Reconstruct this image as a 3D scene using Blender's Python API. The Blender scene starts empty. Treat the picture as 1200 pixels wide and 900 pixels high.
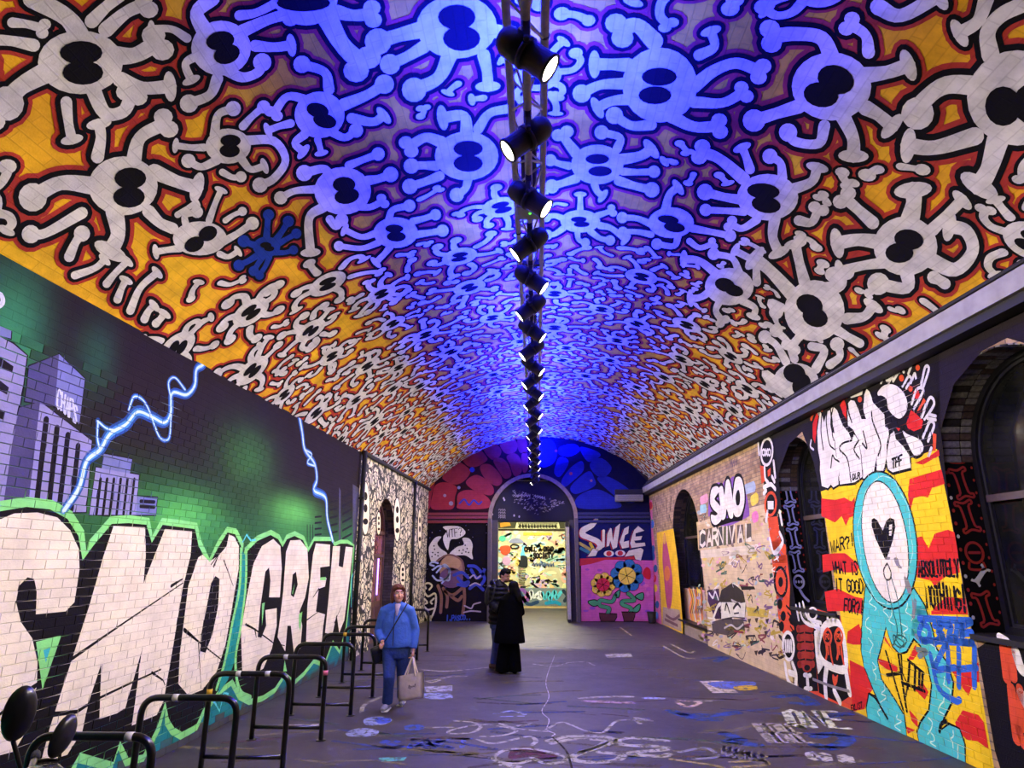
import bpy, bmesh, math, random
import numpy as np
from mathutils import Vector, Matrix, geometry

# ------------------------------------------------------------------ camera, world, exposure
SC = bpy.context.scene
COL = SC.collection
FPX = 740.0                      # focal length in pixels of a 1200 x 900 frame
CAM_H = 1.95
PITCH = math.radians(15.556)
YAW = math.radians(-2.162)
cam_data = bpy.data.cameras.new('camera')
cam_data.sensor_fit = 'HORIZONTAL'
cam_data.sensor_width = 36.0
cam_data.lens = FPX / 1200.0 * 36.0
cam_data.clip_start = 0.05
camera = bpy.data.objects.new('camera', cam_data)
COL.objects.link(camera)
camera.location = (0, 0, CAM_H)
camera.rotation_euler = (math.pi / 2 + PITCH, 0, -YAW)
SC.camera = camera

world = bpy.data.worlds.new('world')
SC.world = world
world.use_nodes = True
world.node_tree.nodes['Background'].inputs[0].default_value = (0.30, 0.28, 0.42, 1)
world.node_tree.nodes['Background'].inputs[1].default_value = 0.0
SC.view_settings.view_transform = 'Standard'
SC.view_settings.look = 'None'
SC.view_settings.gamma = 1.0
SC.view_settings.use_curve_mapping = False
SC.view_settings.exposure = 0.0
SPOT_POWER = 300.0
BLUE_POWER = 1050.0
BEYOND_POWER = 620.0

# ------------------------------------------------------------------ room dimensions
Y0, YE, YB = -1.5, 22.0, 28.0
VAULT_C = None
def xl(y): return -3.95 + 0.0100 * y          # left wall
def xr(y): return 4.45 - 0.0267 * y           # right wall
LEDGE = 0.22
def _circle():
    best = None
    for i in range(400):
        cz = -1.0 + i * 0.01
        R = 6.13 - cz
        d1 = R * R - (4.15 - cz) ** 2
        d2 = R * R - (4.50 - cz) ** 2
        if d1 < 0 or d2 < 0: continue
        c1 = -3.88 + math.sqrt(d1); c2 = 4.05 - math.sqrt(d2)
        if best is None or abs(c1 - c2) < best[0]: best = (abs(c1 - c2), (c1 + c2) / 2, cz, R)
    return best[1:]
VCX, VCZ, VR = _circle()

# ------------------------------------------------------------------ pixel rays of the photograph
_fw = np.array([math.sin(YAW) * math.cos(PITCH), math.cos(YAW) * math.cos(PITCH), math.sin(PITCH)])
_rt = np.array([math.cos(YAW), -math.sin(YAW), 0.0])
_up = np.cross(_rt, _fw)
_o = np.array([0, 0, CAM_H])
def rays(P):
    P = np.asarray(P, float).reshape(-1, 2)
    return _rt[None] * ((P[:, :1] - 600) / FPX) + _up[None] * ((450 - P[:, 1:]) / FPX) + _fw[None]

class WallSurf:                    # side wall, coordinates (Y, Z)
    def __init__(s, c0, c1, side): s.c0, s.c1, s.n = c0, c1, side
    def px(s, P):
        d = rays(P); t = s.c0 / (d[:, 0] - s.c1 * d[:, 1]); Q = _o + t[:, None] * d
        return Q[:, 1:3]
    def xyz(s, A, off):
        A = np.asarray(A, float); return np.stack([s.c0 + s.c1 * A[:, 0] + s.n * off, A[:, 0], A[:, 1]], 1)
class EndSurf:                     # cross wall at depth y, coordinates (X, Z), seen from -Y
    def __init__(s, y): s.y = y
    def px(s, P):
        d = rays(P); Q = _o + (s.y / d[:, 1])[:, None] * d; return Q[:, [0, 2]]
    def xyz(s, A, off):
        A = np.asarray(A, float); return np.stack([A[:, 0], np.full(len(A), s.y) - off, A[:, 1]], 1)
class FloorSurf:
    def px(s, P):
        d = rays(P); Q = _o + (-CAM_H / d[:, 2])[:, None] * d; return Q[:, :2]
    def xyz(s, A, off):
        A = np.asarray(A, float); return np.stack([A[:, 0], A[:, 1], np.zeros(len(A)) + off], 1)
class VaultSurf:                   # coordinates (arc length, Y)
    def px(s, P):
        d = rays(P); ox, oz = -VCX, CAM_H - VCZ
        a = d[:, 0] ** 2 + d[:, 2] ** 2; b = 2 * (ox * d[:, 0] + oz * d[:, 2]); c = ox * ox + oz * oz - VR * VR
        t = (-b + np.sqrt(b * b - 4 * a * c)) / (2 * a); Q = _o + t[:, None] * d
        return np.stack([VR * np.arctan2(Q[:, 0] - VCX, Q[:, 2] - VCZ), Q[:, 1]], 1)
    def xyz(s, A, off):
        A = np.asarray(A, float); th = A[:, 0] / VR; r = VR - off
        return np.stack([VCX + r * np.sin(th), A[:, 1], VCZ + r * np.cos(th)], 1)
S_LEFT = WallSurf(-3.95, 0.0100, 1)
S_RIGHT = WallSurf(4.45, -0.0267, -1)
S_END = EndSurf(YE)
S_BEYOND = EndSurf(YB)
S_FLOOR = FloorSurf()
S_VAULT = VaultSurf()

def frame(ox, oy, s):              # measurements taken on an enlarged crop of the photograph
    return lambda *pts: [(ox + x / s, oy + y / s) for x, y in pts]

# ------------------------------------------------------------------ colours and materials
def lin(c):
    if isinstance(c, str): c = tuple(int(c[i:i + 2], 16) for i in (0, 2, 4))
    return tuple((v / 255 / 12.92) if v / 255 <= 0.04045 else ((v / 255 + 0.055) / 1.055) ** 2.4 for v in c)
MATS = {}
def nt(m):
    m.use_nodes = True; t = m.node_tree; return t, t.nodes, t.links, t.nodes['Principled BSDF']
def plain(name, c, rough=0.6, metal=0.0, grain=0.12, scale=18.0, bump=0.15, spec=0.5, coat=0.0):
    if name in MATS: return MATS[name]
    m = bpy.data.materials.new(name); t, N, L, P = nt(m)
    tc = N.new('ShaderNodeTexCoord'); no = N.new('ShaderNodeTexNoise')
    no.inputs['Scale'].default_value = scale; no.inputs['Detail'].default_value = 5
    L.new(tc.outputs['Object'], no.inputs['Vector'])
    mx = N.new('ShaderNodeMix'); mx.data_type = 'RGBA'; mx.blend_type = 'MULTIPLY'
    rp = N.new('ShaderNodeMapRange'); rp.inputs[1].default_value = 0.3; rp.inputs[2].default_value = 0.7
    rp.inputs[3].default_value = 1 - grain * 2; rp.inputs[4].default_value = 1.0
    L.new(no.outputs[0], rp.inputs[0])
    mx.inputs[0].default_value = 1.0; mx.inputs[6].default_value = (*lin(c), 1)
    L.new(rp.outputs[0], mx.inputs[7]); L.new(mx.outputs[2], P.inputs['Base Color'])
    P.inputs['Roughness'].default_value = rough; P.inputs['Metallic'].default_value = metal
    P.inputs['Specular IOR Level'].default_value = spec
    if coat: P.inputs['Coat Weight'].default_value = coat; P.inputs['Coat Roughness'].default_value = 0.08
    if bump:
        b = N.new('ShaderNodeBump'); b.inputs['Strength'].default_value = bump; b.inputs['Distance'].default_value = 0.01
        L.new(no.outputs[0], b.inputs['Height']); L.new(b.outputs[0], P.inputs['Normal'])
    MATS[name] = m; return m
def emit(name, c, strength):
    if name in MATS: return MATS[name]
    m = bpy.data.materials.new(name); t, N, L, P = nt(m)
    P.inputs['Base Color'].default_value = (*lin(c), 1)
    P.inputs['Emission Color'].default_value = (*lin(c), 1); P.inputs['Emission Strength'].default_value = strength
    MATS[name] = m; return m
def paint_mat(name, brick=True, wear=0.0, rough=0.8, bump=0.55, grime=0.35, bw=0.225, bh=0.075, mortar=0.006, swap=False, spec=0.12):
    """Sprayed paint: colours come with the mesh, bricks below show as relief; wear lets paint flake off."""
    if name in MATS: return MATS[name]
    m = bpy.data.materials.new(name); t, N, L, P = nt(m)
    at = N.new('ShaderNodeAttribute'); at.attribute_name = 'Col'
    uv = N.new('ShaderNodeUVMap'); uv.uv_map = 'UVMap'
    no = N.new('ShaderNodeTexNoise'); no.inputs['Scale'].default_value = 3.2; no.inputs['Detail'].default_value = 8; no.inputs['Roughness'].default_value = 0.65
    L.new(uv.outputs[0], no.inputs['Vector'])
    rp = N.new('ShaderNodeMapRange'); rp.inputs[1].default_value = 0.32; rp.inputs[2].default_value = 0.62
    rp.inputs[3].default_value = 1 - grime; rp.inputs[4].default_value = 1.0
    L.new(no.outputs[0], rp.inputs[0])
    mx = N.new('ShaderNodeMix'); mx.data_type = 'RGBA'; mx.blend_type = 'MULTIPLY'; mx.inputs[0].default_value = 1.0
    L.new(at.outputs['Color'], mx.inputs[6]); L.new(rp.outputs[0], mx.inputs[7])
    fine = N.new('ShaderNodeTexNoise'); fine.inputs['Scale'].default_value = 60; fine.inputs['Detail'].default_value = 4
    L.new(uv.outputs[0], fine.inputs['Vector'])
    col_out = mx.outputs[2]
    height = fine.outputs[0]
    if brick:
        vec = uv.outputs[0]
        if swap:
            sp = N.new('ShaderNodeSeparateXYZ'); cb = N.new('ShaderNodeCombineXYZ')
            L.new(vec, sp.inputs[0]); L.new(sp.outputs[1], cb.inputs[0]); L.new(sp.outputs[0], cb.inputs[1]); vec = cb.outputs[0]
        br = N.new('ShaderNodeTexBrick'); br.inputs['Scale'].default_value = 1.0
        br.inputs['Brick Width'].default_value = bw; br.inputs['Row Height'].default_value = bh
        br.inputs['Mortar Size'].default_value = mortar; br.inputs['Mortar Smooth'].default_value = 0.4
        br.inputs['Color1'].default_value = (1, 1, 1, 1); br.inputs['Color2'].default_value = (0.80, 0.80, 0.82, 1); br.inputs['Mortar'].default_value = (0.58, 0.56, 0.58, 1)
        L.new(vec, br.inputs['Vector'])
        m2 = N.new('ShaderNodeMix'); m2.data_type = 'RGBA'; m2.blend_type = 'MULTIPLY'; m2.inputs[0].default_value = 0.38
        L.new(col_out, m2.inputs[6]); L.new(br.outputs['Color'], m2.inputs[7]); col_out = m2.outputs[2]
        ad = N.new('ShaderNodeMath'); ad.operation = 'MULTIPLY_ADD'
        L.new(br.outputs['Fac'], ad.inputs[0]); ad.inputs[1].default_value = -1.0; L.new(fine.outputs[0], ad.inputs[2]); height = ad.outputs[0]
    L.new(col_out, P.inputs['Base Color'])
    bp = N.new('ShaderNodeBump'); bp.inputs['Strength'].default_value = bump; bp.inputs['Distance'].default_value = 0.006
    L.new(height, bp.inputs['Height']); L.new(bp.outputs[0], P.inputs['Normal'])
    P.inputs['Roughness'].default_value = rough; P.inputs['Specular IOR Level'].default_value = spec
    if wear > 0:
        n3 = N.new('ShaderNodeTexNoise'); n3.inputs['Scale'].default_value = 9; n3.inputs['Detail'].default_value = 9; n3.inputs['Roughness'].default_value = 0.75
        L.new(uv.outputs[0], n3.inputs['Vector'])
        r3 = N.new('ShaderNodeMapRange'); r3.inputs[1].default_value = 0.30 + wear * 0.25; r3.inputs[2].default_value = 0.42 + wear * 0.25
        L.new(n3.outputs[0], r3.inputs[0]); L.new(r3.outputs[0], P.inputs['Alpha'])
    MATS[name] = m; return m
def brick_mat(name, c1, c2, mortar, bw=0.225, bh=0.075, rough=0.85):
    if name in MATS: return MATS[name]
    m = bpy.data.materials.new(name); t, N, L, P = nt(m)
    uv = N.new('ShaderNodeUVMap'); uv.uv_map = 'UVMap'
    br = N.new('ShaderNodeTexBrick'); br.inputs['Scale'].default_value = 1; br.inputs['Brick Width'].default_value = bw; br.inputs['Row Height'].default_value = bh
    br.inputs['Mortar Size'].default_value = 0.007; br.inputs['Mortar Smooth'].default_value = 0.3
    br.inputs['Color1'].default_value = (*lin(c1), 1); br.inputs['Color2'].default_value = (*lin(c2), 1); br.inputs['Mortar'].default_value = (*lin(mortar), 1)
    L.new(uv.outputs[0], br.inputs['Vector'])
    no = N.new('ShaderNodeTexNoise'); no.inputs['Scale'].default_value = 4; no.inputs['Detail'].default_value = 8
    L.new(uv.outputs[0], no.inputs['Vector'])
    rp = N.new('ShaderNodeMapRange'); rp.inputs[1].default_value = 0.3; rp.inputs[2].default_value = 0.65; rp.inputs[3].default_value = 0.45; rp.inputs[4].default_value = 1.05
    L.new(no.outputs[0], rp.inputs[0])
    mx = N.new('ShaderNodeMix'); mx.data_type = 'RGBA'; mx.blend_type = 'MULTIPLY'; mx.inputs[0].default_value = 1
    L.new(br.outputs['Color'], mx.inputs[6]); L.new(rp.outputs[0], mx.inputs[7]); L.new(mx.outputs[2], P.inputs['Base Color'])
    ad = N.new('ShaderNodeMath'); ad.operation = 'MULTIPLY_ADD'; ad.inputs[1].default_value = -1
    L.new(br.outputs['Fac'], ad.inputs[0]); L.new(no.outputs[0], ad.inputs[2])
    bp = N.new('ShaderNodeBump'); bp.inputs['Strength'].default_value = 0.7; bp.inputs['Distance'].default_value = 0.008
    L.new(ad.outputs[0], bp.inputs['Height']); L.new(bp.outputs[0], P.inputs['Normal'])
    P.inputs['Roughness'].default_value = rough
    MATS[name] = m; return m

# ------------------------------------------------------------------ objects
def tag(o, label=None, cat=None, group=None, kind=None):
    if label: o['label'] = label
    if cat: o['category'] = cat
    if group: o['group'] = group
    if kind: o['kind'] = kind
    return o
def link(o, parent=None):
    COL.objects.link(o)
    if parent: o.parent = parent
    return o
def empty(name, loc=(0, 0, 0), rz=0.0):
    o = bpy.data.objects.new(name, None); o.empty_display_size = 0.2
    o.location = loc; o.rotation_euler = (0, 0, rz); return link(o)
def raw_mesh(name, V, F, mat=None, smooth=False, uv=None, colors=None):
    me = bpy.data.meshes.new(name); me.from_pydata([tuple(map(float, v)) for v in V], [], [tuple(map(int, f)) for f in F])
    if uv is not None:
        lay = me.uv_layers.new(name='UVMap'); idx = np.empty(len(me.loops), int); me.loops.foreach_get('vertex_index', idx)
        lay.data.foreach_set('uv', np.asarray(uv, np.float32)[idx].ravel())
    if colors is not None:                      # one per vertex
        at = me.color_attributes.new('Col', 'FLOAT_COLOR', 'POINT')
        C = np.ones((len(V), 4), np.float32); C[:, :3] = colors; at.data.foreach_set('color', C.ravel())
    if smooth: me.polygons.foreach_set('use_smooth', [True] * len(me.polygons))
    if mat: me.materials.append(mat)
    me.update(); return me
def mobj(name, V, F, mat, parent=None, smooth=False, uv=None, colors=None):
    return link(bpy.data.objects.new(name, raw_mesh(name, V, F, mat, smooth, uv, colors)), parent)
class MB:
    """collects shapes that belong to one part"""
    def __init__(s): s.V = []; s.F = []
    def add(s, V, F):
        n = len(s.V); s.V += [tuple(v) for v in V]; s.F += [tuple(i + n for i in f) for f in F]; return s
    def box(s, x0, x1, y0, y1, z0, z1, M=None, bev=0.0):
        if bev > 0:
            b = min(bev, (x1 - x0) / 2.01, (y1 - y0) / 2.01, (z1 - z0) / 2.01)
            bm = bmesh.new(); bmesh.ops.create_cube(bm, size=1.0)
            for v in bm.verts: v.co = Vector(((x0 + x1) / 2 + v.co.x * (x1 - x0), (y0 + y1) / 2 + v.co.y * (y1 - y0), (z0 + z1) / 2 + v.co.z * (z1 - z0)))
            bmesh.ops.bevel(bm, geom=bm.edges[:], offset=b, segments=1, affect='EDGES'); bm.verts.index_update()
            V = [tuple((M @ v.co) if M else v.co) for v in bm.verts]; F = [[v.index for v in f.verts] for f in bm.faces]; bm.free()
            return s.add(V, F)
        V = [Vector((x, y, z)) for x in (x0, x1) for y in (y0, y1) for z in (z0, z1)]
        if M: V = [M @ v for v in V]
        return s.add(V, [(0, 1, 3, 2), (4, 6, 7, 5), (0, 4, 5, 1), (2, 3, 7, 6), (0, 2, 6, 4), (1, 5, 7, 3)])
    def tube(s, path, r, n=10, caps=True):
        path = [Vector(p) for p in path]; R = r if isinstance(r, (list, tuple)) else [r] * len(path)
        rings = []; up = None
        for i, p in enumerate(path):
            d = (path[min(i + 1, len(path) - 1)] - path[max(i - 1, 0)]).normalized()
            if up is None:
                up = Vector((0, 0, 1)) if abs(d.z) < 0.9 else Vector((1, 0, 0))
            a = d.cross(up)
            if a.length < 1e-4: a = d.orthogonal()
            a.normalize(); b = a.cross(d); up = b
            rings.append([p + (a * math.cos(t) + b * math.sin(t)) * R[i] for t in [2 * math.pi * k / n for k in range(n)]])
        V = [v for rg in rings for v in rg]; F = []
        for i in range(len(path) - 1):
            for k in range(n):
                k2 = (k + 1) % n; F.append((i * n + k, i * n + k2, (i + 1) * n + k2, (i + 1) * n + k))
        if caps: F.append(tuple(range(n))[::-1]); F.append(tuple((len(path) - 1) * n + k for k in range(n)))
        return s.add(V, F)
    def lathe(s, prof, n=20, M=None):            # profile (r, z) turned round z
        V = []; F = []
        for r, z in prof:
            for k in range(n):
                t = 2 * math.pi * k / n; v = Vector((r * math.cos(t), r * math.sin(t), z)); V.append(M @ v if M else v)
        for i in range(len(prof) - 1):
            for k in range(n):
                k2 = (k + 1) % n; F.append((i * n + k, i * n + k2, (i + 1) * n + k2, (i + 1) * n + k))
        F.append(tuple(range(n))[::-1]); F.append(tuple((len(prof) - 1) * n + k for k in range(n)))
        return s.add(V, F)
    def build(s, name, mat, parent=None, smooth=False): return mobj(name, s.V, s.F, mat, parent, smooth)
def copy_tree(o, parent=None):
    c = o.copy(); COL.objects.link(c); c.parent = parent
    for ch in list(o.children): copy_tree(ch, c)
    return c
def bezier_corner(p0, c, p1, n=6):
    p0, c, p1 = Vector(p0), Vector(c), Vector(p1)
    return [p0 * (1 - t) ** 2 + c * 2 * t * (1 - t) + p1 * t * t for t in [i / n for i in range(n + 1)]]

# ------------------------------------------------------------------ 2-D paint shapes
def catmull(P, closed=False, n=5):
    P = np.asarray(P, float)
    if len(P) < 3 and not closed: return P
    m = len(P); out = []
    for i in range(m if closed else m - 1):
        p0 = P[(i - 1) % m] if closed or i > 0 else 2 * P[0] - P[1]
        p1 = P[i]; p2 = P[(i + 1) % m]
        p3 = P[(i + 2) % m] if closed or i + 2 < m else 2 * P[-1] - P[-2]
        for t in np.arange(n) / n:
            out.append(0.5 * (2 * p1 + (p2 - p0) * t + (2 * p0 - 5 * p1 + 4 * p2 - p3) * t * t + (3 * p1 - p0 - 3 * p2 + p3) * t ** 3))
    if not closed: out.append(P[-1])
    return np.array(out)
def strip(P, w, closed=False, cap=6):
    """thick line with round ends; w is the half width (number or one per point)"""
    P = np.asarray(P, float); m = len(P)
    W = np.interp(np.linspace(0, 1, m), np.linspace(0, 1, len(w)), w) if np.ndim(w) else np.full(m, float(w))
    if closed: T = np.roll(P, -1, 0) - np.roll(P, 1, 0)
    else:
        T = np.empty_like(P); T[1:-1] = P[2:] - P[:-2]; T[0] = P[1] - P[0]; T[-1] = P[-1] - P[-2]
    T /= np.maximum(np.linalg.norm(T, axis=1), 1e-9)[:, None]; Nn = np.stack([-T[:, 1], T[:, 0]], 1)
    V = np.concatenate([P + Nn * W[:, None], P - Nn * W[:, None]]); F = []
    for i in range(m if closed else m - 1):
        j = (i + 1) % m; F += [(i, m + i, m + j), (i, m + j, j)]
    V = list(map(tuple, V))
    if not closed and cap:
        for e, sg in ((0, -1), (m - 1, 1)):
            k0 = len(V); V.append(tuple(P[e])); base = math.atan2(sg * T[e, 1], sg * T[e, 0])
            for k in range(cap + 1):
                t = base - math.pi / 2 + math.pi * k / cap; V.append((P[e, 0] + W[e] * math.cos(t), P[e, 1] + W[e] * math.sin(t)))
            F += [(k0, k0 + 1 + k, k0 + 2 + k) for k in range(cap)]
    return np.array(V), F
def ell(c, rx, ry, rot=0.0, n=18, rings=1):
    V = [(0, 0)]; F = []
    for q in range(1, rings + 1):
        V += [(q / rings * math.cos(2 * math.pi * k / n), q / rings * math.sin(2 * math.pi * k / n)) for k in range(n)]
    for k in range(n):
        F.append((0, 1 + k, 1 + (k + 1) % n))
        for q in range(1, rings):
            a = 1 + (q - 1) * n; b = 1 + q * n; k2 = (k + 1) % n; F += [(a + k, b + k, b + k2), (a + k, b + k2, a + k2)]
    V = np.array(V) * (rx, ry); cr, sr = math.cos(rot), math.sin(rot)
    return np.stack([c[0] + V[:, 0] * cr - V[:, 1] * sr, c[1] + V[:, 0] * sr + V[:, 1] * cr], 1), F
def tess(P):
    tri = geometry.tessellate_polygon([[Vector((float(x), float(y), 0)) for x, y in P]])
    return np.asarray(P, float), [tuple(t) for t in tri]
FONT = {k: [[(int(q[0]) / 4, int(q[1]) / 6) for q in seg.split()] for seg in v.split('|')] for k, v in {
 'A': '00 26 40|12 32', 'B': '00 06 36 45 44 33 03|33 42 41 30 00', 'C': '45 26 05 01 20 41', 'D': '00 06 26 44 42 20 00', 'E': '46 06 00 40|03 33',
 'F': '46 06 00|03 33', 'G': '45 26 05 01 20 41 43 23', 'H': '00 06|40 46|03 43', 'I': '20 26', 'J': '46 41 20 01', 'K': '00 06|46 03 40', 'L': '06 00 40',
 'M': '00 06 23 46 40', 'N': '00 06 40 46', 'O': '20 01 05 26 45 41 20', 'P': '00 06 36 45 44 33 03', 'Q': '20 01 05 26 45 41 20|22 40', 'R': '00 06 36 45 44 33 03|23 40',
 'S': '45 36 16 05 14 32 41 30 10 01', 'T': '06 46|26 20', 'U': '06 01 20 41 46', 'V': '06 20 46', 'W': '06 10 24 30 46', 'X': '00 46|06 40', 'Y': '06 23 46|23 20',
 'Z': '06 46 00 40', '0': '20 01 05 26 45 41 20', '1': '15 26 20', '2': '05 26 45 00 40', '3': '06 46 23 42 20 01', '?': '05 26 45 44 22|20 21', '!': '26 22|20 21', '.': '20 21', '-': '03 43', '~': '01 15 22 36 40', ' ': ''}.items() }
class Paint:
    def __init__(s, surf, step=0.0015): s.surf, s.step, s.I = surf, step, []
    def add(s, VF, col, layer, space='px'):
        V, F = VF
        A = s.surf.px(V) if space == 'px' else np.asarray(V, float)
        s.I.append((A, np.asarray(F, int).reshape(-1, 3), lin(col) if not (isinstance(col, tuple) and isinstance(col[0], float)) else col, layer)); return s
    def poly(s, P, col, layer, smooth=False, space='px'):
        if smooth: P = catmull(P, True, 5)
        if space == 'px': P = s.surf.px(P); space = 's'
        return s.add(tess(P), col, layer, 's')
    def stroke(s, P, w, col, layer, smooth=True, closed=False, space='px'):
        """w in metres"""
        A = s.surf.px(P) if space == 'px' else np.asarray(P, float)
        if smooth: A = catmull(A, closed, 6)
        return s.add(strip(A, w, closed), col, layer, 's')
    def pstroke(s, P, w, col, layer, smooth=True, closed=False):
        """w in photograph pixels"""
        if smooth: P = catmull(P, closed, 6)
        return s.add(strip(P, w, closed), col, layer, 'px')
    def outlined(s, P, col, layer, ow, ocol='0c0a0c', smooth=False):
        Q = catmull(P, True, 5) if smooth else np.asarray(P, float)
        A = s.surf.px(Q)
        s.add(strip(A, ow, True), ocol, layer, 's'); return s.add(tess(A), col, layer + 1, 's')
    def disc(s, c, rx, ry, col, layer, rot=0.0, space='px', n=18): return s.add(ell(c, rx, ry, rot, n), col, layer, space)
    def text(s, t, BL, BR, TL, w, col, layer, jit=0.0, seed=1):
        rnd = random.Random(seed); a, b, c = [np.array(q) for q in s.surf.px([BL, BR, TL])]
        n = len(t); du = (b - a) / n; dv = c - a
        for i, ch in enumerate(t):
            j = rnd.uniform(-jit, jit); k = 1 + rnd.uniform(-jit, jit)
            for seg in FONT.get(ch, []):
                if len(seg) > 1:
                    P = [a + du * (i + 0.08 + x * 0.76) + dv * (y * k + j * 0.5) for x, y in seg]
                    s.add(strip(np.array(P), w, False, 5), col, layer, 's')
        return s
    def build(s, name, mat, parent=None, kind=None):
        V, F, U, C = [], [], [], []; n = 0
        for A, f, c, L in s.I:
            V.append(s.surf.xyz(A, L * s.step)); F.append(f + n); U.append(A); C.append(np.tile(np.array(c[:3]), (len(A), 1))); n += len(A)
        if not V: return None
        o = mobj(name, np.concatenate(V), np.concatenate(F).tolist(), mat, parent, False, np.concatenate(U), np.concatenate(C))
        if kind: o['kind'] = kind
        return o

# ================================================================== THE SETTING
def grid_surface(name, surf, a0, a1, na, b0, b1, nb, mat, colfn, off=0.0, parent=None):
    A = np.array([(a0 + (a1 - a0) * i / na, b0 + (b1 - b0) * j / nb) for i in range(na + 1) for j in range(nb + 1)])
    F = [(i * (nb + 1) + j, (i + 1) * (nb + 1) + j, (i + 1) * (nb + 1) + j + 1, i * (nb + 1) + j + 1) for i in range(na) for j in range(nb)]
    C = colfn(A) if colfn else None
    return mobj(name, surf.xyz(A, off), F, mat, parent, False, A, C)
def poly_holes(name, surf, outer, holes, mat, off=0.0, parent=None, col=None):
    loops = [outer] + holes; P = np.array([p for l in loops for p in l], float)
    tri = geometry.tessellate_polygon([[Vector((p[0], p[1], 0)) for p in l] for l in loops])
    return mobj(name, surf.xyz(P, off), [tuple(t) for t in tri], mat, parent, False, P, np.tile(np.array(lin(col)), (len(P), 1)) if col else None)
def arch(y0, y1, zb, zs, zt, n=28):               # outline of an arched opening, from one foot over the crown to the other
    c, rx, ry = (y0 + y1) / 2, (y1 - y0) / 2, zt - zs
    return [(y0, zb)] + [(c - rx * math.cos(math.pi * k / n), zs + ry * math.sin(math.pi * k / n)) for k in range(n + 1)] + [(y1, zb)]

# ---- floor
fm = bpy.data.materials.new('worn_asphalt'); t, N, L, P = nt(fm)
tc = N.new('ShaderNodeTexCoord')
n1 = N.new('ShaderNodeTexNoise'); n1.inputs['Scale'].default_value = 0.9; n1.inputs['Detail'].default_value = 9; n1.inputs['Roughness'].default_value = 0.7; L.new(tc.outputs['Object'], n1.inputs['Vector'])
r1 = N.new('ShaderNodeValToRGB'); L.new(n1.outputs[0], r1.inputs[0])
r1.color_ramp.elements[0].position = 0.30; r1.color_ramp.elements[0].color = (*lin('1d191c'), 1)
r1.color_ramp.elements[1].position = 0.72; r1.color_ramp.elements[1].color = (*lin('473e39'), 1)
n2 = N.new('ShaderNodeTexNoise'); n2.inputs['Scale'].default_value = 70; n2.inputs['Detail'].default_value = 3; L.new(tc.outputs['Object'], n2.inputs['Vector'])
n4 = N.new('ShaderNodeTexNoise'); n4.inputs['Scale'].default_value = 2.6; n4.inputs['Detail'].default_value = 10; n4.inputs['Roughness'].default_value = 0.8; L.new(tc.outputs['Object'], n4.inputs['Vector'])
r4 = N.new('ShaderNodeMapRange'); r4.inputs[1].default_value = 0.58; r4.inputs[2].default_value = 0.72; r4.inputs[3].default_value = 0; r4.inputs[4].default_value = 0.45; L.new(n4.outputs[0], r4.inputs[0])
n5 = N.new('ShaderNodeTexNoise'); n5.inputs['Scale'].default_value = 1.6; n5.inputs['Detail'].default_value = 2; L.new(tc.outputs['Object'], n5.inputs['Vector'])
r5 = N.new('ShaderNodeValToRGB'); L.new(n5.outputs[0], r5.inputs[0])
r5.color_ramp.elements[0].position = 0.35; r5.color_ramp.elements[0].color = (*lin('6f7fae'), 1); r5.color_ramp.elements[1].position = 0.65; r5.color_ramp.elements[1].color = (*lin('a39a8c'), 1)
m5 = N.new('ShaderNodeMix'); m5.data_type = 'RGBA'; L.new(r4.outputs[0], m5.inputs[0]); L.new(r1.outputs[0], m5.inputs[6]); L.new(r5.outputs[0], m5.inputs[7]); L.new(m5.outputs[2], P.inputs['Base Color'])
rr = N.new('ShaderNodeMapRange'); rr.inputs[3].default_value = 0.38; rr.inputs[4].default_value = 0.75; L.new(n4.outputs[0], rr.inputs[0]); L.new(rr.outputs[0], P.inputs['Roughness'])
b1 = N.new('ShaderNodeBump'); b1.inputs['Strength'].default_value = 0.35; b1.inputs['Distance'].default_value = 0.008; L.new(n2.outputs[0], b1.inputs['Height']); L.new(b1.outputs[0], P.inputs['Normal'])
FX0, FX1 = -4.4, 4.9
floor = mobj('floor', [(FX0, Y0, 0), (FX1, Y0, 0), (FX1, YB + 0.2, 0), (FX0, YB + 0.2, 0), (FX0, Y0, -0.2), (FX1, Y0, -0.2), (FX1, YB + 0.2, -0.2), (FX0, YB + 0.2, -0.2)],
             [(0, 1, 2, 3), (7, 6, 5, 4), (0, 4, 5, 1), (1, 5, 6, 2), (2, 6, 7, 3), (3, 7, 4, 0)], fm)
tag(floor, 'worn dark asphalt tunnel floor covered in faded chalk and paint marks', kind='structure')

# ---- vault
M_VAULT = paint_mat('vault_paint', bw=0.30, bh=0.085, swap=True, grime=0.38, bump=0.45)
TL = VR * math.asin((-4.25 - VCX) / VR); TR = VR * math.asin((4.42 - VCX) / VR)
def vault_col(A):
    rnd = np.random.RandomState(3); c0, c1 = np.array(lin('f2c024')), np.array(lin('e0981e'))
    k = (np.sin(A[:, 0] * 2.1 + 0.7 * np.sin(A[:, 1] * 1.3)) * np.cos(A[:, 1] * 1.9 + A[:, 0]) * 0.5 + 0.5)[:, None]
    return c0 * (1 - 0.6 * k) + c1 * 0.6 * k
ceiling = grid_surface('ceiling', S_VAULT, TL, TR, 110, Y0, YE, 120, M_VAULT, vault_col)
tag(ceiling, 'barrel vault painted with white many-armed blobs on orange and yellow', kind='structure')
# the masonry above, so that the vault is not paper thin
A = np.array([(TL + (TR - TL) * i / 40, b) for i in range(41) for b in (Y0, YE)])
mobj('vault_back', S_VAULT.xyz(A, -0.35), [(2 * i, 2 * i + 2, 2 * i + 3, 2 * i + 1) for i in range(40)], plain('vault_masonry', '3a302c'), ceiling)

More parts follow.
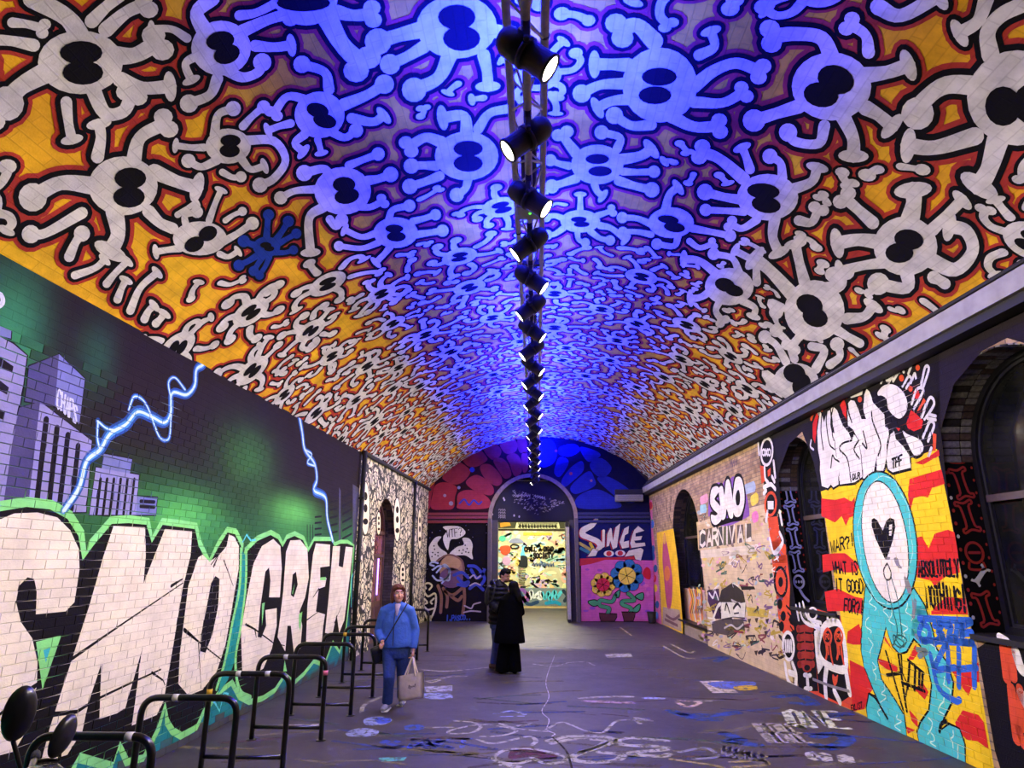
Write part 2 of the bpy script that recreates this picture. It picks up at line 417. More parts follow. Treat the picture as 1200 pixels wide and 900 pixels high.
# ---- walls
M_WALL_L = brick_mat('left_brick', '3b2c2a', '2c2226', '1c1719')
M_WALL_R = brick_mat('right_brick', 'c0a070', '9c7c56', '7c6c58')
M_DARKBRICK = brick_mat('dark_brick', '4a4048', '332b30', '1d181b')
DOOR = arch(15.13, 17.13, 0.0, 2.45, 3.45)
W1 = arch(4.9, 6.8, 1.25, 2.93, 3.88)
W2 = arch(9.55, 11.09, 1.22, 3.08, 3.87)
W3 = arch(16.13, 18.95, 0.0, 2.5, 3.8)
wall_left = poly_holes('wall_left', S_LEFT, [(Y0, 0), (15.13, 0)] + [(YE, 0)][:0] + [(15.13, 0)] + DOOR[1:-1] + [(17.13, 0), (YE, 0), (YE, 4.9), (Y0, 4.9)], [], M_WALL_L)
tag(wall_left, 'brick left wall of the tunnel covered in a city and lettering mural', kind='structure')
wall_right = poly_holes('wall_right', S_RIGHT, [(Y0, 0), (16.13, 0)] + W3[1:-1] + [(18.95, 0), (YE, 0), (YE, 4.9), (Y0, 4.9)], [W1, W2], M_WALL_R)
tag(wall_right, 'brick right wall of the tunnel with arched windows between painted panels', kind='structure')
def wall_back(name, surf, thick, parent):
    s = -surf.n * thick
    return mobj(name, surf.xyz([(Y0, 0), (YE, 0), (YE, 4.9), (Y0, 4.9)], -thick), [(0, 1, 2, 3)], plain('vault_masonry', '3a302c'), parent)

RECESS = 0.42
M_BRICKA = plain('whitewashed_brick', '8f8a86', 0.85, grain=0.3, scale=30)
M_BRICKB = plain('brown_brick', '5a473f', 0.85, grain=0.3, scale=30)
M_BRICKC = plain('dark_burnt_brick', '2f2829', 0.85, grain=0.3, scale=30)
def brick_mesh(name, lx, ly, lz, mat):
    mb = MB().box(-lx / 2, lx / 2, -ly / 2, ly / 2, -lz / 2, lz / 2, bev=0.004); return raw_mesh(name, mb.V, mb.F, mat)
def opening(surf, outline, parent, reveal_mat, mats, seed, depth=RECESS):
    """reveal of an arched opening and the bricks of its soffit"""
    out = np.array(outline); s = np.concatenate([[0], np.cumsum(np.linalg.norm(np.diff(out, axis=0), axis=1))])
    V = np.concatenate([surf.xyz(out, 0), surf.xyz(out, -depth)]); n = len(out)
    U = np.concatenate([np.stack([np.zeros(n), s], 1), np.stack([np.full(n, depth), s], 1)])
    mobj('reveal', V, [(i, i + 1, n + i + 1, n + i) for i in range(n - 1)], reveal_mat, parent, False, U)
    rnd = random.Random(seed); meshes = [brick_mesh('brick', depth / 2 - 0.012, 0.066, 0.02, m) for m in mats]
    arc = out[1:-1]; sa = np.concatenate([[0], np.cumsum(np.linalg.norm(np.diff(arc, axis=0), axis=1))])
    k = int(sa[-1] / 0.078)
    cen = np.array([(outline[0][0] + outline[-1][0]) / 2, arc[0][1]])
    for i in range(k):
        q = (i + 0.5) / k * sa[-1]; p = np.array([np.interp(q, sa, arc[:, 0]), np.interp(q, sa, arc[:, 1])])
        p2 = np.array([np.interp(q + 0.01, sa, arc[:, 0]), np.interp(q + 0.01, sa, arc[:, 1])]); tg = (p2 - p) / max(1e-6, np.linalg.norm(p2 - p))
        inn = np.array([-tg[1], tg[0]])
        if np.dot(inn, cen - p) < 0: inn = -inn
        for h in range(2):
            pos = surf.xyz([p + inn * 0.004], -(depth * (h + 0.5) / 2))[0]
            ax = Vector((1, 0, 0)); ty = Vector((0, tg[0], tg[1])); nz = ax.cross(ty)
            M = Matrix.Translation(Vector(pos)) @ Matrix((ax, ty, nz)).transposed().to_4x4()
            o = bpy.data.objects.new('brick', meshes[rnd.choices(range(len(meshes)), [5, 3, 1][:len(meshes)])[0]]); link(o, parent); o.matrix_world = M
opening(S_RIGHT, W1, wall_right, M_DARKBRICK, [M_BRICKA, M_BRICKB, M_BRICKC], 4)
opening(S_RIGHT, W2, wall_right, M_DARKBRICK, [M_BRICKB, M_BRICKA, M_BRICKC], 5)
opening(S_RIGHT, W3, wall_right, M_DARKBRICK, [M_BRICKC, M_BRICKB], 6)
opening(S_LEFT, DOOR, wall_left, M_DARKBRICK, [M_BRICKB, M_BRICKC], 7, 0.34)

M_FRAME = plain('black_window_frame', '16161a', 0.4, grain=0.1)
M_BAR = plain('brown_timber_bar', '4b3a30', 0.55, grain=0.2)
gm = bpy.data.materials.new('dark_glass'); t, N, L, P = nt(gm)
P.inputs['Base Color'].default_value = (*lin('1a1b1e'), 1); P.inputs['Roughness'].default_value = 0.06; P.inputs['Specular IOR Level'].default_value = 0.35
tc = N.new('ShaderNodeTexCoord'); gn = N.new('ShaderNodeTexNoise'); gn.inputs['Scale'].default_value = 2.5; gn.inputs['Detail'].default_value = 7; L.new(tc.outputs['Object'], gn.inputs['Vector'])
gr = N.new('ShaderNodeValToRGB'); gr.color_ramp.elements[0].position = 0.4; gr.color_ramp.elements[0].color = (*lin('0e0f12'), 1); gr.color_ramp.elements[1].position = 0.75; gr.color_ramp.elements[1].color = (*lin('24231f'), 1)
L.new(gn.outputs[0], gr.inputs[0]); L.new(gr.outputs[0], P.inputs['Base Color'])
gq = N.new('ShaderNodeMapRange'); gq.inputs[3].default_value = 0.015; gq.inputs[4].default_value = 0.10; L.new(gn.outputs[0], gq.inputs[0]); L.new(gq.outputs[0], P.inputs['Roughness'])
M_GLASS = gm
def band(surf, outl, inset, d0, d1, name, mat, parent):
    """frame that follows the outline, from depth d0 to d1 behind the wall face"""
    o = np.array(outl); c = np.array([o[:, 0].mean(), (o[:, 1].min() + o[:, 1].max()) / 2])
    h = np.array([(o[:, 0].max() - o[:, 0].min()) / 2, (o[:, 1].max() - o[:, 1].min()) / 2]); i_ = c + (o - c) * (1 - inset / h)
    V = np.concatenate([surf.xyz(o, -d0), surf.xyz(i_, -d0), surf.xyz(o, -d1), surf.xyz(i_, -d1)]); n = len(o); F = []
    for k in range(n):
        q = (k + 1) % n
        F += [(k, q, n + q, n + k), (n + k, n + q, 3 * n + q, 3 * n + k), (2 * n + k, 2 * n + q, q, k)]
    return mobj(name, V, F, mat, parent), i_
def bar(surf, y0, y1, z0, z1, d0, d1, name, mat, parent):
    V = np.concatenate([surf.xyz([(y0, z0), (y1, z0), (y1, z1), (y0, z1)], -d0), surf.xyz([(y0, z0), (y1, z0), (y1, z1), (y0, z1)], -d1)])
    return mobj(name, V, [(0, 1, 2, 3), (7, 6, 5, 4), (0, 4, 5, 1), (1, 5, 6, 2), (2, 6, 7, 3), (3, 7, 4, 0)], mat, parent)
def pane_poly(surf, pts, d, name, mat, parent, th=0.012):
    p = np.array(pts); n = len(p); V = np.concatenate([surf.xyz(p, -d), surf.xyz(p, -d - th)])
    return mobj(name, V, [tuple(range(n)), tuple(range(2 * n - 1, n - 1, -1))] + [(k, n + k, n + (k + 1) % n, (k + 1) % n) for k in range(n)], mat, parent)
def clip_z(pts, z0, z1):
    out = pts
    for zc, keep in ((z0, lambda p: p[1] >= z0), (z1, lambda p: p[1] <= z1)):
        res = []
        for k in range(len(out)):
            a, b = out[k], out[(k + 1) % len(out)]
            if keep(a): res.append(tuple(a))
            if keep(a) != keep(b):
                t_ = (zc - a[1]) / (b[1] - a[1]); res.append((a[0] + (b[0] - a[0]) * t_, zc))
        out = res
    return out
def window(num, outl, transom, label, mull=None):
    e = empty('window_%d' % num); tag(e, label, kind='structure'); d = RECESS - 0.10
    f, inn = band(S_RIGHT, outl, 0.07, d, RECESS, 'frame', M_FRAME, e)
    f2, inn2 = band(S_RIGHT, inn, 0.03, d + 0.03, RECESS, 'glazing_bead', plain('bead_grey', '2a2a30', 0.35), e)
    zb = min(p[1] for p in inn2); zt = max(p[1] for p in inn2); ya, yb = inn2[:, 0].min(), inn2[:, 0].max()
    zs = [zb] + list(transom) + [zt]
    for a, b in zip(zs[:-1], zs[1:]):
        pane_poly(S_RIGHT, clip_z([tuple(q) for q in inn2], a + 0.001, b - 0.001), d + 0.06, 'pane', M_GLASS, e)
    for z in transom: bar(S_RIGHT, ya - 0.01, yb + 0.01, z - 0.035, z + 0.035, d + 0.005, d + 0.07, 'transom', M_BAR, e)
    if mull: bar(S_RIGHT, mull - 0.025, mull + 0.025, zb, transom[0] if transom else zt, d + 0.02, d + 0.07, 'mullion', M_FRAME, e)
    pane_poly(S_RIGHT, [tuple(q) for q in np.array(outl)], RECESS + 0.02, 'backing', plain('vault_masonry', '3a302c'), e)
    return e
win1 = window(1, W1, [2.55], 'large arched window with dark glass and timber transom beside bone-painted reveal')
bar(S_RIGHT, 4.9, 6.8, 1.20, 1.25, -0.03, RECESS, 'sill', plain('black_sill', '121214', 0.5), win1)
win2 = window(2, W2, [2.62], 'narrow arched window with dark glass between red totem and yellow figure')
bar(S_RIGHT, 9.55, 11.09, 1.17, 1.22, -0.02, RECESS, 'sill', plain('black_sill', '121214', 0.5), win2)
win3 = window(3, [(16.2, 1.15)] + W3[1:-1] + [(18.95, 1.15)], [2.55], 'arched window with grimy dark panes between yellow panel and pale wall', 17.5)
# boarded lower half of window 3
bp_ = bar(S_RIGHT, 16.13, 18.95, 0.35, 1.18, 0.20, RECESS, 'boarded_panel', plain('pink_board', 'c7a698', 0.7), win3)
bar(S_RIGHT, 16.13, 18.95, 0.0, 0.35, 0.05, RECESS, 'plinth', plain('pale_plinth', '9a8a70', 0.8), win3)
bar(S_RIGHT, 16.13, 18.95, 0.33, 0.37, -0.02, RECESS, 'sill', plain('black_sill', '121214', 0.5), win3)

# ---- left doorway
e = empty('door_1'); tag(e, 'arched doorway with brown timber frame and glazed panels in the doodled wall', kind='structure')
M_DOOR = plain('reddish_brown_door', '5e3f3c', 0.5, grain=0.2)
pg = bpy.data.materials.new('pink_glass'); t, N, L, P = nt(pg)
tc = N.new('ShaderNodeTexCoord'); gn = N.new('ShaderNodeTexNoise'); gn.inputs['Scale'].default_value = 1.8; gn.inputs['Detail'].default_value = 4; L.new(tc.outputs['Object'], gn.inputs['Vector'])
gr = N.new('ShaderNodeValToRGB'); gr.color_ramp.elements[0].position = 0.35; gr.color_ramp.elements[0].color = (*lin('5a3038'), 1); gr.color_ramp.elements[1].position = 0.7; gr.color_ramp.elements[1].color = (*lin('a8707c'), 1)
L.new(gn.outputs[0], gr.inputs[0]); L.new(gr.outputs[0], P.inputs['Base Color']); P.inputs['Roughness'].default_value = 0.1
DD = 0.24
f, inn = band(S_LEFT, DOOR, 0.09, DD, DD + 0.1, 'door_frame', M_DOOR, e)
ya, yb = inn[:, 0].min(), inn[:, 0].max()
inl = [tuple(q) for q in inn]
for a, b in ((2.05, 2.62), (2.62, 3.4)): pane_poly(S_LEFT, clip_z(inl, a, b), DD + 0.05, 'fanlight_pane', pg, e)
for z in (2.05, 2.62): bar(S_LEFT, ya, yb, z - 0.04, z + 0.04, DD - 0.01, DD + 0.08, 'transom', M_DOOR, e)
for q, (a, b) in enumerate(((ya, 15.75), (15.75, 16.45), (16.45, yb))):
    leaf = bar(S_LEFT, a + 0.01, b - 0.01, 0.12, 2.02, DD + 0.02, DD + 0.07, 'door_leaf', M_DOOR, e)
    bar(S_LEFT, a + 0.12, b - 0.12, 0.95, 1.92, DD + 0.015, DD + 0.06, 'glass_panel', pg, leaf)
    bar(S_LEFT, a + 0.12, b - 0.12, 0.28, 0.82, DD + 0.01, DD + 0.06, 'lower_panel', plain('dark_red_panel', '472c2b', 0.5), leaf)
bar(S_LEFT, 15.70, 15.80, 0.12, 3.2, DD - 0.02, DD + 0.05, 'door_post', M_DOOR, e)
bar(S_LEFT, 16.55, 16.60, 1.1, 1.98, DD - 0.005, DD + 0.03, 'violet_strip', emit('violet_glow', 'b48cff', 3.0), e)  # narrow violet strip in the door, given its own emission
pane_poly(S_LEFT, DOOR, 0.35, 'backing', plain('vault_masonry', '3a302c'), e)

# ---- ledge, conduits along the right springing
M_LEDGE = plain('grey_painted_fascia', 'a29f9d', 0.6, grain=0.14, scale=6)
M_DARK = plain('soot_black', '121013', 0.7)
trim = empty('trim_1'); tag(trim, 'pale boxed ledge with cable conduits along the foot of the vault', kind='structure')
def run(d0, d1, z0, z1, name, mat, parent, y0=Y0, y1=YE):
    V = [(xr(y) - d, y, z) for y in (y0, y1) for d, z in ((d0, z0), (d1, z0), (d1, z1), (d0, z1))]
    return mobj(name, V, [(0, 1, 2, 3), (7, 6, 5, 4), (0, 4, 5, 1), (1, 5, 6, 2), (2, 6, 7, 3), (3, 7, 4, 0)], mat, parent)
run(0.06, LEDGE, 4.15, 4.335, 'fascia', M_LEDGE, trim)
run(-0.5, LEDGE - 0.05, 4.335, 4.36, 'ledge_top', M_DARK, trim)
run(-0.05, LEDGE - 0.05, 4.06, 4.15, 'soffit_strip', M_DARK, trim)
for k, (d, z, r, m) in enumerate(((0.19, 4.375, 0.022, M_DARK), (0.15, 4.405, 0.02, plain('grey_conduit', '706e6c', 0.4)), (0.12, 4.445, 0.024, M_DARK), (0.08, 4.485, 0.018, plain('grey_conduit', '706e6c', 0.4)), (0.06, 4.53, 0.02, M_DARK))):
    MB().tube([(xr(Y0) - d, Y0, z), (xr(12) - d, 12, z + 0.005), (xr(YE) - d - 0.0, YE, z)], r, 8).build('conduit', m, trim)
t2 = MB(); t2.tube([(S_LEFT.c0 + 0.01 * y + 0.05, y, zz) for y, zz in ((13.6, 4.22), (16, 4.24), (19, 4.27), (YE, 4.3))], 0.05, 8)
o = t2.build('trim_2', M_DARK); tag(o, 'black cable trunking where the doodled wall meets the vault', kind='structure')

# ---- end wall with the archway
AX0, AX1, ASP, ATOP = -1.52, 1.28, 3.31, 4.71
EA = arch(AX0, AX1, 0.0, ASP, ATOP)
wall_end = poly_holes('wall_end', S_END, [(-4.3, 0), (AX0, 0)] + EA[1:-1] + [(AX1, 0), (4.6, 0), (4.6, 6.6), (-4.3, 6.6)], [], brick_mat('end_brick', '3a2c34', '2b2230', '19151a'))
tag(wall_end, 'end wall with a round archway below painted red and blue stones', kind='structure')
o_ = np.array(EA); n = len(o_)
mobj('reveal', np.concatenate([S_END.xyz(o_, 0), S_END.xyz(o_, -0.5)]), [(i, i + 1, n + i + 1, n + i) for i in range(n - 1)], M_DARKBRICK, wall_end, False, np.concatenate([o_, o_]))
M_STONE = plain('beige_arch_stone', '9a8676', 0.8, grain=0.2, scale=12)
ring_o = arch(AX0 - 0.13, AX1 + 0.13, 0.0, ASP, ATOP + 0.13)
V = np.concatenate([S_END.xyz(ring_o, 0.05), S_END.xyz(EA, 0.05), S_END.xyz(ring_o, -0.01), S_END.xyz(EA, -0.1)])
mobj('arch_ring', V, [q for i in range(n - 1) for q in ((i, i + 1, n + i + 1, n + i), (n + i, n + i + 1, 3 * n + i + 1, 3 * n + i), (2 * n + i, 2 * n + i + 1, i + 1, i))], M_STONE, wall_end)
ty = [p for p in EA if p[1] >= 3.24]; ty = [(AX0, 3.24)] + ty + [(AX1, 3.24)]
pt = np.array(ty); m_ = len(pt)
mobj('tympanum', np.concatenate([S_END.xyz(pt, -0.12), S_END.xyz(pt, -0.22)]), [tuple(range(m_)), tuple(range(2 * m_ - 1, m_ - 1, -1))] + [(k, m_ + k, m_ + (k + 1) % m_, (k + 1) % m_) for k in range(m_)], plain('black_board', '0d0b10', 0.7), wall_end)
M_JAMB = plain('grey_jamb', '4a4442', 0.6)
MB().box(AX0, AX0 + 0.20, YE + 0.1, YE + 0.45, 0, 3.26).build('jamb', M_JAMB, wall_end)
MB().box(AX1 - 0.16, AX1, YE + 0.1, YE + 0.45, 0, 3.26).build('jamb', M_JAMB, wall_end)
MB().box(AX0, AX1, YE + 0.14, YE + 0.40, 3.2, 3.3).build('lintel', M_DARK, wall_end)
dl = MB().box(AX1 - 0.30, AX1 - 0.20, YE - 0.35, YE + 0.45, 0.03, 3.18).build('door_leaf', plain('near_black_door', '14121a', 0.6), wall_end)
MB().box(AX1 - 0.31, AX1 - 0.19, YE - 0.352, YE - 0.345, 0.1, 3.0).build('edge_strip', plain('pale_edge', 'b9b7a6', 0.7), dl)
MB().box(AX0 - 0.13, AX0 - 0.02, YE - 0.08, YE, 0, ASP).build('jamb_moulding', plain('moulding_grey', '5a5250', 0.7), wall_end)
MB().box(AX1 + 0.02, AX1 + 0.13, YE - 0.08, YE, 0, ASP).build('jamb_moulding', plain('moulding_grey', '5a5250', 0.7), wall_end)
# string course across the end wall
for x0, x1 in ((-3.9, AX0 - 0.13), (AX1 + 0.13, 4.1)):
    for z in (3.16, 3.30, 3.42): MB().box(x0, x1, YE - 0.05 - (0.03 if z == 3.30 else 0), YE + 0.01, z, z + 0.09).build('string_course', plain('course_red' if x0 < 0 else 'course_navy', '7d2833' if x0 < 0 else '1c1f55', 0.6), wall_end)

# ---- the space beyond the archway
BR = plain('beyond_plaster', 'c9c39a', 0.8, grain=0.15, scale=3)
wb = mobj('wall_beyond', S_BEYOND.xyz([(-4.4, 0), (4.9, 0), (4.9, 4.6), (-4.4, 4.6)], 0), [(0, 1, 2, 3)], BR, None, False, [(-4.4, 0), (4.9, 0), (4.9, 4.6), (-4.4, 4.6)])
tag(wb, 'brightly lit wall beyond the archway covered in pale pastel graffiti', kind='structure')
for nm, x in (('wall_beyond_left', -4.4), ('wall_beyond_right', 4.9)):
    tag(mobj(nm, [(x, YE, 0), (x, YB, 0), (x, YB, 4.6), (x, YE, 4.6)], [(0, 1, 2, 3)], BR), 'plain pale side wall of the space beyond the archway', kind='structure')
tag(mobj('ceiling_beyond', [(-4.4, YE, 4.6), (4.9, YE, 4.6), (4.9, YB, 4.6), (-4.4, YB, 4.6)], [(0, 1, 2, 3)], BR), 'flat ceiling of the space beyond the archway', kind='structure')
lamp = empty('strip_light', (-0.3, 25.2, 4.55)); tag(lamp, 'fluorescent strip light on the ceiling beyond the archway', 'light')
MB().box(-1.2, 1.2, -0.08, 0.08, 0.0, 0.05).build('housing', plain('white_metal', 'd8d8d4', 0.4), lamp)
MB().tube([(-1.1, 0, -0.03), (1.1, 0, -0.03)], 0.03, 10).build('tube', emit('warm_tube', 'fff3c4', 6.0), lamp)
ld = bpy.data.lights.new('strip_glow', 'AREA'); ld.shape = 'RECTANGLE'; ld.size = 2.2; ld.size_y = 0.2; ld.energy = BEYOND_POWER; ld.color = (1.0, 0.93, 0.66)
lo = bpy.data.objects.new('strip_glow', ld); link(lo, lamp); lo.location = (0, 0, -0.07)

# ================================================================== VAULT MURAL
VP = Paint(S_VAULT, 0.004)
WHITE, BLACK, RED, BLUEC = 'dcd9d4', '0b090d', 'b23a2c', '1f3c9c'
OCC = []                                        # what is taken already: (arc, y, radius)
def arm_shapes(P, w, knob, kr):
    """bone-like arm: list of (V, F) builders as functions of the outline width"""
    P = np.asarray(P, float); C = catmull(P, False, 5) if len(P) > 2 else np.linspace(P[0], P[1], 5)
    d = C[-1] - C[-3]; d = d / max(1e-9, np.linalg.norm(d)); nrm = np.array([-d[1], d[0]])
    def shp(g):
        out = [strip(C, [w * 1.15 + g, w * 0.9 + g, w + g])]
        if knob == 'o': out.append(ell(C[-1], w * kr + g, w * kr + g, 0, 14))
        elif knob == 'b':                       # two lobes
            for s in (-1, 1): out.append(ell(C[-1] + nrm * s * w * kr * 0.55 + d * w * 0.3, w * kr * 0.78 + g, w * kr * 0.70 + g, 0, 12))
        elif knob == 'T': out.append(ell(C[-1], w * 0.95 + g, w * kr * 1.25 + g, math.atan2(d[1], d[0]), 16))
        return out
    return shp, C
def bone(P, w, knob='o', kr=1.75, ob=None, rb=None, col=WHITE, space='px', foot=None):
    ob = ob if ob is not None else w * 0.62; rb = rb if rb is not None else w * 0.62
    shp, C = arm_shapes(P, w, knob, kr)
    for g, c, L in ((ob + rb, RED, 1), (ob, BLACK, 2), (0, col, 3)):
        for q in shp(g): VP.add(q, c, L, space)
    if foot:                                     # second knob at the root of a loose bone
        for g, c, L in ((ob + rb, RED, 1), (ob, BLACK, 2), (0, col, 3)): VP.add(ell(C[0], w * foot + g, w * foot + g, 0, 12), c, L, space)
    return C
def blob(c, rx, ry, rot, ob, rb, pup, col=WHITE, space='px'):
    for g, k, L in ((ob + rb, RED, 1), (ob, BLACK, 2), (0, col, 3)): VP.add(ell(c, rx + g, ry + g, rot, 24, 3), k, L, space)
    for (x, y, a, b, r) in pup: VP.add(ell((x, y), a, b, r, 16, 2), BLACK, 4, space)
def occupy(pts, r, space='px'):
    A = S_VAULT.px(pts) if space == 'px' else np.asarray(pts, float).reshape(-1, 2)
    for a in A: OCC.append((a[0], a[1], r))
def crit(fr, c, rx, ry, pup, arms, w=20, s=3.0, col=WHITE, rot=0.0):
    """creature traced on an enlarged crop; arms: (points, knob[, width])"""
    cc = fr(c)[0]; k = 1 / s; ob, rb = 15 * k * w / 20, 13 * k * w / 20
    blob(cc, rx * k, ry * k, rot, ob, rb, [(*fr((p[0], p[1]))[0], p[2] * k, p[3] * k, math.radians(p[4]) if len(p) > 4 else 0.0) for p in pup], col)
    occupy([cc], 0.30)
    for a in arms:
        ww = (a[2] if len(a) > 2 else w) * k
        C = bone(fr(*a[0]), ww, a[1], 1.8, ob, rb, col); occupy(C[::3], 0.085)
fA, fB, fC, fD, fE, fF, fG, fH = frame(0, 0, 3), frame(300, 0, 3), frame(600, 0, 3), frame(800, 0, 3), frame(0, 250, 3), frame(300, 250, 3), frame(600, 250, 3), frame(800, 250, 3)
crit(fA, (280, 215), 150, 112, [(282, 180, 75, 42), (288, 250, 72, 43)], [([(290, 150), (235, 60), (110, -10)], '', 34), ([(390, 190), (470, 190), (545, 150)], 'b', 30), ([(420, 275), (500, 305), (595, 300)], 'T'), ([(320, 300), (365, 392), (430, 388), (458, 335)], 'b', 24),
     ([(230, 355), (238, 430), (250, 487)], 'T', 18), ([(180, 240), (70, 300), (20, 360)], 'o', 34), ([(115, 155), (40, 140), (-30, 135)], '', 20), ([(40, 75), (90, 80), (145, 95)], 'b', 16), ([(370, 100), (440, 40), (505, 10)], 'b', 24), ([(320, 70), (370, 20), (420, -20)], '', 22), ([(340, 548), (352, 480), (345, 432)], 'T', 20)], 24)
crit(fA, (775, 165), 105, 97, [(772, 138, 50, 34, -10), (795, 185, 47, 34, -20)], [([(720, 110), (690, 40), (745, -10)], '', 26), ([(850, 105), (940, 65), (1008, 45)], 'b', 20), ([(895, 157), (960, 162), (1022, 155)], 'T', 18), ([(790, 240), (850, 268), (905, 250), (920, 215)], 'o', 18), ([(762, 272), (735, 330), (662, 360)], 'o', 18), ([(695, 190), (650, 220), (670, 278)], 'T', 15), ([(655, 130), (600, 98), (530, 98)], 'T', 14), ([(840, 50), (900, 40), (980, 0)], 'o', 16)], 20)
crit(fA, (430, 650), 122, 104, [(455, 622, 56, 38), (450, 688, 56, 38)], [([(465, 570), (490, 480), (575, 432)], 'b', 24), ([(330, 650), (210, 640), (112, 690)], 'o', 28), ([(400, 740), (412, 820), (385, 880)], 'T', 28), ([(540, 600), (620, 635), (690, 655)], 'T', 24), ([(520, 740), (560, 780), (605, 800)], '', 20), ([(285, 745), (160, 815), (105, 820)], 'o', 18), ([(240, 900), (262, 850), (285, 818)], 'o', 16)], 24)
crit(fA, (800, 510), 80, 62, [(808, 490, 36, 22), (805, 525, 36, 24)], [([(752, 470), (765, 400), (818, 378)], 'o', 15), ([(715, 515), (670, 515), (615, 508)], 'T', 12), ([(760, 560), (705, 583), (660, 562)], 'o', 14), ([(850, 560), (880, 592), (928, 580)], 'T', 13), ([(860, 490), (960, 492), (1002, 560), (960, 625), (912, 647)], 'o', 15), ([(780, 602), (815, 620), (845, 618)], 'o', 11), ([(852, 440), (885, 405), (925, 372)], 'o', 13)], 15)
crit(fB, (222, 400), 88, 82, [(215, 383, 40, 26, 15), (240, 420, 42, 26, 15)], [([(185, 350), (110, 335), (62, 392)], 'b', 15), ([(120, 430), (80, 440), (40, 455)], 'T', 13), ([(170, 468), (135, 500), (165, 530)], 'T', 14), ([(215, 488), (222, 510), (228, 535)], 'T', 11), ([(255, 310), (240, 250), (160, 222)], 'o', 17), ([(305, 365), (390, 330), (450, 292)], 'o', 19), ([(335, 412), (410, 425), (448, 402)], 'T', 16), ([(255, 455), (310, 480), (350, 455)], 'o', 14)], 16)
crit(fA, (700, 835), 95, 60, [(728, 817, 34, 26, -25), (680, 855, 36, 26, -25)], [([(655, 800), (648, 755), (690, 742)], 'o', 12), ([(622, 752), (655, 730), (688, 708)], 'T', 10), ([(733, 772), (755, 710), (775, 665)], 'T', 11), ([(790, 772), (820, 752), (850, 740)], 'o', 9), ([(775, 850), (830, 820), (885, 782)], 'o', 13), ([(630, 870), (590, 875), (545, 882)], 'T', 12), ([(770, 890), (800, 900), (835, 880)], 'T', 10)], 13)
crit(fA, (935, 865), 48, 36, [(932, 858, 20, 11), (944, 870, 18, 10)], [([(935, 835), (938, 790), (942, 752)], 'o', 11), ([(965, 845), (990, 810), (1012, 775)], 'o', 11), ([(975, 855), (1010, 835), (1040, 818)], 'o', 10), ([(965, 885), (1000, 885), (1030, 876)], 'o', 9), ([(905, 862), (880, 855), (855, 845)], 'o', 12), ([(910, 890), (870, 915), (838, 930)], 'o', 11), ([(925, 895), (905, 925), (890, 950)], 'o', 10), ([(945, 900), (930, 935), (910, 965)], 'o', 9)], 12, 3.0, BLUEC)
crit(fB, (303, 668), 100, 84, [(308, 645, 40, 28, 0), (318, 685, 44, 28, -10)], [([(255, 615), (235, 590), (168, 605)], 'o', 16), ([(210, 662), (135, 668), (85, 692)], 'o', 13), ([(235, 725), (185, 765), (190, 885)], 'T', 16), ([(355, 722), (400, 725), (442, 705)], 'b', 12), ([(390, 632), (430, 625), (472, 610)], 'o', 15), ([(325, 578), (370, 560), (428, 538)], 'o', 13), ([(258, 768), (280, 795), (300, 770)], 'o', 13)], 16)
crit(fB, (705, 90), 142, 112, [(705, 55, 66, 44), (722, 130, 66, 44)], [([(580, 100), (500, 120), (428, 142)], 'o', 26), ([(590, 160), (530, 195), (470, 222)], 'o', 20), ([(680, 190), (640, 270), (555, 312)], 'o', 24), ([(800, 190), (812, 250), (815, 300)], 'T', 20), ([(840, 105), (870, 105), (900, 108)], '', 22)], 22)
crit(fB, (740, 545), 112, 86, [(745, 518, 52, 28), (745, 570, 52, 30)], [([(650, 495), (595, 480), (540, 510)], 'b', 18), ([(632, 580), (590, 578), (545, 580)], 'o', 15), ([(645, 615), (595, 635), (540, 652)], 'o', 15), ([(740, 470), (730, 405), (655, 410)], 'T', 20), ([(745, 625), (735, 660), (705, 682)], 'o', 14), ([(780, 450), (820, 395), (890, 378)], '', 16)], 18)
crit(fB, (490, 815), 78, 54, [(485, 800, 32, 15), (492, 828, 34, 18)], [([(465, 775), (480, 735), (538, 720)], 'o', 12), ([(550, 775), (590, 765), (630, 752)], 'o', 11), ([(560, 822), (610, 815), (655, 808)], 'o', 12), ([(425, 815), (370, 830), (310, 805)], 'T', 11), ([(430, 850), (370, 870), (290, 862)], 'o', 10), ([(470, 865), (450, 890), (420, 920)], 'T', 11)], 13)
crit(fB, (175, -5), 110, 90, [(165, 5, 95, 30)], [([(245, 50), (300, 150), (365, 215)], 'b', 32), ([(285, 38), (340, 50), (402, 45)], 'b', 22)], 24)
crit(fC, (520, 295), 132, 132, [(518, 265, 62, 32), (503, 330, 58, 32)], [([(500, 140), (440, 85), (385, 100)], 'b', 28), ([(410, 225), (350, 222), (290, 222)], 'T', 22), ([(390, 290), (310, 295), (245, 325)], 'o', 18), ([(410, 345), (350, 352), (300, 375)], 'T', 18), ([(490, 435), (420, 438), (360, 402)], 'o', 17), ([(640, 300), (710, 245), (790, 218), (870, 245)], 'b', 21), ([(640, 355), (740, 358), (812, 322)], 'b', 18), ([(560, 405), (640, 442), (725, 440)], 'b', 20), ([(658, 190), (712, 160), (700, 105)], 'T', 17)], 21)
crit(fC, (300, 575), 92, 70, [(300, 555, 42, 18), (310, 598, 42, 18)], [([(225, 535), (190, 490), (180, 470)], 'b', 17), ([(365, 560), (450, 545), (490, 520)], 'T', 18), ([(390, 600), (440, 602), (500, 600)], 'o', 12), ([(375, 632), (430, 650), (492, 664)], 'o', 15), ([(225, 625), (180, 640), (140, 652)], 'o', 14), ([(370, 520), (380, 480), (315, 462)], 'o', 14), ([(290, 645), (300, 670), (320, 686)], 'T', 12), ([(200, 580), (165, 572), (135, 560)], 'o', 12)], 15)
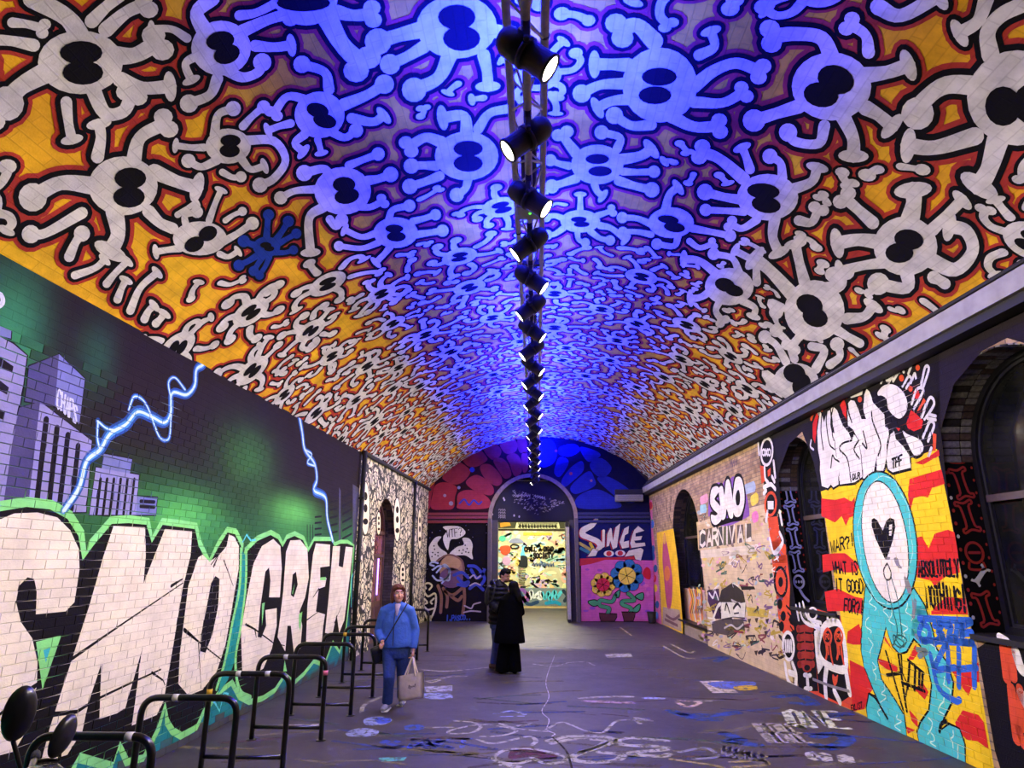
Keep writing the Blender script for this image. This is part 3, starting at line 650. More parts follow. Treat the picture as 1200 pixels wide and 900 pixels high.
crit(fC, (560, 780), 80, 54, [(550, 768, 38, 15, 8), (572, 795, 38, 18, 8)], [([(540, 735), (555, 680), (585, 655)], 'T', 14), ([(490, 785), (440, 765), (388, 762)], 'o', 11), ([(490, 822), (440, 812), (390, 812)], 'o', 10), ([(635, 800), (700, 812), (768, 826)], 'o', 12), ([(585, 825), (570, 862), (510, 855)], 'o', 11), ([(625, 845), (660, 868), (705, 855)], 'b', 10)], 13)
crit(fC, (240, 775), 70, 40, [(235, 768, 28, 10), (245, 785, 28, 10)], [([(180, 765), (150, 755), (120, 760)], 'o', 10), ([(300, 755), (330, 745), (350, 738)], 'b', 10), ([(310, 790), (350, 800), (400, 840)], 'T', 11), ([(240, 735), (240, 700), (240, 680)], 'T', 10), ([(180, 800), (150, 820), (125, 822)], 'o', 10), ([(275, 810), (310, 835), (345, 842)], 'o', 10), ([(230, 815), (235, 840), (258, 850)], 'o', 9)], 12)
crit(fD, (525, 300), 140, 120, [(540, 275, 66, 50, 20), (488, 328, 62, 44, 10)], [([(530, 210), (490, 130), (400, 115), (318, 122)], 'b', 26), ([(630, 262), (720, 250), (795, 225)], 'T', 26), ([(410, 370), (330, 395), (252, 420)], 'o', 22), ([(560, 395), (600, 480), (602, 545)], 'T', 24), ([(645, 375), (690, 400), (738, 440)], 'T', 24), ([(500, 438), (480, 500), (400, 495), (372, 462)], 'o', 18), ([(655, 180), (645, 120), (592, 82)], 'b', 20)], 24)
crit(fD, (1180, 340), 178, 168, [(1130, 368, 64, 70), (1225, 360, 60, 70)], [([(1060, 300), (930, 295), (850, 350), (828, 395)], 'o', 32), ([(1030, 475), (890, 515), (795, 508)], 'T', 28), ([(1110, 490), (1080, 590), (1045, 650)], 'T', 34), ([(1085, 190), (1075, 110), (1120, 50), (1200, 10)], '', 28)], 30)
crit(fD, (300, 690), 108, 82, [(285, 668, 58, 28, 5), (295, 715, 52, 30, 10)], [([(215, 625), (130, 555), (70, 532)], 'b', 20), ([(238, 592), (225, 550), (210, 515)], 'T', 15), ([(352, 622), (345, 570), (308, 546)], 'o', 15), ([(380, 665), (455, 635), (475, 585)], 'T', 18), ([(215, 700), (150, 690), (80, 672)], 'o', 16), ([(218, 742), (150, 738), (82, 735)], 'o', 12), ([(325, 765), (318, 830), (340, 885)], 'T', 18), ([(262, 770), (210, 800), (172, 785)], 'b', 13), ([(410, 772), (455, 778), (478, 735)], 'b', 16)], 17)
crit(fD, (785, 862), 112, 104, [(798, 838, 52, 36, 10), (765, 885, 50, 36)], [([(800, 775), (815, 710), (812, 665)], 'T', 30), ([(705, 850), (620, 840), (545, 852)], 'T', 24), ([(880, 805), (930, 755), (985, 700)], 'T', 20), ([(670, 780), (620, 735), (575, 695)], 'b', 20)], 22)
crit(fH, (790, 115), 108, 100, [], [([(870, 160), (960, 195), (1022, 130), (1000, 60), (940, 42)], 'T', 24), ([(715, 170), (640, 180), (555, 200)], 'T', 18), ([(790, 200), (790, 260), (690, 245)], 'o', 22), ([(885, 222), (905, 232), (925, 245)], '', 20)], 22)
crit(fH, (465, 340), 106, 108, [(448, 318, 48, 36, 20), (468, 362, 46, 34, 20)], [([(385, 280), (310, 200), (255, 155)], 'T', 22), ([(500, 265), (555, 250), (555, 215)], 'b', 22), ([(350, 330), (310, 310), (330, 345)], 'o', 14), ([(430, 410), (405, 440), (385, 465)], 'b', 16), ([(540, 405), (580, 430), (625, 455)], '', 16), ([(580, 368), (640, 360), (672, 322)], 'T', 18), ([(430, 238), (412, 170), (398, 105)], 'T', 18)], 20)
crit(fH, (165, 255), 86, 66, [(150, 248, 36, 24, 15), (182, 268, 34, 20, 15)], [([(120, 210), (60, 165), (5, 158)], 'T', 14), ([(200, 205), (175, 155), (110, 140)], 'o', 12), ([(100, 270), (65, 292), (28, 298)], 'T', 13), ([(135, 300), (118, 340), (140, 375)], 'b', 12), ([(210, 305), (255, 330), (250, 360)], 'T', 12), ([(262, 240), (252, 170), (185, 128)], 'T', 13)], 14)
crit(fH, (400, 590), 80, 66, [(395, 560, 40, 34, 20), (420, 600, 32, 40, 20)], [([(330, 590), (290, 560), (318, 605)], 'o', 14), ([(365, 520), (330, 460), (290, 432)], 'o', 13), ([(395, 510), (370, 450), (330, 410)], 'o', 13), ([(470, 545), (500, 480), (455, 465)], '', 15), ([(520, 530), (555, 500), (545, 458)], 'o', 14)], 15)
for P_, w_, k_ in (([(690, 20), (770, 50), (900, -20)], 26, 'T'), ([(1070, -10), (1040, 70), (975, 112)], 24, 'T')): occupy(bone(fD(*P_), w_ / 3, k_, 1.8, 6, 5)[::3], 0.09)
for P_, w_, k_ in (([(120, 30), (240, 0), (250, 0)], 14, 'o'), ([(660, 20), (820, 0), (860, -30)], 20, '')): pass
# rows of loose bones along the left springing
for q in ([(260, 215), (330, 190), (365, 160)], [(372, 245), (400, 210), (445, 165)], [(410, 300), (425, 260), (440, 232)], [(455, 340), (490, 260), (550, 205)], [(505, 370), (520, 340), (540, 322)], [(545, 385), (560, 370), (575, 350)]):
    occupy(bone(fE(*q), 4.2, 'T', 1.7, 4, 3.6)[::3], 0.08)

# ---- smaller creatures: bodies where the photograph shows them, arms grown freely, further ones fill the rest
rnd = random.Random(11)
OCCA = [np.array(OCC)]
def free(p, r):
    O = OCCA[0]; return not np.any((O[:, 0] - p[0]) ** 2 + (O[:, 1] - p[1]) ** 2 < (O[:, 2] + r) ** 2)
def put(rows): OCCA[0] = np.concatenate([OCCA[0], np.array(rows)])
def grown(c, r, far, col=WHITE):
    near = c[1] < 11
    w = r * rnd.uniform(0.16, 0.20); ob = r * 0.145; rb = r * (0.135 if near else 0.20)
    th = rnd.uniform(0, math.pi); tilt = rnd.uniform(-0.5, 0.5)
    pd = np.array([math.cos(tilt), math.sin(tilt)]) ; pu = np.array([-pd[1], pd[0]])
    pup = [(*(c + pu * s * r * 0.25), r * 0.46, r * 0.27, tilt) for s in (-1, 1)]
    blob(c, r, r * rnd.uniform(0.86, 1.0), 0, ob, rb, pup, col, 's')
    own = [(c[0], c[1], r * 1.05)]; n = rnd.randint(7, 9); a0 = rnd.uniform(0, 7)
    for k in range(n):
        best = None
        for _ in range(5):
            ang = a0 + 2 * math.pi * k / n + rnd.uniform(-0.25, 0.25); ln = r * rnd.uniform(0.85, 1.6); bend = rnd.uniform(-0.9, 0.9)
            d1 = np.array([math.cos(ang), math.sin(ang)]); d2 = np.array([math.cos(ang + bend), math.sin(ang + bend)]); d3 = np.array([math.cos(ang + bend * 2.2), math.sin(ang + bend * 2.2)])
            s0 = c + d1 * r * (0.85 if rnd.random() < 0.6 else 1.25)
            Q = [s0, s0 + d1 * ln * 0.4, s0 + d1 * ln * 0.4 + d2 * ln * 0.35, s0 + d1 * ln * 0.4 + d2 * ln * 0.35 + d3 * ln * 0.3]
            if all(free(q, w * 2.0) for q in Q[1:]): best = Q; break
        if best is not None:
            bone(best, w, rnd.choice('ooobTT'), 1.75, ob, rb, col, 's'); own += [(q[0], q[1], w * 1.7) for q in best[1:]]
    put(own)
mids = [(fE, (660, 305), 62), (fE, (880, 345), 58), (fE, (1090, 410), 45), (fE, (1150, 245), 55), (fE, (1165, 500), 42), (fE, (885, 550), 40), (fF, (245, 240), 0), (fF, (440, 280), 55), (fF, (190, 415), 0), (fF, (265, 500), 0), (fF, (390, 535), 44), (fF, (480, 385), 48), (fF, (500, 540), 38), (fF, (595, 425), 42),
        (fF, (720, 545), 40), (fF, (685, 485), 44), (fF, (715, 150), 58), (fF, (750, 258), 52), (fF, (830, 365), 45), (fF, (575, 605), 36), (fF, (645, 635), 34), (fF, (350, 655), 40), (fF, (210, 700), 42), (fF, (835, 565), 40), (fF, (850, 625), 36), (fF, (415, 730), 32), (fF, (480, 615), 34),
        (fG, (455, 220), 62), (fG, (315, 335), 56), (fG, (615, 390), 55), (fG, (370, 445), 46), (fG, (345, 515), 40), (fG, (595, 510), 48), (fG, (770, 500), 54), (fG, (260, 570), 40), (fG, (440, 610), 38), (fG, (535, 575), 40), (fG, (625, 690), 44), (fG, (780, 690), 48), (fG, (250, 660), 30), (fG, (405, 720), 34), (fG, (150, 400), 40), (fG, (150, 280), 55), (fG, (230, 30), 0)]
for fr, c, r in mids:
    if not r: r = 50
    p0 = np.array(S_VAULT.px(fr(c)))[0]; k = 0.235 * rnd.uniform(0.9, 1.08)
    if free(p0, k * 0.9): grown(p0, k, False)
lo_a = VR * math.asin((-3.9 - VCX) / VR); hi_a = VR * math.asin((4.1 - VCX) / VR)
tries = 0; made = 0
while tries < 9000:
    tries += 1
    p0 = np.array([rnd.uniform(lo_a, hi_a), rnd.uniform(2.2, 21.9)])
    r = rnd.uniform(0.19, 0.25)
    if free(p0, r * 1.6): grown(p0, r, True); made += 1
# loose bones in the gaps
for _ in range(14000):
    p0 = np.array([rnd.uniform(lo_a, hi_a), rnd.uniform(2.0, 21.9)]); r = rnd.uniform(0.030, 0.048); ang = rnd.uniform(0, 2 * math.pi); ln = rnd.uniform(0.10, 0.30); bend = rnd.uniform(-0.8, 0.8)
    d1 = np.array([math.cos(ang), math.sin(ang)]); d2 = np.array([math.cos(ang + bend), math.sin(ang + bend)])
    Q = [p0, p0 + d1 * ln * 0.5, p0 + d1 * ln * 0.5 + d2 * ln * 0.5]
    near = p0[1] < 7.5
    if near and rnd.random() < 0.6: continue
    if all(free(q, r * (2.6 if near else 1.5)) for q in Q):
        bone(Q, r, rnd.choice('obT'), 1.75, 0.028, 0.034, WHITE, 's', foot=rnd.choice([None, None, 1.5])); put([(q[0], q[1], r * 1.7) for q in Q])
VP.build('vault_mural', M_VAULT, ceiling)

# ================================================================== LEFT WALL MURAL
M_PAINT = paint_mat('wall_paint', grime=0.22, bump=0.5)
LM_END = 13.56
def left_ground(A):
    """sprayed ground: dark brown wall, green spray round the skyline, teal below the lettering"""
    base = np.tile(np.array(lin('211719')), (len(A), 1))
    zt_ = 2.28 - 0.012 * (A[:, 0] - 5.0)
    k = np.clip(0.80 * np.exp(-((A[:, 1] - zt_) / 0.42) ** 2) * (0.72 + 0.28 * np.sin(A[:, 0] * 1.9 + 1.0)), 0, 1)[:, None]
    base = base * (1 - k) + np.array(lin('3f9a4e')) * k
    blobs = [((6, 400), 0.30, 0.5, '3f9a62', 0.8), ((112, 420), 0.22, 0.3, '2f6448', 0.55), ((292, 540), 0.75, 0.40, '4a9a4a', 0.35), ((345, 600), 0.9, 0.22, '6acc58', 0.7), ((215, 605), 0.6, 0.2, '62c85c', 0.7)]
    for c, ra, rb, col, s in blobs:
        p = S_LEFT.px([c])[0]; k = np.clip(s * np.exp(-(((A[:, 0] - p[0]) / ra) ** 2 + ((A[:, 1] - p[1]) / rb) ** 2)), 0, 1)[:, None]
        base = base * (1 - k) + np.array(lin(col)) * k
    k = np.clip((0.95 - A[:, 1]) / 0.35, 0, 1)[:, None] * 0.9
    base = base * (1 - k) + np.array(lin('1f7f7c')) * k
    edge = 0.13 + 0.05 * np.sin(A[:, 0] * 3.1) * np.sin(A[:, 0] * 7.7 + 1.0) + 0.03 * np.sin(A[:, 0] * 17.0)   # splashed dirt
    k = np.clip((edge - A[:, 1]) / 0.04, 0, 1)[:, None] * 0.9
    return base * (1 - k) + np.array(lin('4a4038')) * k
lg = grid_surface('mural_ground', S_LEFT, Y0, LM_END, 190, 0.0, 4.9, 70, M_PAINT, left_ground, 0.001, wall_left)
LP = Paint(S_LEFT, 0.0004)
z1, l2, c3, c4 = frame(0, 300, 3), frame(0, 550, 2.571), frame(200, 450, 3.75), frame(200, 600, 3)
DK, LIL, LILD, BLU = '17131c', '8c88bd', '4d4873', '6367a8'
def bld(fr, P, c, ow=0.014): LP.outlined(fr(*P), c, 1, ow, DK)
bld(z1, [(-120, 60), (0, 90), (20, 110), (45, 150), (35, 290), (-120, 250)], '7378b4')
LP.stroke(z1((-30, 150), (0, 135), (8, 165), (-30, 190)), 0.02, 'd4d8f0', 3)
bld(z1, [(-160, 220), (0, 285), (45, 310), (92, 350), (75, 480), (40, 660), (5, 900), (-160, 900)], LIL)
for q in ([(-100, 300), (-10, 350), (45, 388), (40, 412), (-10, 385), (-100, 345)], [(-100, 390), (0, 440), (28, 462), (22, 488), (0, 475), (-100, 430)], [(-100, 500), (0, 540), (12, 550), (7, 575), (-100, 540)], [(-100, 600), (-5, 640), (-10, 670), (-100, 640)]): LP.poly(z1(*q), DK, 3)
bld(z1, [(100, 388), (205, 345), (190, 530), (85, 510)], LILD); bld(z1, [(205, 345), (296, 432), (276, 592), (188, 522)], '7377b8')
bld(z1, [(60, 535), (138, 512), (95, 900), (5, 900)], '4a446c'); bld(z1, [(138, 512), (320, 650), (300, 900), (92, 900)], LIL)
LP.text('CHAPS', z1((196, 530))[0], z1((268, 588))[0], z1((200, 465))[0], 0.010, 'c9cdf2', 3, 0.1)
for a, b in (((160, 575), (125, 880)), ((198, 605), (168, 890)), ((236, 630), (205, 890)), ((272, 668), (248, 890))): LP.stroke(z1(a, b), 0.028, DK, 3, False)
bld(z1, [(362, 695), (462, 715), (454, 765), (355, 748)], '7176ad'); bld(z1, [(335, 743), (486, 770), (476, 910), (312, 910)], '8a88bd')
for x in (345, 368, 392, 416, 440, 464): LP.stroke(z1((x + 6, 785), (x - 8, 905)), 0.018, DK, 3, False)
bld(z1, [(482, 845), (552, 850), (546, 910), (474, 910)], '6f74ad')
for yy in (862, 880): LP.stroke(z1((492, yy), (540, yy + 3)), 0.018, DK, 3, False)
for P in ([(555, 605), (582, 598), (582, 690), (553, 690)], [(590, 605), (638, 600), (640, 720), (590, 720)], [(625, 560), (640, 525), (670, 530), (668, 720), (628, 720)], [(690, 495), (705, 460), (740, 450), (747, 720), (692, 720)], [(745, 470), (765, 440), (765, 372), (795, 350), (802, 440), (832, 460), (832, 730), (745, 720)]): bld(c3, P, '8d8cab', 0.02)
for P in ([(800, 440), (832, 460), (832, 730), (800, 720)], [(740, 452), (747, 470), (747, 720), (738, 720)]): LP.poly(c3(*P), '4c4a58', 3)
for i in range(6): LP.stroke(c3((755, 500 + 36 * i), (795, 478 + 36 * i)), 0.022, DK, 3, False)
for i in range(5): LP.stroke(c3((700, 520 + 34 * i), (732, 512 + 34 * i)), 0.02, DK, 3, False)
for x in (600, 612, 624): LP.stroke(c3((x, 620), (x, 690)), 0.014, DK, 3, False)
for i in range(4): LP.stroke(c3((634, 585 + 26 * i), (662, 582 + 26 * i)), 0.016, DK, 3, False)
# lightning
def bolt(fr, P, w):
    LP.stroke(fr(*P), [w * 3.2, w * 2.4, w * 3.4, w * 2.2], '2b4f9e', 4); LP.stroke(fr(*P), [w * 1.9, w * 1.3, w * 2.0, w * 1.4], '4f92e6', 5); LP.stroke(fr(*P), [w * 0.9, w * 0.6, w], 'cdeaff', 6)
bolt(z1, [(728, 345), (715, 380), (690, 400), (684, 455), (655, 488), (605, 482), (597, 555), (575, 586), (532, 566), (482, 548), (440, 592), (385, 625), (350, 680), (302, 722), (275, 815), (222, 895)], 0.020)
for P in ([(650, 470), (615, 428), (592, 445), (600, 500)], [(532, 566), (505, 512), (470, 494), (450, 540)], [(532, 570), (560, 638), (592, 640), (600, 555)], [(340, 580), (372, 606), (400, 612)], [(342, 580), (340, 640), (350, 685)]): bolt(z1, P, 0.009)
bolt(c3, [(565, 140), (578, 215), (590, 290), (632, 350), (642, 420), (630, 468), (680, 500), (688, 590), (712, 690)], 0.026)
bolt(c3, [(592, 290), (620, 310), (600, 345), (632, 360)], 0.014)
# lettering: green edge, black body, cream faces
GRN, CRM, BK, TEA = '86dc7c', 'e6dccb', '110e10', '1f8f86'
body = [(-60, 625), (-20, 606), (0, 599), (30, 594), (58, 597), (78, 608), (91, 628), (96, 657), (108, 640), (130, 614), (150, 613), (171, 615), (177, 636), (190, 615), (205, 617), (228, 620), (232, 640), (244, 662), (256, 640), (266, 624), (275, 626), (282, 640), (281, 665), (288, 647), (301, 634), (317, 627), (326, 632), (331, 641), (336, 632), (345, 628), (355, 633), (361, 647), (368, 634), (388, 634), (392, 640), (399, 637), (407, 637), (414, 640),
        (410, 690), (405, 735), (398, 762), (390, 750), (380, 777), (368, 772), (356, 787), (345, 797), (334, 788), (322, 806), (308, 815), (293, 819), (281, 813), (272, 796), (258, 806), (237, 832), (230, 848), (213, 858), (203, 852), (197, 842), (193, 822), (183, 853), (167, 884), (150, 888), (140, 868), (132, 893), (93, 882), (80, 905), (60, 960), (-60, 960)]
bp_px = LP.surf.px(body)
LP.add(strip(bp_px, 0.075, True), GRN, 4, 's'); LP.add(tess(bp_px), BK, 5, 's')
# teal wedge between O and C
LP.poly(c4((246, 135), (262, 150), (262, 250), (246, 380), (225, 520), (200, 590), (165, 640), (185, 520), (215, 380), (236, 260)), TEA, 6)
for P in ([(246, 130), (240, 270), (215, 390), (190, 520), (160, 620)], [(264, 140), (262, 260), (245, 400), (226, 520), (240, 625), (280, 652)]): LP.stroke(c4(*P), 0.030, GRN, 7)
faces = [
 (l2, [(-150, 190), (-60, 150), (0, 150), (40, 133), (110, 130), (170, 145), (210, 185), (235, 240), (237, 300), (222, 400), (195, 428), (105, 437), (108, 370), (100, 330), (80, 325), (55, 350), (45, 400), (60, 460), (95, 510), (110, 580), (108, 650), (90, 740), (70, 800), (40, 850), (-150, 900)]),
 (l2, [(340, 170), (435, 175), (437, 260), (430, 345), (495, 180), (577, 187), (572, 260), (548, 360), (515, 560), (490, 700), (470, 740), (395, 772), (405, 700), (425, 545), (375, 720), (350, 735), (297, 752), (303, 585), (265, 700), (245, 790), (200, 860), (120, 885), (150, 770), (215, 570), (270, 400), (310, 260)]),
 (c4, [(110, 150), (135, 175), (170, 150), (195, 120), (203, 78), (222, 88), (238, 120), (237, 200), (215, 330), (190, 470), (160, 560), (110, 625), (60, 645), (25, 605), (30, 500), (60, 260), (95, 160)]),
 (c4, [(250, 560), (245, 420), (265, 300), (290, 180), (320, 120), (360, 95), (385, 120), (390, 200), (383, 300), (345, 300), (350, 240), (345, 195), (332, 210), (315, 330), (305, 440), (318, 442), (335, 400), (332, 345), (372, 338), (372, 400), (355, 480), (325, 550), (280, 580)]),
 (c4, [(402, 490), (375, 440), (383, 380), (395, 280), (405, 140), (420, 100), (455, 98), (480, 130), (485, 230), (472, 300), (452, 350), (462, 400), (455, 480), (432, 492), (422, 400), (410, 400)]),
 (c4, [(475, 470), (480, 330), (500, 150), (510, 110), (560, 115), (558, 190), (525, 195), (525, 230), (547, 232), (542, 262), (520, 270), (510, 350), (542, 360), (536, 400), (530, 462)]),
 (c4, [(542, 425), (555, 300), (570, 120), (595, 120), (590, 190), (605, 195), (615, 122), (640, 125), (630, 220), (610, 380), (592, 425), (583, 360), (568, 430)])]
for fr, P in faces: LP.poly(fr(*P), CRM, 8)
for fr, P in ((c4, [(155, 225), (170, 235), (165, 330), (145, 430), (120, 495), (102, 490), (105, 430), (125, 330), (140, 250)]), (c4, [(440, 210), (446, 255), (432, 300), (422, 292), (428, 220)])): LP.poly(fr(*P), BK, 9)
LP.poly(l2((106, 520), (182, 500), (125, 665)), GRN, 9); LP.poly(l2((128, 545), (150, 536), (135, 582)), '3bb0b8', 10)
for P in ([(320, 322), (330, 318), (320, 400)], [(436, 250), (430, 292), (425, 285)], [(450, 360), (462, 350), (455, 420), (450, 400)], [(525, 230), (545, 228), (545, 240), (525, 240)], [(400, 520), (408, 560), (395, 560)]): LP.poly(c4(*P), GRN, 9)
for fr, P, w in ((l2, [(205, 577), (360, 470), (550, 342)], 0.010), (l2, [(160, 738), (230, 730), (290, 692), (400, 640), (482, 603)], 0.012), (l2, [(455, 612), (490, 636), (495, 650)], 0.008), (l2, [(555, 485), (600, 522)], 0.014), (l2, [(80, 672), (112, 645)], 0.02), (l2, [(0, 735), (60, 690)], 0.008), (c4, [(45, 412), (95, 455), (180, 522)], 0.010), (c4, [(95, 455), (105, 620)], 0.006), (c4, [(185, 170), (218, 260)], 0.007), (c4, [(150, 190), (170, 145), (140, 185)], 0.012),
                 (c4, [(0, 260), (40, 235)], 0.012), (c4, [(262, 395), (295, 412), (360, 460), (400, 470)], 0.010), (c4, [(295, 412), (300, 440)], 0.01), (c4, [(470, 385), (520, 350)], 0.008), (c4, [(575, 390), (600, 330)], 0.008), (c4, [(520, 270), (500, 300)], 0.01)): LP.stroke(fr(*P), [w * 1.6, w, w * 0.7], BK, 9, False)
for P in ([(150, 665), (170, 700), (185, 635), (200, 640)], [(252, 105), (265, 80), (280, 100), (296, 98)]): LP.stroke(c4(*P), 0.014, '5fd0d8', 9, False)
for P in ([(640, 220), (636, 240), (634, 330)],): LP.stroke(c4(*P), 0.03, '55c8c0', 9)
left_paint = LP

# ---- bricks that show in relief through the paint, cut out of the same mural
def tri_clip(T, y0, y1, z0, z1):
    P = [tuple(q) for q in T]
    for ax, lim, sg in ((0, y0, 1), (0, y1, -1), (1, z0, 1), (1, z1, -1)):
        R = []
        for k in range(len(P)):
            a, b = P[k], P[(k + 1) % len(P)]; da, db = (a[ax] - lim) * sg, (b[ax] - lim) * sg
            if da >= 0: R.append(a)
            if (da > 0 and db < 0) or (da < 0 and db > 0):
                t_ = da / (da - db); R.append((a[0] + (b[0] - a[0]) * t_, a[1] + (b[1] - a[1]) * t_))
        P = R
        if len(P) < 3: return None
    return P
def painted_bricks(paint, surf, ground, ya, yb, za, zb, matb, parent, limit, proud=0.0015, bw=0.225, bh=0.075, jt=0.0055):
    """real bricks over part of a wall; every brick carries its cut of the mural"""
    cells = {}
    r0, r1 = int(za / bh), int(math.ceil(zb / bh))
    def key_rect(r, c):
        sh = 0.5 * bw * (r % 2); return c * bw - sh + jt / 2, (c + 1) * bw - sh - jt / 2, r * bh + jt / 2, (r + 1) * bh - jt / 2
    for A, F, col, L in paint.I:
        if A[:, 0].min() > yb or A[:, 0].max() < ya: continue
        for f in F:
            T = A[f]; ymin, zmin = T.min(0); ymax, zmax = T.max(0)
            if ymax < ya - bw or ymin > yb + bw or zmax < za or zmin > zb: continue
            for r in range(max(r0, int(zmin / bh)), min(r1, int(zmax / bh) + 1)):
                sh = 0.5 * bw * (r % 2)
                for c in range(int(math.floor((max(ya - bw, ymin) + sh) / bw)), int(math.floor((min(yb + bw, ymax) + sh) / bw)) + 1):
                    y0, y1, q0, q1 = key_rect(r, c); P = tri_clip(T, y0, y1, q0, q1)
                    if P: cells.setdefault((r, c), []).append((L, col, P))
    out = []; rb = random.Random(2)
    def inside(P, q):
        s = 0
        for k in range(len(P)):
            a, b = P[k], P[(k + 1) % len(P)]; c = (b[0] - a[0]) * (q[1] - a[1]) - (b[1] - a[1]) * (q[0] - a[0])
            if abs(c) < 1e-12: continue
            if s == 0: s = 1 if c > 0 else -1
            elif (c > 0) != (s > 0): return False
        return True
    for r in range(r0, r1):
        sh = 0.5 * bw * (r % 2)
        for c in range(int(math.ceil((ya + sh) / bw)), int(math.floor((yb + sh) / bw))):
            y0, y1, q0, q1 = key_rect(r, c)
            pr = proud + rb.uniform(-0.0008, 0.0008)
            gc = ground(np.array([((y0 + y1) / 2, (q0 + q1) / 2)]))[0]
            lst = sorted(cells.get((r, c), []), key=lambda e: e[0])
            # a colour that fills the whole brick replaces the ground below it
            full = -1
            for i, (L, col, P) in enumerate(lst):
                pa = np.array(P); ar = 0.5 * abs(np.dot(pa[:, 0], np.roll(pa[:, 1], 1)) - np.dot(pa[:, 1], np.roll(pa[:, 0], 1)))
                if ar > 0.999 * (y1 - y0) * (q1 - q0): full = i
            if full >= 0: gc = lst[full][1]; lst = lst[full + 1:]
            A = [(y0, q0), (y1, q0), (y1, q1), (y0, q1)]
            b = 0.002; Af = [(y0 + b, q0 + b), (y1 - b, q0 + b), (y1 - b, q1 - b), (y0 + b, q1 - b)]
            cc = []
            for q in [(y0 + .003, q0 + .003), (y1 - .003, q0 + .003), (y1 - .003, q1 - .003), (y0 + .003, q1 - .003)]:
                c_ = gc
                for L, col, P in lst:
                    if inside(P, q): c_ = col[:3]
                cc.append(c_)
            V = [*surf.xyz(A, 0.0), *surf.xyz(A, pr - b + 0.0040), *surf.xyz(Af, pr + 0.0040), *surf.xyz(Af, pr + 0.0040)]; U = A * 2 + Af * 2; C = cc * 3 + [gc] * 4
            F = [(0, 1, 5, 4), (1, 2, 6, 5), (2, 3, 7, 6), (3, 0, 4, 7), (4, 5, 9, 8), (5, 6, 10, 9), (6, 7, 11, 10), (7, 4, 8, 11), (12, 13, 14, 15)]
            for L, col, P in lst:
                P = tri_clip_poly(P, y0 + b, y1 - b, q0 + b, q1 - b)
                if not P: continue
                n = len(V); V += list(surf.xyz(np.array(P), pr + 0.0043 + L * 0.0002)); U += P; C += [col[:3]] * len(P); F.append(tuple(range(n, n + len(P))))
            out.append(((r, c), V, F, U, C, (y0 + y1) / 2, (q0 + q1) / 2))
    out.sort(key=lambda e: e[5] * 1.0 + 0.2 * abs(e[6] - 1.2))
    for k, (rc, V, F, U, C, yy, zz) in enumerate(out[:limit]): mobj('brick', V, F, matb, parent, False, U, C)
    if out[limit:]:
        VV, FF, UU, CC = [], [], [], []
        for rc, V, F, U, C, yy, zz in out[limit:]:
            n = len(VV); VV += V; FF += [tuple(i + n for i in f) for f in F]; UU += U; CC += [tuple(c) for c in C]
        o = mobj('distant_bricks', VV, FF, matb, parent, False, UU, CC); o['kind'] = 'stuff'
    return len(out)
def tri_clip_poly(P, y0, y1, z0, z1): return tri_clip(P, y0, y1, z0, z1)
M_PBRICK = paint_mat('painted_brick', brick=False, grime=0.22, bump=0.35)
left_paint.build('lettering_mural', M_PAINT, wall_left)
NB = painted_bricks(left_paint, S_LEFT, left_ground, 4.05, 9.0, 0.0, 3.6, M_PBRICK, wall_left, 300)

# ---- doodled panel at the far end of the left wall
dm = bpy.data.materials.new('doodle_paint'); t, N, L, P = nt(dm)
uv = N.new('ShaderNodeUVMap'); uv.uv_map = 'UVMap'
nz = N.new('ShaderNodeTexNoise'); nz.inputs['Scale'].default_value = 3.0; nz.inputs['Detail'].default_value = 2; L.new(uv.outputs[0], nz.inputs['Vector'])
ad = N.new('ShaderNodeMix'); ad.data_type = 'RGBA'; ad.blend_type = 'LINEAR_LIGHT'; ad.inputs[0].default_value = 0.16; L.new(uv.outputs[0], ad.inputs[6]); L.new(nz.outputs['Color'], ad.inputs[7])
def vor(scale, feat):
    v = N.new('ShaderNodeTexVoronoi'); v.feature = feat; v.inputs['Scale'].default_value = scale; L.new(ad.outputs[2], v.inputs['Vector']); return v
def thr(sock, a, b):
    m = N.new('ShaderNodeMapRange'); m.inputs[1].default_value = a; m.inputs[2].default_value = b; L.new(sock, m.inputs[0]); return m.outputs[0]
e1 = thr(vor(2.4, 'DISTANCE_TO_EDGE').outputs['Distance'], 0.05, 0.07)
f1 = vor(2.4, 'F1').outputs['Distance']; e2 = thr(f1, 0.07, 0.09)
wv = N.new('ShaderNodeMath'); wv.operation = 'SINE'; sm_ = N.new('ShaderNodeMath'); sm_.operation = 'MULTIPLY'; sm_.inputs[1].default_value = 26; L.new(f1, sm_.inputs[0]); L.new(sm_.outputs[0], wv.inputs[0]); e3 = thr(wv.outputs[0], -0.80, -0.6)
e4 = thr(vor(5.5, 'DISTANCE_TO_EDGE').outputs['Distance'], 0.03, 0.06)
mn = None
for s_ in (e1, e2, e3, e4):
    if mn is None: mn = s_; continue
    q = N.new('ShaderNodeMath'); q.operation = 'MINIMUM'; L.new(mn, q.inputs[0]); L.new(s_, q.inputs[1]); mn = q.outputs[0]
cm = N.new('ShaderNodeMix'); cm.data_type = 'RGBA'; L.new(mn, cm.inputs[0]); cm.inputs[6].default_value = (*lin('14110f'), 1); cm.inputs[7].default_value = (*lin('e4d9b4'), 1); L.new(cm.outputs[2], P.inputs['Base Color']); P.inputs['Roughness'].default_value = 0.7
DPL = [(LM_END + 0.06, 0.0), (15.13, 0.0)] + DOOR[1:-1] + [(17.13, 0.0), (YE, 0.0), (YE, 4.9), (LM_END + 0.06, 4.9)]
poly_holes('doodle_panel', S_LEFT, DPL, [], dm, 0.003, wall_left)
DP = Paint(S_LEFT, 0.003)
d8 = frame(420, 540, 4.5)
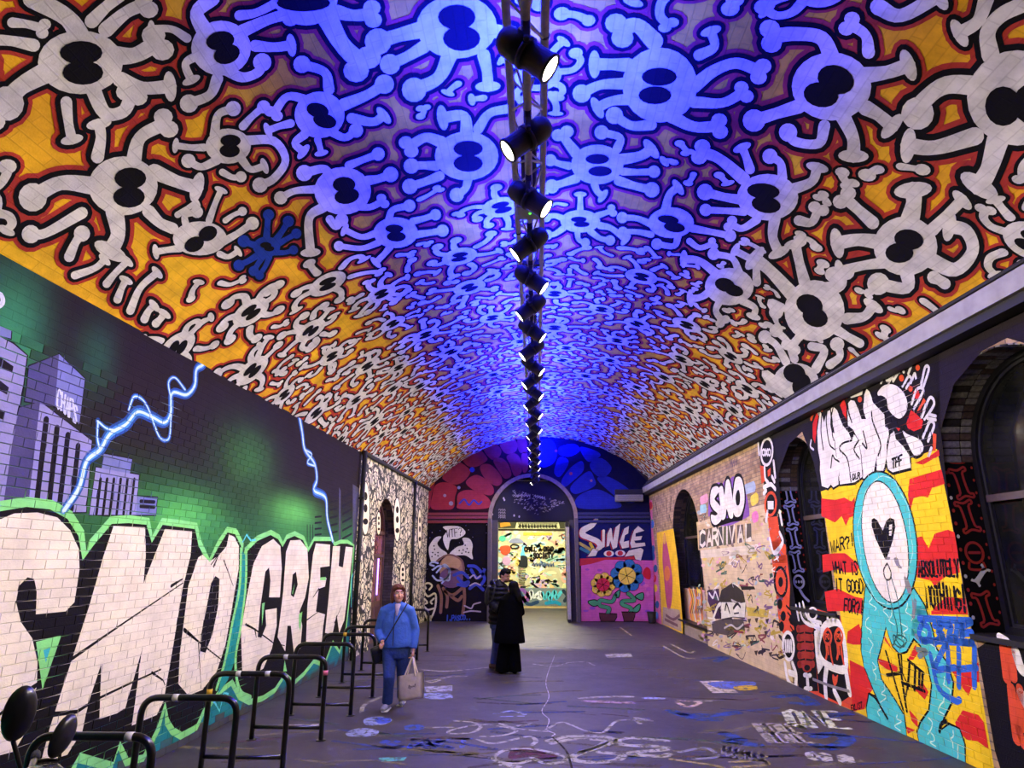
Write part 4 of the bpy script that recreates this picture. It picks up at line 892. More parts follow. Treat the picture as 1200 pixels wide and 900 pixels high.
for c, rx, ry in (((35, 250), 22, 140), ((203, 310), 17, 115), ((322, 360), 10, 105), ((232, 600), 14, 60), ((105, 330), 10, 60)):
    cc = d8(c)[0]; DP.disc(cc, rx / 4.5 + 1.0, ry / 4.5 + 1.6, '14110f', 2); DP.disc(cc, rx / 4.5, ry / 4.5, 'efe5c2', 3)
    for dy in (-0.45, 0.0): DP.disc((cc[0], cc[1] + ry / 4.5 * dy), rx / 4.5 * 0.45, ry / 4.5 * 0.16, '14110f', 4)
    DP.disc((cc[0], cc[1] + ry / 4.5 * 0.5), rx / 4.5 * 0.6, ry / 4.5 * 0.12, '14110f', 4)
DP.build('doodle_faces', paint_mat('flat_paint', brick=False, grime=0.15, bump=0.2), wall_left)
for y, r, lab in ((LM_END + 0.03, 0.05, 'black drainpipe between the skyline mural and the doodled wall'), (19.3, 0.045, 'black drainpipe running down the doodled wall')):
    pp = empty('drainpipe', (xl(y) + r + 0.03, y, 0)); tag(pp, lab, 'drainpipe')
    MB().tube([(0, 0, 0), (0, 0, 4.25)], r, 10).build('pipe', M_DARK, pp, True)
    for z in (0.6, 1.9, 3.2): MB().box(-r - 0.005, r + 0.005, -r - 0.02, r + 0.02, z, z + 0.05).build('bracket', M_DARK, pp)

# ================================================================== END WALL MURALS
EP = Paint(S_END, 0.004)
e8, e4f, e6 = frame(480, 500, 5.45), frame(490, 590, 6.43), frame(670, 590, 6.43)
EP.poly([(497, 606), (497, 560), (520, 540), (560, 515), (600, 505), (626, 502), (626, 560), (600, 562), (580, 580), (574, 606)], '2a0f1c', 1)
EP.poly([(626, 502), (690, 510), (740, 545), (770, 575), (770, 606), (678, 606), (674, 585), (650, 562), (626, 560)], '0e0f3c', 1)
# painted stones, left red and right blue
stones = [[(90, 420), (160, 350), (140, 440), (130, 520), (85, 530)], [(165, 375), (225, 355), (300, 385), (290, 450), (280, 520), (220, 530), (140, 522), (145, 440)], [(215, 310), (300, 225), (380, 270), (385, 300), (345, 350), (290, 370), (225, 345)], [(335, 190), (420, 130), (490, 190), (490, 220), (430, 255), (370, 250)],
          [(310, 430), (360, 405), (440, 415), (510, 465), (500, 520), (320, 525), (305, 490)], [(360, 350), (430, 308), (520, 365), (538, 420), (500, 438), (400, 400)], [(450, 255), (510, 240), (575, 300), (590, 355), (550, 378), (480, 330)], [(535, 215), (585, 200), (630, 240), (650, 310), (610, 332), (570, 285)],
          [(470, 135), (540, 105), (585, 150), (570, 195), (520, 208)], [(575, 100), (660, 75), (690, 120), (670, 165), (610, 170)], [(620, 190), (670, 170), (710, 210), (715, 290), (670, 315), (640, 240)], [(690, 80), (740, 70), (750, 160), (700, 160)], [(715, 180), (750, 170), (755, 270), (725, 290)]]
cols = ['8f2a36', '9c2f38', '93303c', '8f2c3a', 'a03440', '9a3440', '98343e', '94323c', '8f2c38', '9a323c', '93303a', '8c2c36', '96303a']
for P_, c in zip(stones, cols):
    EP.poly(e8(*P_), c, 2, True)
bst = [[(810, 100), (900, 80), (940, 150), (920, 230), (850, 260), (815, 200)], [(960, 130), (1050, 110), (1090, 150), (1030, 190), (960, 180)], [(930, 250), (960, 195), (1010, 210), (1010, 250), (960, 320), (925, 300)], [(970, 345), (1030, 260), (1100, 220), (1110, 280), (1040, 350), (990, 385)], [(1030, 380), (1140, 285), (1180, 330), (1180, 380), (1060, 430)], [(1075, 445), (1200, 400), (1330, 470), (1330, 520), (1080, 520)],
       [(1150, 240), (1220, 200), (1290, 260), (1250, 320), (1190, 310)], [(1110, 190), (1090, 130), (1180, 150), (1220, 185), (1150, 225)], [(1200, 340), (1270, 320), (1400, 400), (1440, 480), (1350, 470)]]
for P_ in bst:
    EP.poly(e8(*P_), '222b9c', 2, True)
for c, r, k in (((400, 275), 16, '2a38d0'), ((355, 192), 12, '3040d8'), ((315, 390), 10, '8888b0'), ((265, 490), 14, '9a90a8'), ((225, 440), 10, 'a090a8'), ((1030, 300), 10, 'c04a5a'), ((1160, 345), 8, 'b06a70'), ((935, 155), 8, 'c05060')): EP.disc(e8(c)[0], r / 5.45, r / 5.45, k, 4)
EP.stroke(e8((320, 490), (350, 465), (380, 500), (410, 470), (440, 495), (460, 480)), 0.03, '3d3a9e', 4)
# black panel, winged head
EP.poly([(496, 612), (574, 612), (574, 729), (496, 729)], '100c16', 1)
EP.poly(e4f((190, 175), (300, 172), (352, 205), (350, 235), (300, 265), (245, 275), (225, 350), (195, 300), (190, 250), (215, 210)), 'e0dcd8', 4, True)
EP.text('WTF?', e4f((215, 258))[0], e4f((335, 240))[0], e4f((212, 200))[0], 0.012, '17131c', 6)
for P_ in ([(175, 252), (130, 258), (85, 320), (85, 390), (110, 450), (160, 410), (220, 380), (170, 340), (145, 300)], [(335, 262), (385, 265), (410, 310), (405, 370), (410, 420), (350, 390), (235, 390), (290, 330), (345, 310)]): EP.outlined(e4f(*P_), 'd4d0cc', 3, 0.02, '2a2430', True)
for c in ((110, 370), (125, 345), (130, 385), (150, 370), (105, 400), (120, 320), (150, 395), (310, 355), (340, 350), (370, 340), (380, 370), (360, 365), (330, 375), (355, 315)): EP.disc(e4f(c)[0], 0.9, 0.9, '2b2430', 5)
EP.disc(e4f((255, 490))[0], 15, 16, 'a17c62', 3); EP.disc(e4f((250, 450))[0], 11, 9, 'b8946c', 4); EP.disc(e4f((250, 560))[0], 14, 12, '6b4d6a', 4)
EP.stroke(e4f((140, 440), (200, 395), (260, 390), (330, 430), (345, 500)), 0.03, '7a5a50', 5)
for P_ in ([(150, 620), (175, 700), (170, 820)], [(345, 620), (350, 720), (335, 840)], [(190, 640), (220, 700), (215, 780)], [(250, 700), (300, 730), (330, 700)], [(200, 660), (260, 690), (330, 640)]): EP.stroke(e4f(*P_), 0.05, '8a6250', 3)
for P_ in ([(110, 500), (160, 470), (230, 490), (220, 560), (150, 580), (110, 545)], [(140, 520), (200, 460), (240, 520), (180, 600)], [(120, 470), (90, 460), (110, 440), (150, 450)], [(170, 560), (230, 580), (240, 540)]): EP.stroke(e4f(*P_), 0.028, 'aab6e6', 6)
for P_ in ([(300, 560), (340, 600), (380, 590), (360, 620), (300, 610)], [(270, 540), (330, 520), (380, 560)], [(400, 500), (440, 560), (480, 540), (500, 500)], [(380, 470), (440, 480), (500, 560), (470, 620)], [(390, 640), (440, 610), (490, 650)]): EP.stroke(e4f(*P_), 0.05, '3c49b4', 5)
for P_ in ([(390, 560), (420, 540), (440, 565), (470, 545)], [(390, 620), (430, 600), (470, 615)], [(350, 770), (400, 790), (420, 760), (470, 745)], [(345, 820), (400, 810), (470, 815)]): EP.stroke(e4f(*P_), 0.022, 'b8a8b4', 6)
# horned face at lower left
EP.stroke(e4f((35, 660), (30, 740), (60, 850), (95, 865), (130, 780), (130, 680), (75, 700)), 0.03, 'd8cfa8', 5, True, True)
for P_ in ([(45, 715), (70, 745), (55, 755)], [(120, 715), (95, 740), (105, 755)], [(50, 780), (75, 800), (120, 790)], [(60, 640), (50, 610), (80, 600), (105, 620), (85, 650)], [(70, 850), (75, 900)], [(95, 850), (95, 900)], [(0, 800), (30, 820), (40, 850)]): EP.stroke(e4f(*P_), 0.028, 'd8cfa8', 5)
EP.text('I.PASCO..', e4f((210, 885))[0], e4f((400, 875))[0], e4f((212, 845))[0], 0.02, '3d55b8', 5, 0.1)
for i in range(46):
    r_ = random.Random(i); EP.disc((r_.uniform(498, 573), r_.uniform(614, 690)), 0.45, 0.45, r_.choice(['8a80a8', '5560c0', 'b8a8c0']), 2, n=6)
# right: navy ground, SINCE, pink flower panel
EP.poly([(677, 600), (766, 600), (766, 662), (677, 662)], '151a58', 1)
sin_polys = [[(268, 230), (290, 185), (300, 190), (310, 280), (330, 180), (365, 150), (340, 330), (310, 345), (290, 280), (280, 320), (262, 325)], [(395, 190), (430, 170), (425, 225), (400, 240), (390, 290), (430, 280), (430, 330), (380, 340), (360, 290)], [(470, 200), (500, 170), (545, 205), (480, 225), (480, 250), (530, 245), (520, 275), (470, 280), (480, 300), (550, 295), (555, 320), (450, 335), (440, 300), (455, 240)],
             [(120, 400), (160, 340), (200, 350), (180, 395)], [(430, 355), (520, 335), (540, 350), (520, 430), (480, 420), (470, 390), (400, 400)]]
for P_ in sin_polys:
    EP.poly([(x - 1.6, y + 0.8) for x, y in e6(*P_)], 'b02832', 2); EP.outlined(e6(*P_), 'e0dcd8', 3, 0.022, '151a58')
for dx_, k_, l_ in ((-1.6, 'b02832', 2), (0, 'e0dcd8', 4)):
    EP.pstroke([(x + dx_, y - dx_ * 0.5) for x, y in e6((185, 125), (150, 165), (90, 200), (82, 235), (130, 258), (190, 285), (215, 320), (195, 345))], [2.4, 3.2, 3.6, 3.4, 3.0, 3.2, 3.4, 2.2], k_, l_); EP.pstroke([(x + dx_, y - dx_ * 0.5) for x, y in e6((240, 205), (238, 322))], 1.5, k_, l_)
for c in ((280, 378), (365, 375)): EP.disc(e6(c)[0], 6, 3.6, 'e0dcd8', 3); EP.disc(e6(c)[0], 3.2, 3.0, 'c23440', 4)
for P_, k in (([(60, 300), (110, 330), (160, 360)], 'b0a45a'), ([(70, 340), (130, 370)], '3a7a8a'), ([(140, 300), (170, 360)], 'd8c24a')): EP.stroke(e6(*P_), 0.05, k, 2)
EP.poly([(681, 655), (766, 657), (766, 728), (681, 728)], 'd065b0', 3); EP.poly(e6((60, 415), (460, 400), (470, 420), (250, 425), (150, 455), (60, 470)), 'b8303c', 4)
for i in range(26):
    r_ = random.Random(100 + i); EP.disc((r_.uniform(684, 762), r_.uniform(662, 724)), r_.uniform(1.5, 4), r_.uniform(1.2, 3), r_.choice(['a04fb4', 'c05ac0', '9a58c8', 'e078bc']), 4, n=10)
def flower(c, r, n, petal, centre, layer):
    c = e6(c)[0]; r = r / 6.43
    for k in range(n):
        a = 2 * math.pi * k / n + 0.2; p = (c[0] + 0.68 * r * math.cos(a), c[1] + 0.68 * r * math.sin(a))
        EP.disc(p, r * 0.38 + 0.45, r * 0.38 + 0.45, '14101a', layer, n=14); EP.disc(p, r * 0.38, r * 0.38, petal, layer + 1, n=14)
        EP.pstroke([(c[0] + 0.55 * r * math.cos(a), c[1] + 0.55 * r * math.sin(a)), (c[0] + 0.8 * r * math.cos(a), c[1] + 0.8 * r * math.sin(a))], 0.16, '14101a', layer + 2, False)
    EP.disc(c, r * 0.56 + 0.4, r * 0.56 + 0.4, '14101a', layer + 2); EP.disc(c, r * 0.56, r * 0.56, centre, layer + 3)
    for a in (0.3, 1.3, 2.4): EP.pstroke([(c[0] - 0.5 * r * math.cos(a), c[1] - 0.5 * r * math.sin(a)), (c[0] + 0.5 * r * math.cos(a), c[1] + 0.5 * r * math.sin(a))], 0.3, '14101a', layer + 4, False)
for P_ in ([(270, 830), (280, 790), (215, 770), (215, 730), (300, 740), (330, 690)], [(435, 830), (445, 790), (380, 760), (390, 735), (470, 730), (440, 690), (425, 680)]):
    EP.pstroke(e6(*P_), 2.6, '14101a', 5); EP.pstroke(e6(*P_), 2.0, '4fa878', 6)
for P_ in ([(125, 740), (180, 730), (200, 760), (160, 770)], [(320, 690), (360, 655), (350, 705)], [(480, 700), (535, 675), (530, 725)], [(460, 800), (510, 760), (505, 805), (470, 820)]): EP.outlined(e6(*P_), '4fa878', 5, 0.03, '14101a', True)
flower((235, 612), 88, 8, 'eccb5a', 'd0304a', 6); flower((415, 545), 118, 8, '3478c8', 'f0d858', 6)
for P_ in ([(205, 830), (340, 835), (335, 855), (320, 885), (220, 885), (215, 860)], [(375, 820), (480, 820), (470, 850), (460, 885), (395, 885), (390, 850)]): EP.outlined(e6(*P_), '5c3438', 6, 0.03, '14101a')
EP.poly(e6((535, 520), (560, 480), (590, 500), (590, 570), (550, 560)), 'c82838', 6, True)
EP.build('end_mural', M_PAINT, wall_end)
# scribbles on the tympanum
class Off(EndSurf): pass
TP = Paint(EndSurf(YE + 0.12), 0.003); e7 = frame(570, 550, 10.91)
rt_ = random.Random(5)
for i in range(210):
    u = rt_.uniform(0, 1); top = 262 + u * 160; bot = 430 + 330 * (u if u < 0.5 else 1 - u)
    x = 330 + 660 * u; y = rt_.uniform(top, bot); a = rt_.uniform(-0.9, 0.4); l = rt_.uniform(8, 24)
    TP.stroke(e7((x, y), (x + l * math.cos(a), y + l * math.sin(a))), rt_.uniform(0.006, 0.014), rt_.choice(['cfc8a0', 'a89c8c', 'e8e4c8', '6a6058']), 1, False)
TP.text('~~~~~~', e7((340, 350))[0], e7((560, 350))[0], e7((350, 318))[0], 0.012, 'efeccc', 2); TP.text('~~~~~', e7((605, 355))[0], e7((750, 385))[0], e7((610, 320))[0], 0.010, 'efeccc', 2)
for y in (510, 545, 580, 605): TP.text('~~~', e7((155, y + 18))[0], e7((245, y + 20))[0], e7((155, y - 8))[0], 0.009, 'b8b0a4', 1)
for c in ((220, 370), (230, 390), (355, 590), (420, 605), (75, 575)): TP.disc(e7(c)[0], 1.0, 1.4, 'd8d0c0', 1)
TP.build('tympanum_writing', M_PAINT, wall_end)

# ---- wall beyond the archway
BP = Paint(S_BEYOND, 0.004); e5 = frame(575, 600, 6.92)
rb_ = random.Random(21)
pastel = ['f0dc90', 'f0b8a0', 'b8e0cc', 'e4eaa8', 'f0c8cc', 'cfdcec', 'f4e4b4', 'd8f0d0', 'ecc888', 'c8e4e4']
for i in range(150):
    x, y = rb_.uniform(40, 660), rb_.uniform(150, 620); BP.disc(e5((x, y))[0], rb_.uniform(1.5, 6), rb_.uniform(1.0, 3.5), rb_.choice(pastel), 1 + i % 3, rb_.uniform(0, 3), n=12)
for i in range(60):
    x, y = rb_.uniform(40, 650), rb_.uniform(180, 610); P_ = [(x + rb_.uniform(-45, 45), y + rb_.uniform(-30, 30)) for _ in range(5)]
    BP.stroke(e5(*P_), rb_.uniform(0.015, 0.05), rb_.choice(['e0a090', '9ac8b0', 'e8c870', 'c8b0d8', 'a8cfe0', 'f8f4e0', 'd8d098']), 4)
BP.poly(e5((30, 60), (640, 70), (640, 135), (30, 130)), '4a4a38', 4)
for i in range(14): BP.stroke(e5((210 + i * 24, 130), (225 + i * 24, 80), (240 + i * 24, 125)), 0.05, 'd8d8a8', 5)
BP.poly(e5((75, 90), (150, 80), (165, 110), (80, 125)), 'd89a3a', 5); BP.poly(e5((30, 135), (640, 138), (640, 155), (30, 150)), '3a3428', 6)
BP.poly(e5((265, 165), (500, 168), (500, 190), (265, 190)), 'e8b84a', 6); BP.poly(e5((80, 280), (150, 275), (160, 320), (120, 350), (85, 330)), 'e0583a', 5, True)
BP.poly(e5((160, 230), (200, 210), (250, 225), (260, 250), (160, 250)), '8a90b0', 5, True); BP.disc(e5((95, 215))[0], 4, 3.5, '5cc8a8', 5); BP.disc(e5((128, 395))[0], 5, 5.5, 'c8a0c8', 5)
BP.text('CPRLL A DEAD', e5((275, 318))[0], e5((510, 315))[0], e5((275, 285))[0], 0.035, '2a2622', 8, 0.1)
BP.text('SOCIETY', e5((345, 375))[0], e5((510, 370))[0], e5((345, 335))[0], 0.035, '2a2622', 8, 0.1)
BP.text('~~~~~~~~', e5((335, 435))[0], e5((515, 440))[0], e5((335, 410))[0], 0.025, '4a5a7a', 8, 0.12)
BP.stroke(e5((165, 275), (190, 262), (225, 275), (220, 292), (175, 295)), 0.03, '2a2622', 8, True, True)
# painted standing figure with blue head
BP.poly(e5((255, 290), (285, 275), (275, 330), (285, 365), (255, 375), (240, 345), (250, 320)), '6cc8ec', 7, True)
BP.poly(e5((245, 355), (290, 360), (300, 400), (292, 450), (225, 440), (240, 400)), '2a2c30', 8, True)
for i in range(8): BP.poly(e5((222 + i, 445 + i * 19), (285 - i, 448 + i * 19), (284 - i, 458 + i * 19), (224 + i, 455 + i * 19)), '8a8868', 8)
BP.poly(e5((240, 600), (285, 600), (285, 615), (240, 615)), '2a2c30', 8)
BP.poly(e5((200, 615), (640, 618), (640, 760), (200, 760)), '7a8a8a', 5)
for P_, k in (([(220, 650), (260, 630), (310, 700), (250, 730)], '8a5ab0'), ([(320, 700), (330, 640), (350, 690), (400, 650), (410, 700), (380, 690)], 'e8f0f0'), ([(420, 660), (440, 700), (470, 650), (480, 710), (520, 640), (530, 700), (570, 650)], '5ad0e0'), ([(250, 700), (290, 690), (300, 660)], 'c87ab0'), ([(450, 740), (520, 730), (560, 745)], '2a9ac0'), ([(590, 640), (620, 680), (600, 720)], '2a3a4a'), ([(230, 640), (300, 745), (380, 730)], '304a6a')): BP.stroke(e5(*P_), 0.07, k, 6)
BP.poly(e5((260, 760), (640, 765), (640, 785), (240, 785)), 'c8b07a', 6)
BP.build('pastel_graffiti', M_PAINT, wb)

# ================================================================== RIGHT WALL MURALS
RP = Paint(S_RIGHT, 0.0003)
r5, r6, r7, r2, r3, r4 = frame(940, 420, 5.62), frame(990, 550, 5.294), frame(1000, 700, 4.5), frame(880, 600, 3), frame(900, 560, 2.8125), frame(1100, 600, 3)
OR, WH, BKR, YEL, REDR, AQ = 'd8502c', 'e8e4e1', '0e0b0f', 'f0cb1e', 'd42a24', '4cc4c4'
# black ground round the near windows and above the lettering
RP.poly([(1098, 380), (1210, 300), (1260, 280), (1260, 420), (1180, 396), (1150, 412), (1118, 450), (1102, 505), (1090, 470)], '211a20', 1)
RP.poly([(955, 478), (1010, 448), (1100, 395), (1102, 500), (1113, 600), (1098, 560), (962, 585)], '171217', 1)
RP.poly([(888, 512), (920, 495), (958, 476), (962, 580), (953, 540), (940, 506), (925, 520), (912, 555), (915, 600), (905, 600)], '1d181e', 1)
# yellow and red panel
RP.poly([(962, 576), (1098, 526), (1113, 600), (1140, 752), (1166, 905), (1152, 903), (1003, 834)], YEL, 2)
reds = [(r6, [(405, 60), (600, 0), (620, 90), (545, 115), (520, 175), (470, 165), (430, 180), (410, 260), (395, 160)]), (r6, [(445, 425), (480, 415), (525, 490), (560, 400), (640, 375), (680, 390), (700, 500), (715, 640), (640, 660), (610, 680), (560, 725), (535, 690), (450, 670)]), (r6, [(540, 880), (570, 850), (620, 800), (640, 790), (750, 800), (765, 900), (540, 900)]),
        (r6, [(-145, 180), (-60, 190), (0, 175), (45, 200), (65, 170), (60, 290), (30, 300), (10, 350), (-20, 290), (-60, 330), (-145, 290)]), (r6, [(-140, 530), (-60, 520), (0, 520), (30, 540), (95, 600), (75, 640), (0, 640), (-50, 620), (-135, 640)]), (r6, [(-125, 760), (-40, 740), (60, 790), (115, 800), (110, 900), (30, 880), (-110, 880)]),
        (r7, [(-30, 180), (30, 140), (55, 190), (50, 250), (0, 250), (-35, 240)]), (r7, [(-20, 330), (60, 370), (110, 480), (80, 520), (60, 590), (0, 600), (-10, 520)]), (r7, [(160, 190), (200, 260), (220, 290), (170, 230)]), (r7, [(130, 320), (190, 340), (240, 370), (230, 395), (180, 380), (140, 350)]), (r7, [(290, 330), (330, 250), (345, 290), (320, 330)]), (r7, [(320, 480), (370, 450), (400, 500), (380, 540)]), (r7, [(295, 590), (340, 640), (345, 690), (310, 650)]), (r7, [(280, 680), (330, 700), (290, 720)]),
        (r7, [(510, 370), (560, 350), (620, 390), (660, 340), (665, 450), (640, 440), (610, 520), (560, 450)]), (r7, [(540, 660), (580, 595), (660, 620), (690, 660), (715, 800), (660, 760), (600, 750), (550, 700)])]
for fr, P_ in reds: RP.poly(fr(*P_), REDR, 3)
# white throw-up
wh = [[(105, 600), (100, 480), (118, 350), (130, 370), (145, 420), (165, 350), (185, 340), (195, 480), (220, 500), (215, 560), (225, 640), (245, 680), (240, 830), (205, 850), (190, 830), (170, 855), (130, 840), (118, 740), (120, 680)],
      [(190, 330), (205, 318), (230, 340), (270, 440), (310, 490), (330, 540), (345, 500), (375, 540), (390, 640), (400, 780), (350, 815), (325, 820), (250, 830), (240, 690), (225, 620), (215, 500)],
      [(300, 300), (320, 275), (345, 280), (375, 340), (395, 400), (440, 400), (470, 480), (500, 560), (495, 640), (480, 720), (470, 790), (405, 790), (395, 640), (375, 540), (340, 470), (305, 440)],
      [(405, 340), (410, 240), (425, 200), (445, 220), (470, 290), (545, 370), (550, 450), (570, 460), (575, 500), (560, 560), (560, 640), (545, 720), (520, 770), (495, 740), (495, 640), (500, 560), (460, 470), (425, 400)],
      [(585, 500), (610, 480), (620, 530), (670, 580), (710, 640), (718, 720), (600, 750), (570, 730), (558, 670), (570, 580)],
      [(500, 220), (540, 178), (600, 172), (660, 210), (695, 280), (690, 350), (650, 395), (610, 380), (570, 330), (560, 270), (530, 245), (502, 245)],
      [(665, 478), (700, 500), (770, 530), (800, 570), (798, 610), (765, 640), (735, 630), (700, 560)]]
for i, P_ in enumerate(wh): RP.outlined(r5(*P_), WH, 4 if i < 5 else 4, 0.035, BKR, i > 4)
for P_ in ([(165, 350), (160, 420), (180, 560), (215, 600)], [(205, 320), (190, 420), (210, 540)], [(245, 680), (215, 660), (200, 640), (190, 720)], [(330, 540), (270, 560), (250, 600), (300, 660), (325, 810)], [(375, 540), (345, 600), (380, 660)], [(460, 350), (470, 420), (520, 560), (505, 640)], [(405, 480), (430, 590), (400, 560)], [(300, 300), (310, 360), (330, 420)], [(130, 370), (125, 480), (140, 600)]): RP.stroke(r5(*P_), 0.014, BKR, 6)
for P_ in ([(505, 245), (520, 250), (545, 290), (565, 345), (545, 350), (520, 310)],): RP.poly(r5(*P_), BKR, 6)
RP.text('DLR', r5((335, 800))[0], r5((385, 785))[0], r5((335, 765))[0], 0.012, BKR, 6); RP.text('TPF', r5((595, 725))[0], r5((665, 695))[0], r5((595, 665))[0], 0.014, BKR, 6)
for P_, c in (([(250, 310), (275, 260), (295, 330), (300, 410), (270, 360)], REDR), ([(70, 430), (95, 360), (108, 380), (85, 560), (70, 520)], REDR), ([(690, 430), (720, 340), (760, 370), (800, 410), (790, 460), (740, 480), (700, 460)], REDR), ([(735, 220), (760, 200), (780, 240), (770, 270), (740, 260)], REDR), ([(310, 230), (400, 205), (395, 240), (320, 262)], WH), ([(760, 350), (800, 260), (815, 280), (780, 340)], OR), ([(745, 690), (830, 650), (900, 600), (905, 640), (800, 700)], REDR), ([(860, 490), (885, 500), (880, 610), (865, 610)], OR), ([(620, 455), (650, 460), (640, 480)], REDR)): RP.poly(r5(*P_), c, 3)
for c, r in (((762, 62), 14), ((655, 130), 16), ((718, 200), 14), ((380, 270), 14), ((290, 250), 12)): RP.disc(r5(c)[0], r / 5.62, r * 1.4 / 5.62, OR, 3)
for P_ in ([(520, 160), (545, 105), (560, 150), (590, 110), (600, 150)], [(570, 165), (600, 110), (640, 90)], [(600, 150), (650, 70), (670, 90)], [(665, 185), (700, 120), (720, 140), (690, 195)], [(700, 100), (730, 20)], [(720, 160), (740, 100), (750, 130)], [(785, 180), (810, 60), (835, 70), (800, 185)], [(725, 300), (760, 200), (800, 215), (740, 330)], [(790, 385), (840, 260), (870, 300), (810, 400)], [(800, 520), (840, 420), (870, 440), (830, 545)], [(510, 130), (530, 110)], [(560, 95), (600, 60), (605, 90)], [(620, 75), (650, 40), (685, 60)], [(835, 640), (855, 590)], [(840, 370), (880, 380)], [(830, 395), (880, 405)], [(165, 300), (200, 280), (240, 270)], [(60, 540), (55, 580), (75, 600)], [(260, 240), (270, 215)], [(290, 225), (300, 205)], [(70, 350), (100, 340), (110, 370)]): RP.stroke(r5(*P_), 0.018, 'dcdade', 4)
for P_ in ([(60, 400), (75, 360), (105, 350)], [(130, 340), (140, 300)], [(360, 200), (375, 170), (400, 180)], [(410, 160), (440, 140), (450, 170)]): RP.stroke(r5(*P_), 0.03, OR, 3)
# aqua figure
def tilted(c, rx, ry, rot, col, layer, ow): 
    V, F = ell(c, rx, ry, rot, 40); A_ = RP.surf.px(V[1:]); RP.add(strip(A_, ow, True), BKR, layer, 's'); RP.add(tess(A_), col, layer + 1, 's')
body_l = [(405, 262), (440, 285), (480, 312), (540, 300), (575, 270), (612, 330), (620, 370), (600, 420), (575, 440), (548, 488), (525, 496), (500, 470), (476, 402), (456, 480), (445, 522), (460, 590), (500, 650), (540, 715), (550, 795), (412, 732), (407, 690), (416, 642), (440, 650), (470, 705), (440, 640), (400, 545), (389, 485), (393, 400)]
leg_r = [(565, 425), (575, 330), (612, 330), (640, 420), (652, 480), (690, 530), (712, 600), (705, 670), (680, 720), (665, 772), (700, 748), (735, 765), (752, 815), (756, 890), (595, 816), (588, 775), (600, 742), (630, 700), (640, 610), (625, 540), (600, 470), (572, 440)]
RP.outlined(r2(*leg_r), AQ, 5, 0.024, BKR); RP.outlined(r2(*body_l), AQ, 5, 0.024, BKR)
tilted((1038, 633), 36, 80, math.radians(-7), AQ, 7, 0.024); tilted((1038, 635), 25.5, 71, math.radians(-8), 'ece4dc', 9, 0.018)
for P_ in ([(420, 640), (440, 655), (470, 705), (482, 725)], [(665, 772), (672, 745), (690, 735)]): RP.stroke(r2(*P_), 0.02, BKR, 8)
rq = random.Random(4)
for c in [(430, 320), (415, 400), (420, 470), (430, 560), (470, 640), (450, 690), (520, 740), (560, 350), (540, 420), (500, 370), (610, 400), (640, 460), (660, 540), (690, 610), (670, 680), (630, 750), (700, 800), (640, 800), (720, 850), (480, 350)]:
    P_ = [(c[0] + rq.uniform(-14, 14), c[1] + k * 14 + rq.uniform(-4, 4)) for k in (-2, -1, 0, 1, 2)]; RP.stroke(r2(*P_), 0.007, 'c8ecd8', 7)
for k in range(15):
    a = 2 * math.pi * k / 15; P_ = [(1038 + 31 * math.cos(a + d) + 1.5 * math.sin(9 * (a + d)) + 2 * math.sin(a + d), 633 + 75 * math.sin(a + d)) for d in (0, 0.12, 0.24, 0.36)]; RP.stroke(P_, 0.006, 'b0e8e0', 9)
RP.poly(r6((170, 310), (185, 302), (205, 315), (240, 380), (260, 320), (285, 300), (310, 310), (318, 360), (300, 450), (265, 550), (250, 550), (195, 430), (170, 350)), BKR, 11)
for P_ in ([(280, 345), (298, 340), (296, 372), (278, 375)], [(280, 382), (296, 380), (292, 412), (278, 410)]): RP.poly(r6(*P_), 'ece4dc', 12)
RP.stroke(r6((262, 590), (245, 630), (258, 680), (285, 680), (290, 640), (270, 590)), 0.012, '3a3438', 11, True, True)
for P_ in ([(262, 680), (290, 830), (330, 1000), (300, 1100)], [(290, 660), (330, 800), (345, 900), (360, 1050)]): RP.stroke(r6(*P_), 0.009, '2a5a5c', 11)
for P_ in ([(255, 545), (285, 545), (280, 560), (255, 558)], [(308, 555), (330, 550), (345, 590), (360, 615), (330, 605)], [(372, 665), (400, 690), (420, 760), (400, 770), (380, 720)], [(420, 790), (440, 880), (430, 920)]): RP.poly(r6(*P_), '8a8484', 11, True)
for P_ in ([(215, 200), (240, 215), (270, 240), (250, 265), (220, 240)], [(225, 215), (250, 200), (285, 225), (260, 260)]): RP.stroke(r7(*P_), 0.010, '2a5a5c', 9, True, True)
for P_ in ([(330, 20), (320, 100)], [(335, 205), (365, 225)], [(340, 275), (390, 285), (350, 310)]): RP.stroke(r7(*P_), 0.03, '6f8488', 9)
# words
for t_, a, b, c in (('WAR?!', (208, 250), (290, 220), (205, 215)), ('WHAT IS', (215, 312), (300, 318), (212, 275)), ('IT GOOD', (222, 370), (318, 380), (220, 330)), ('FOR?!', (250, 440), (318, 452), (252, 400))): RP.text(t_, r3(a)[0], r3(b)[0], r3(c)[0], 0.016, BKR, 8, 0.08, len(t_))
RP.text('ABSOLUTELY', r6((462, 660))[0], r6((715, 665))[0], r6((455, 570))[0], 0.017, BKR, 8, 0.08, 3); RP.text('NOTHING!', r6((512, 850))[0], r6((765, 880))[0], r6((500, 715))[0], 0.019, BKR, 8, 0.1, 4)
for P_, w in (([(175, 285), (265, 590)], 0.018), ([(240, 300), (285, 600)], 0.02), ([(180, 410), (250, 400)], 0.02), ([(290, 330), (375, 400)], 0.018), ([(300, 345), (290, 480)], 0.02), ([(330, 370), (325, 490)], 0.02), ([(352, 390), (350, 480)], 0.02), ([(370, 400), (365, 470)], 0.02), ([(260, 450), (380, 495)], 0.018), ([(255, 300), (262, 400), (290, 460), (280, 520)], 0.014)): RP.stroke(r7(*P_), w, BKR, 8, False)
RP.text('EXLIST', r7((-10, 600))[0], r7((50, 582))[0], r7((-12, 570))[0], 0.009, BKR, 8)
BL = '2f66c8'
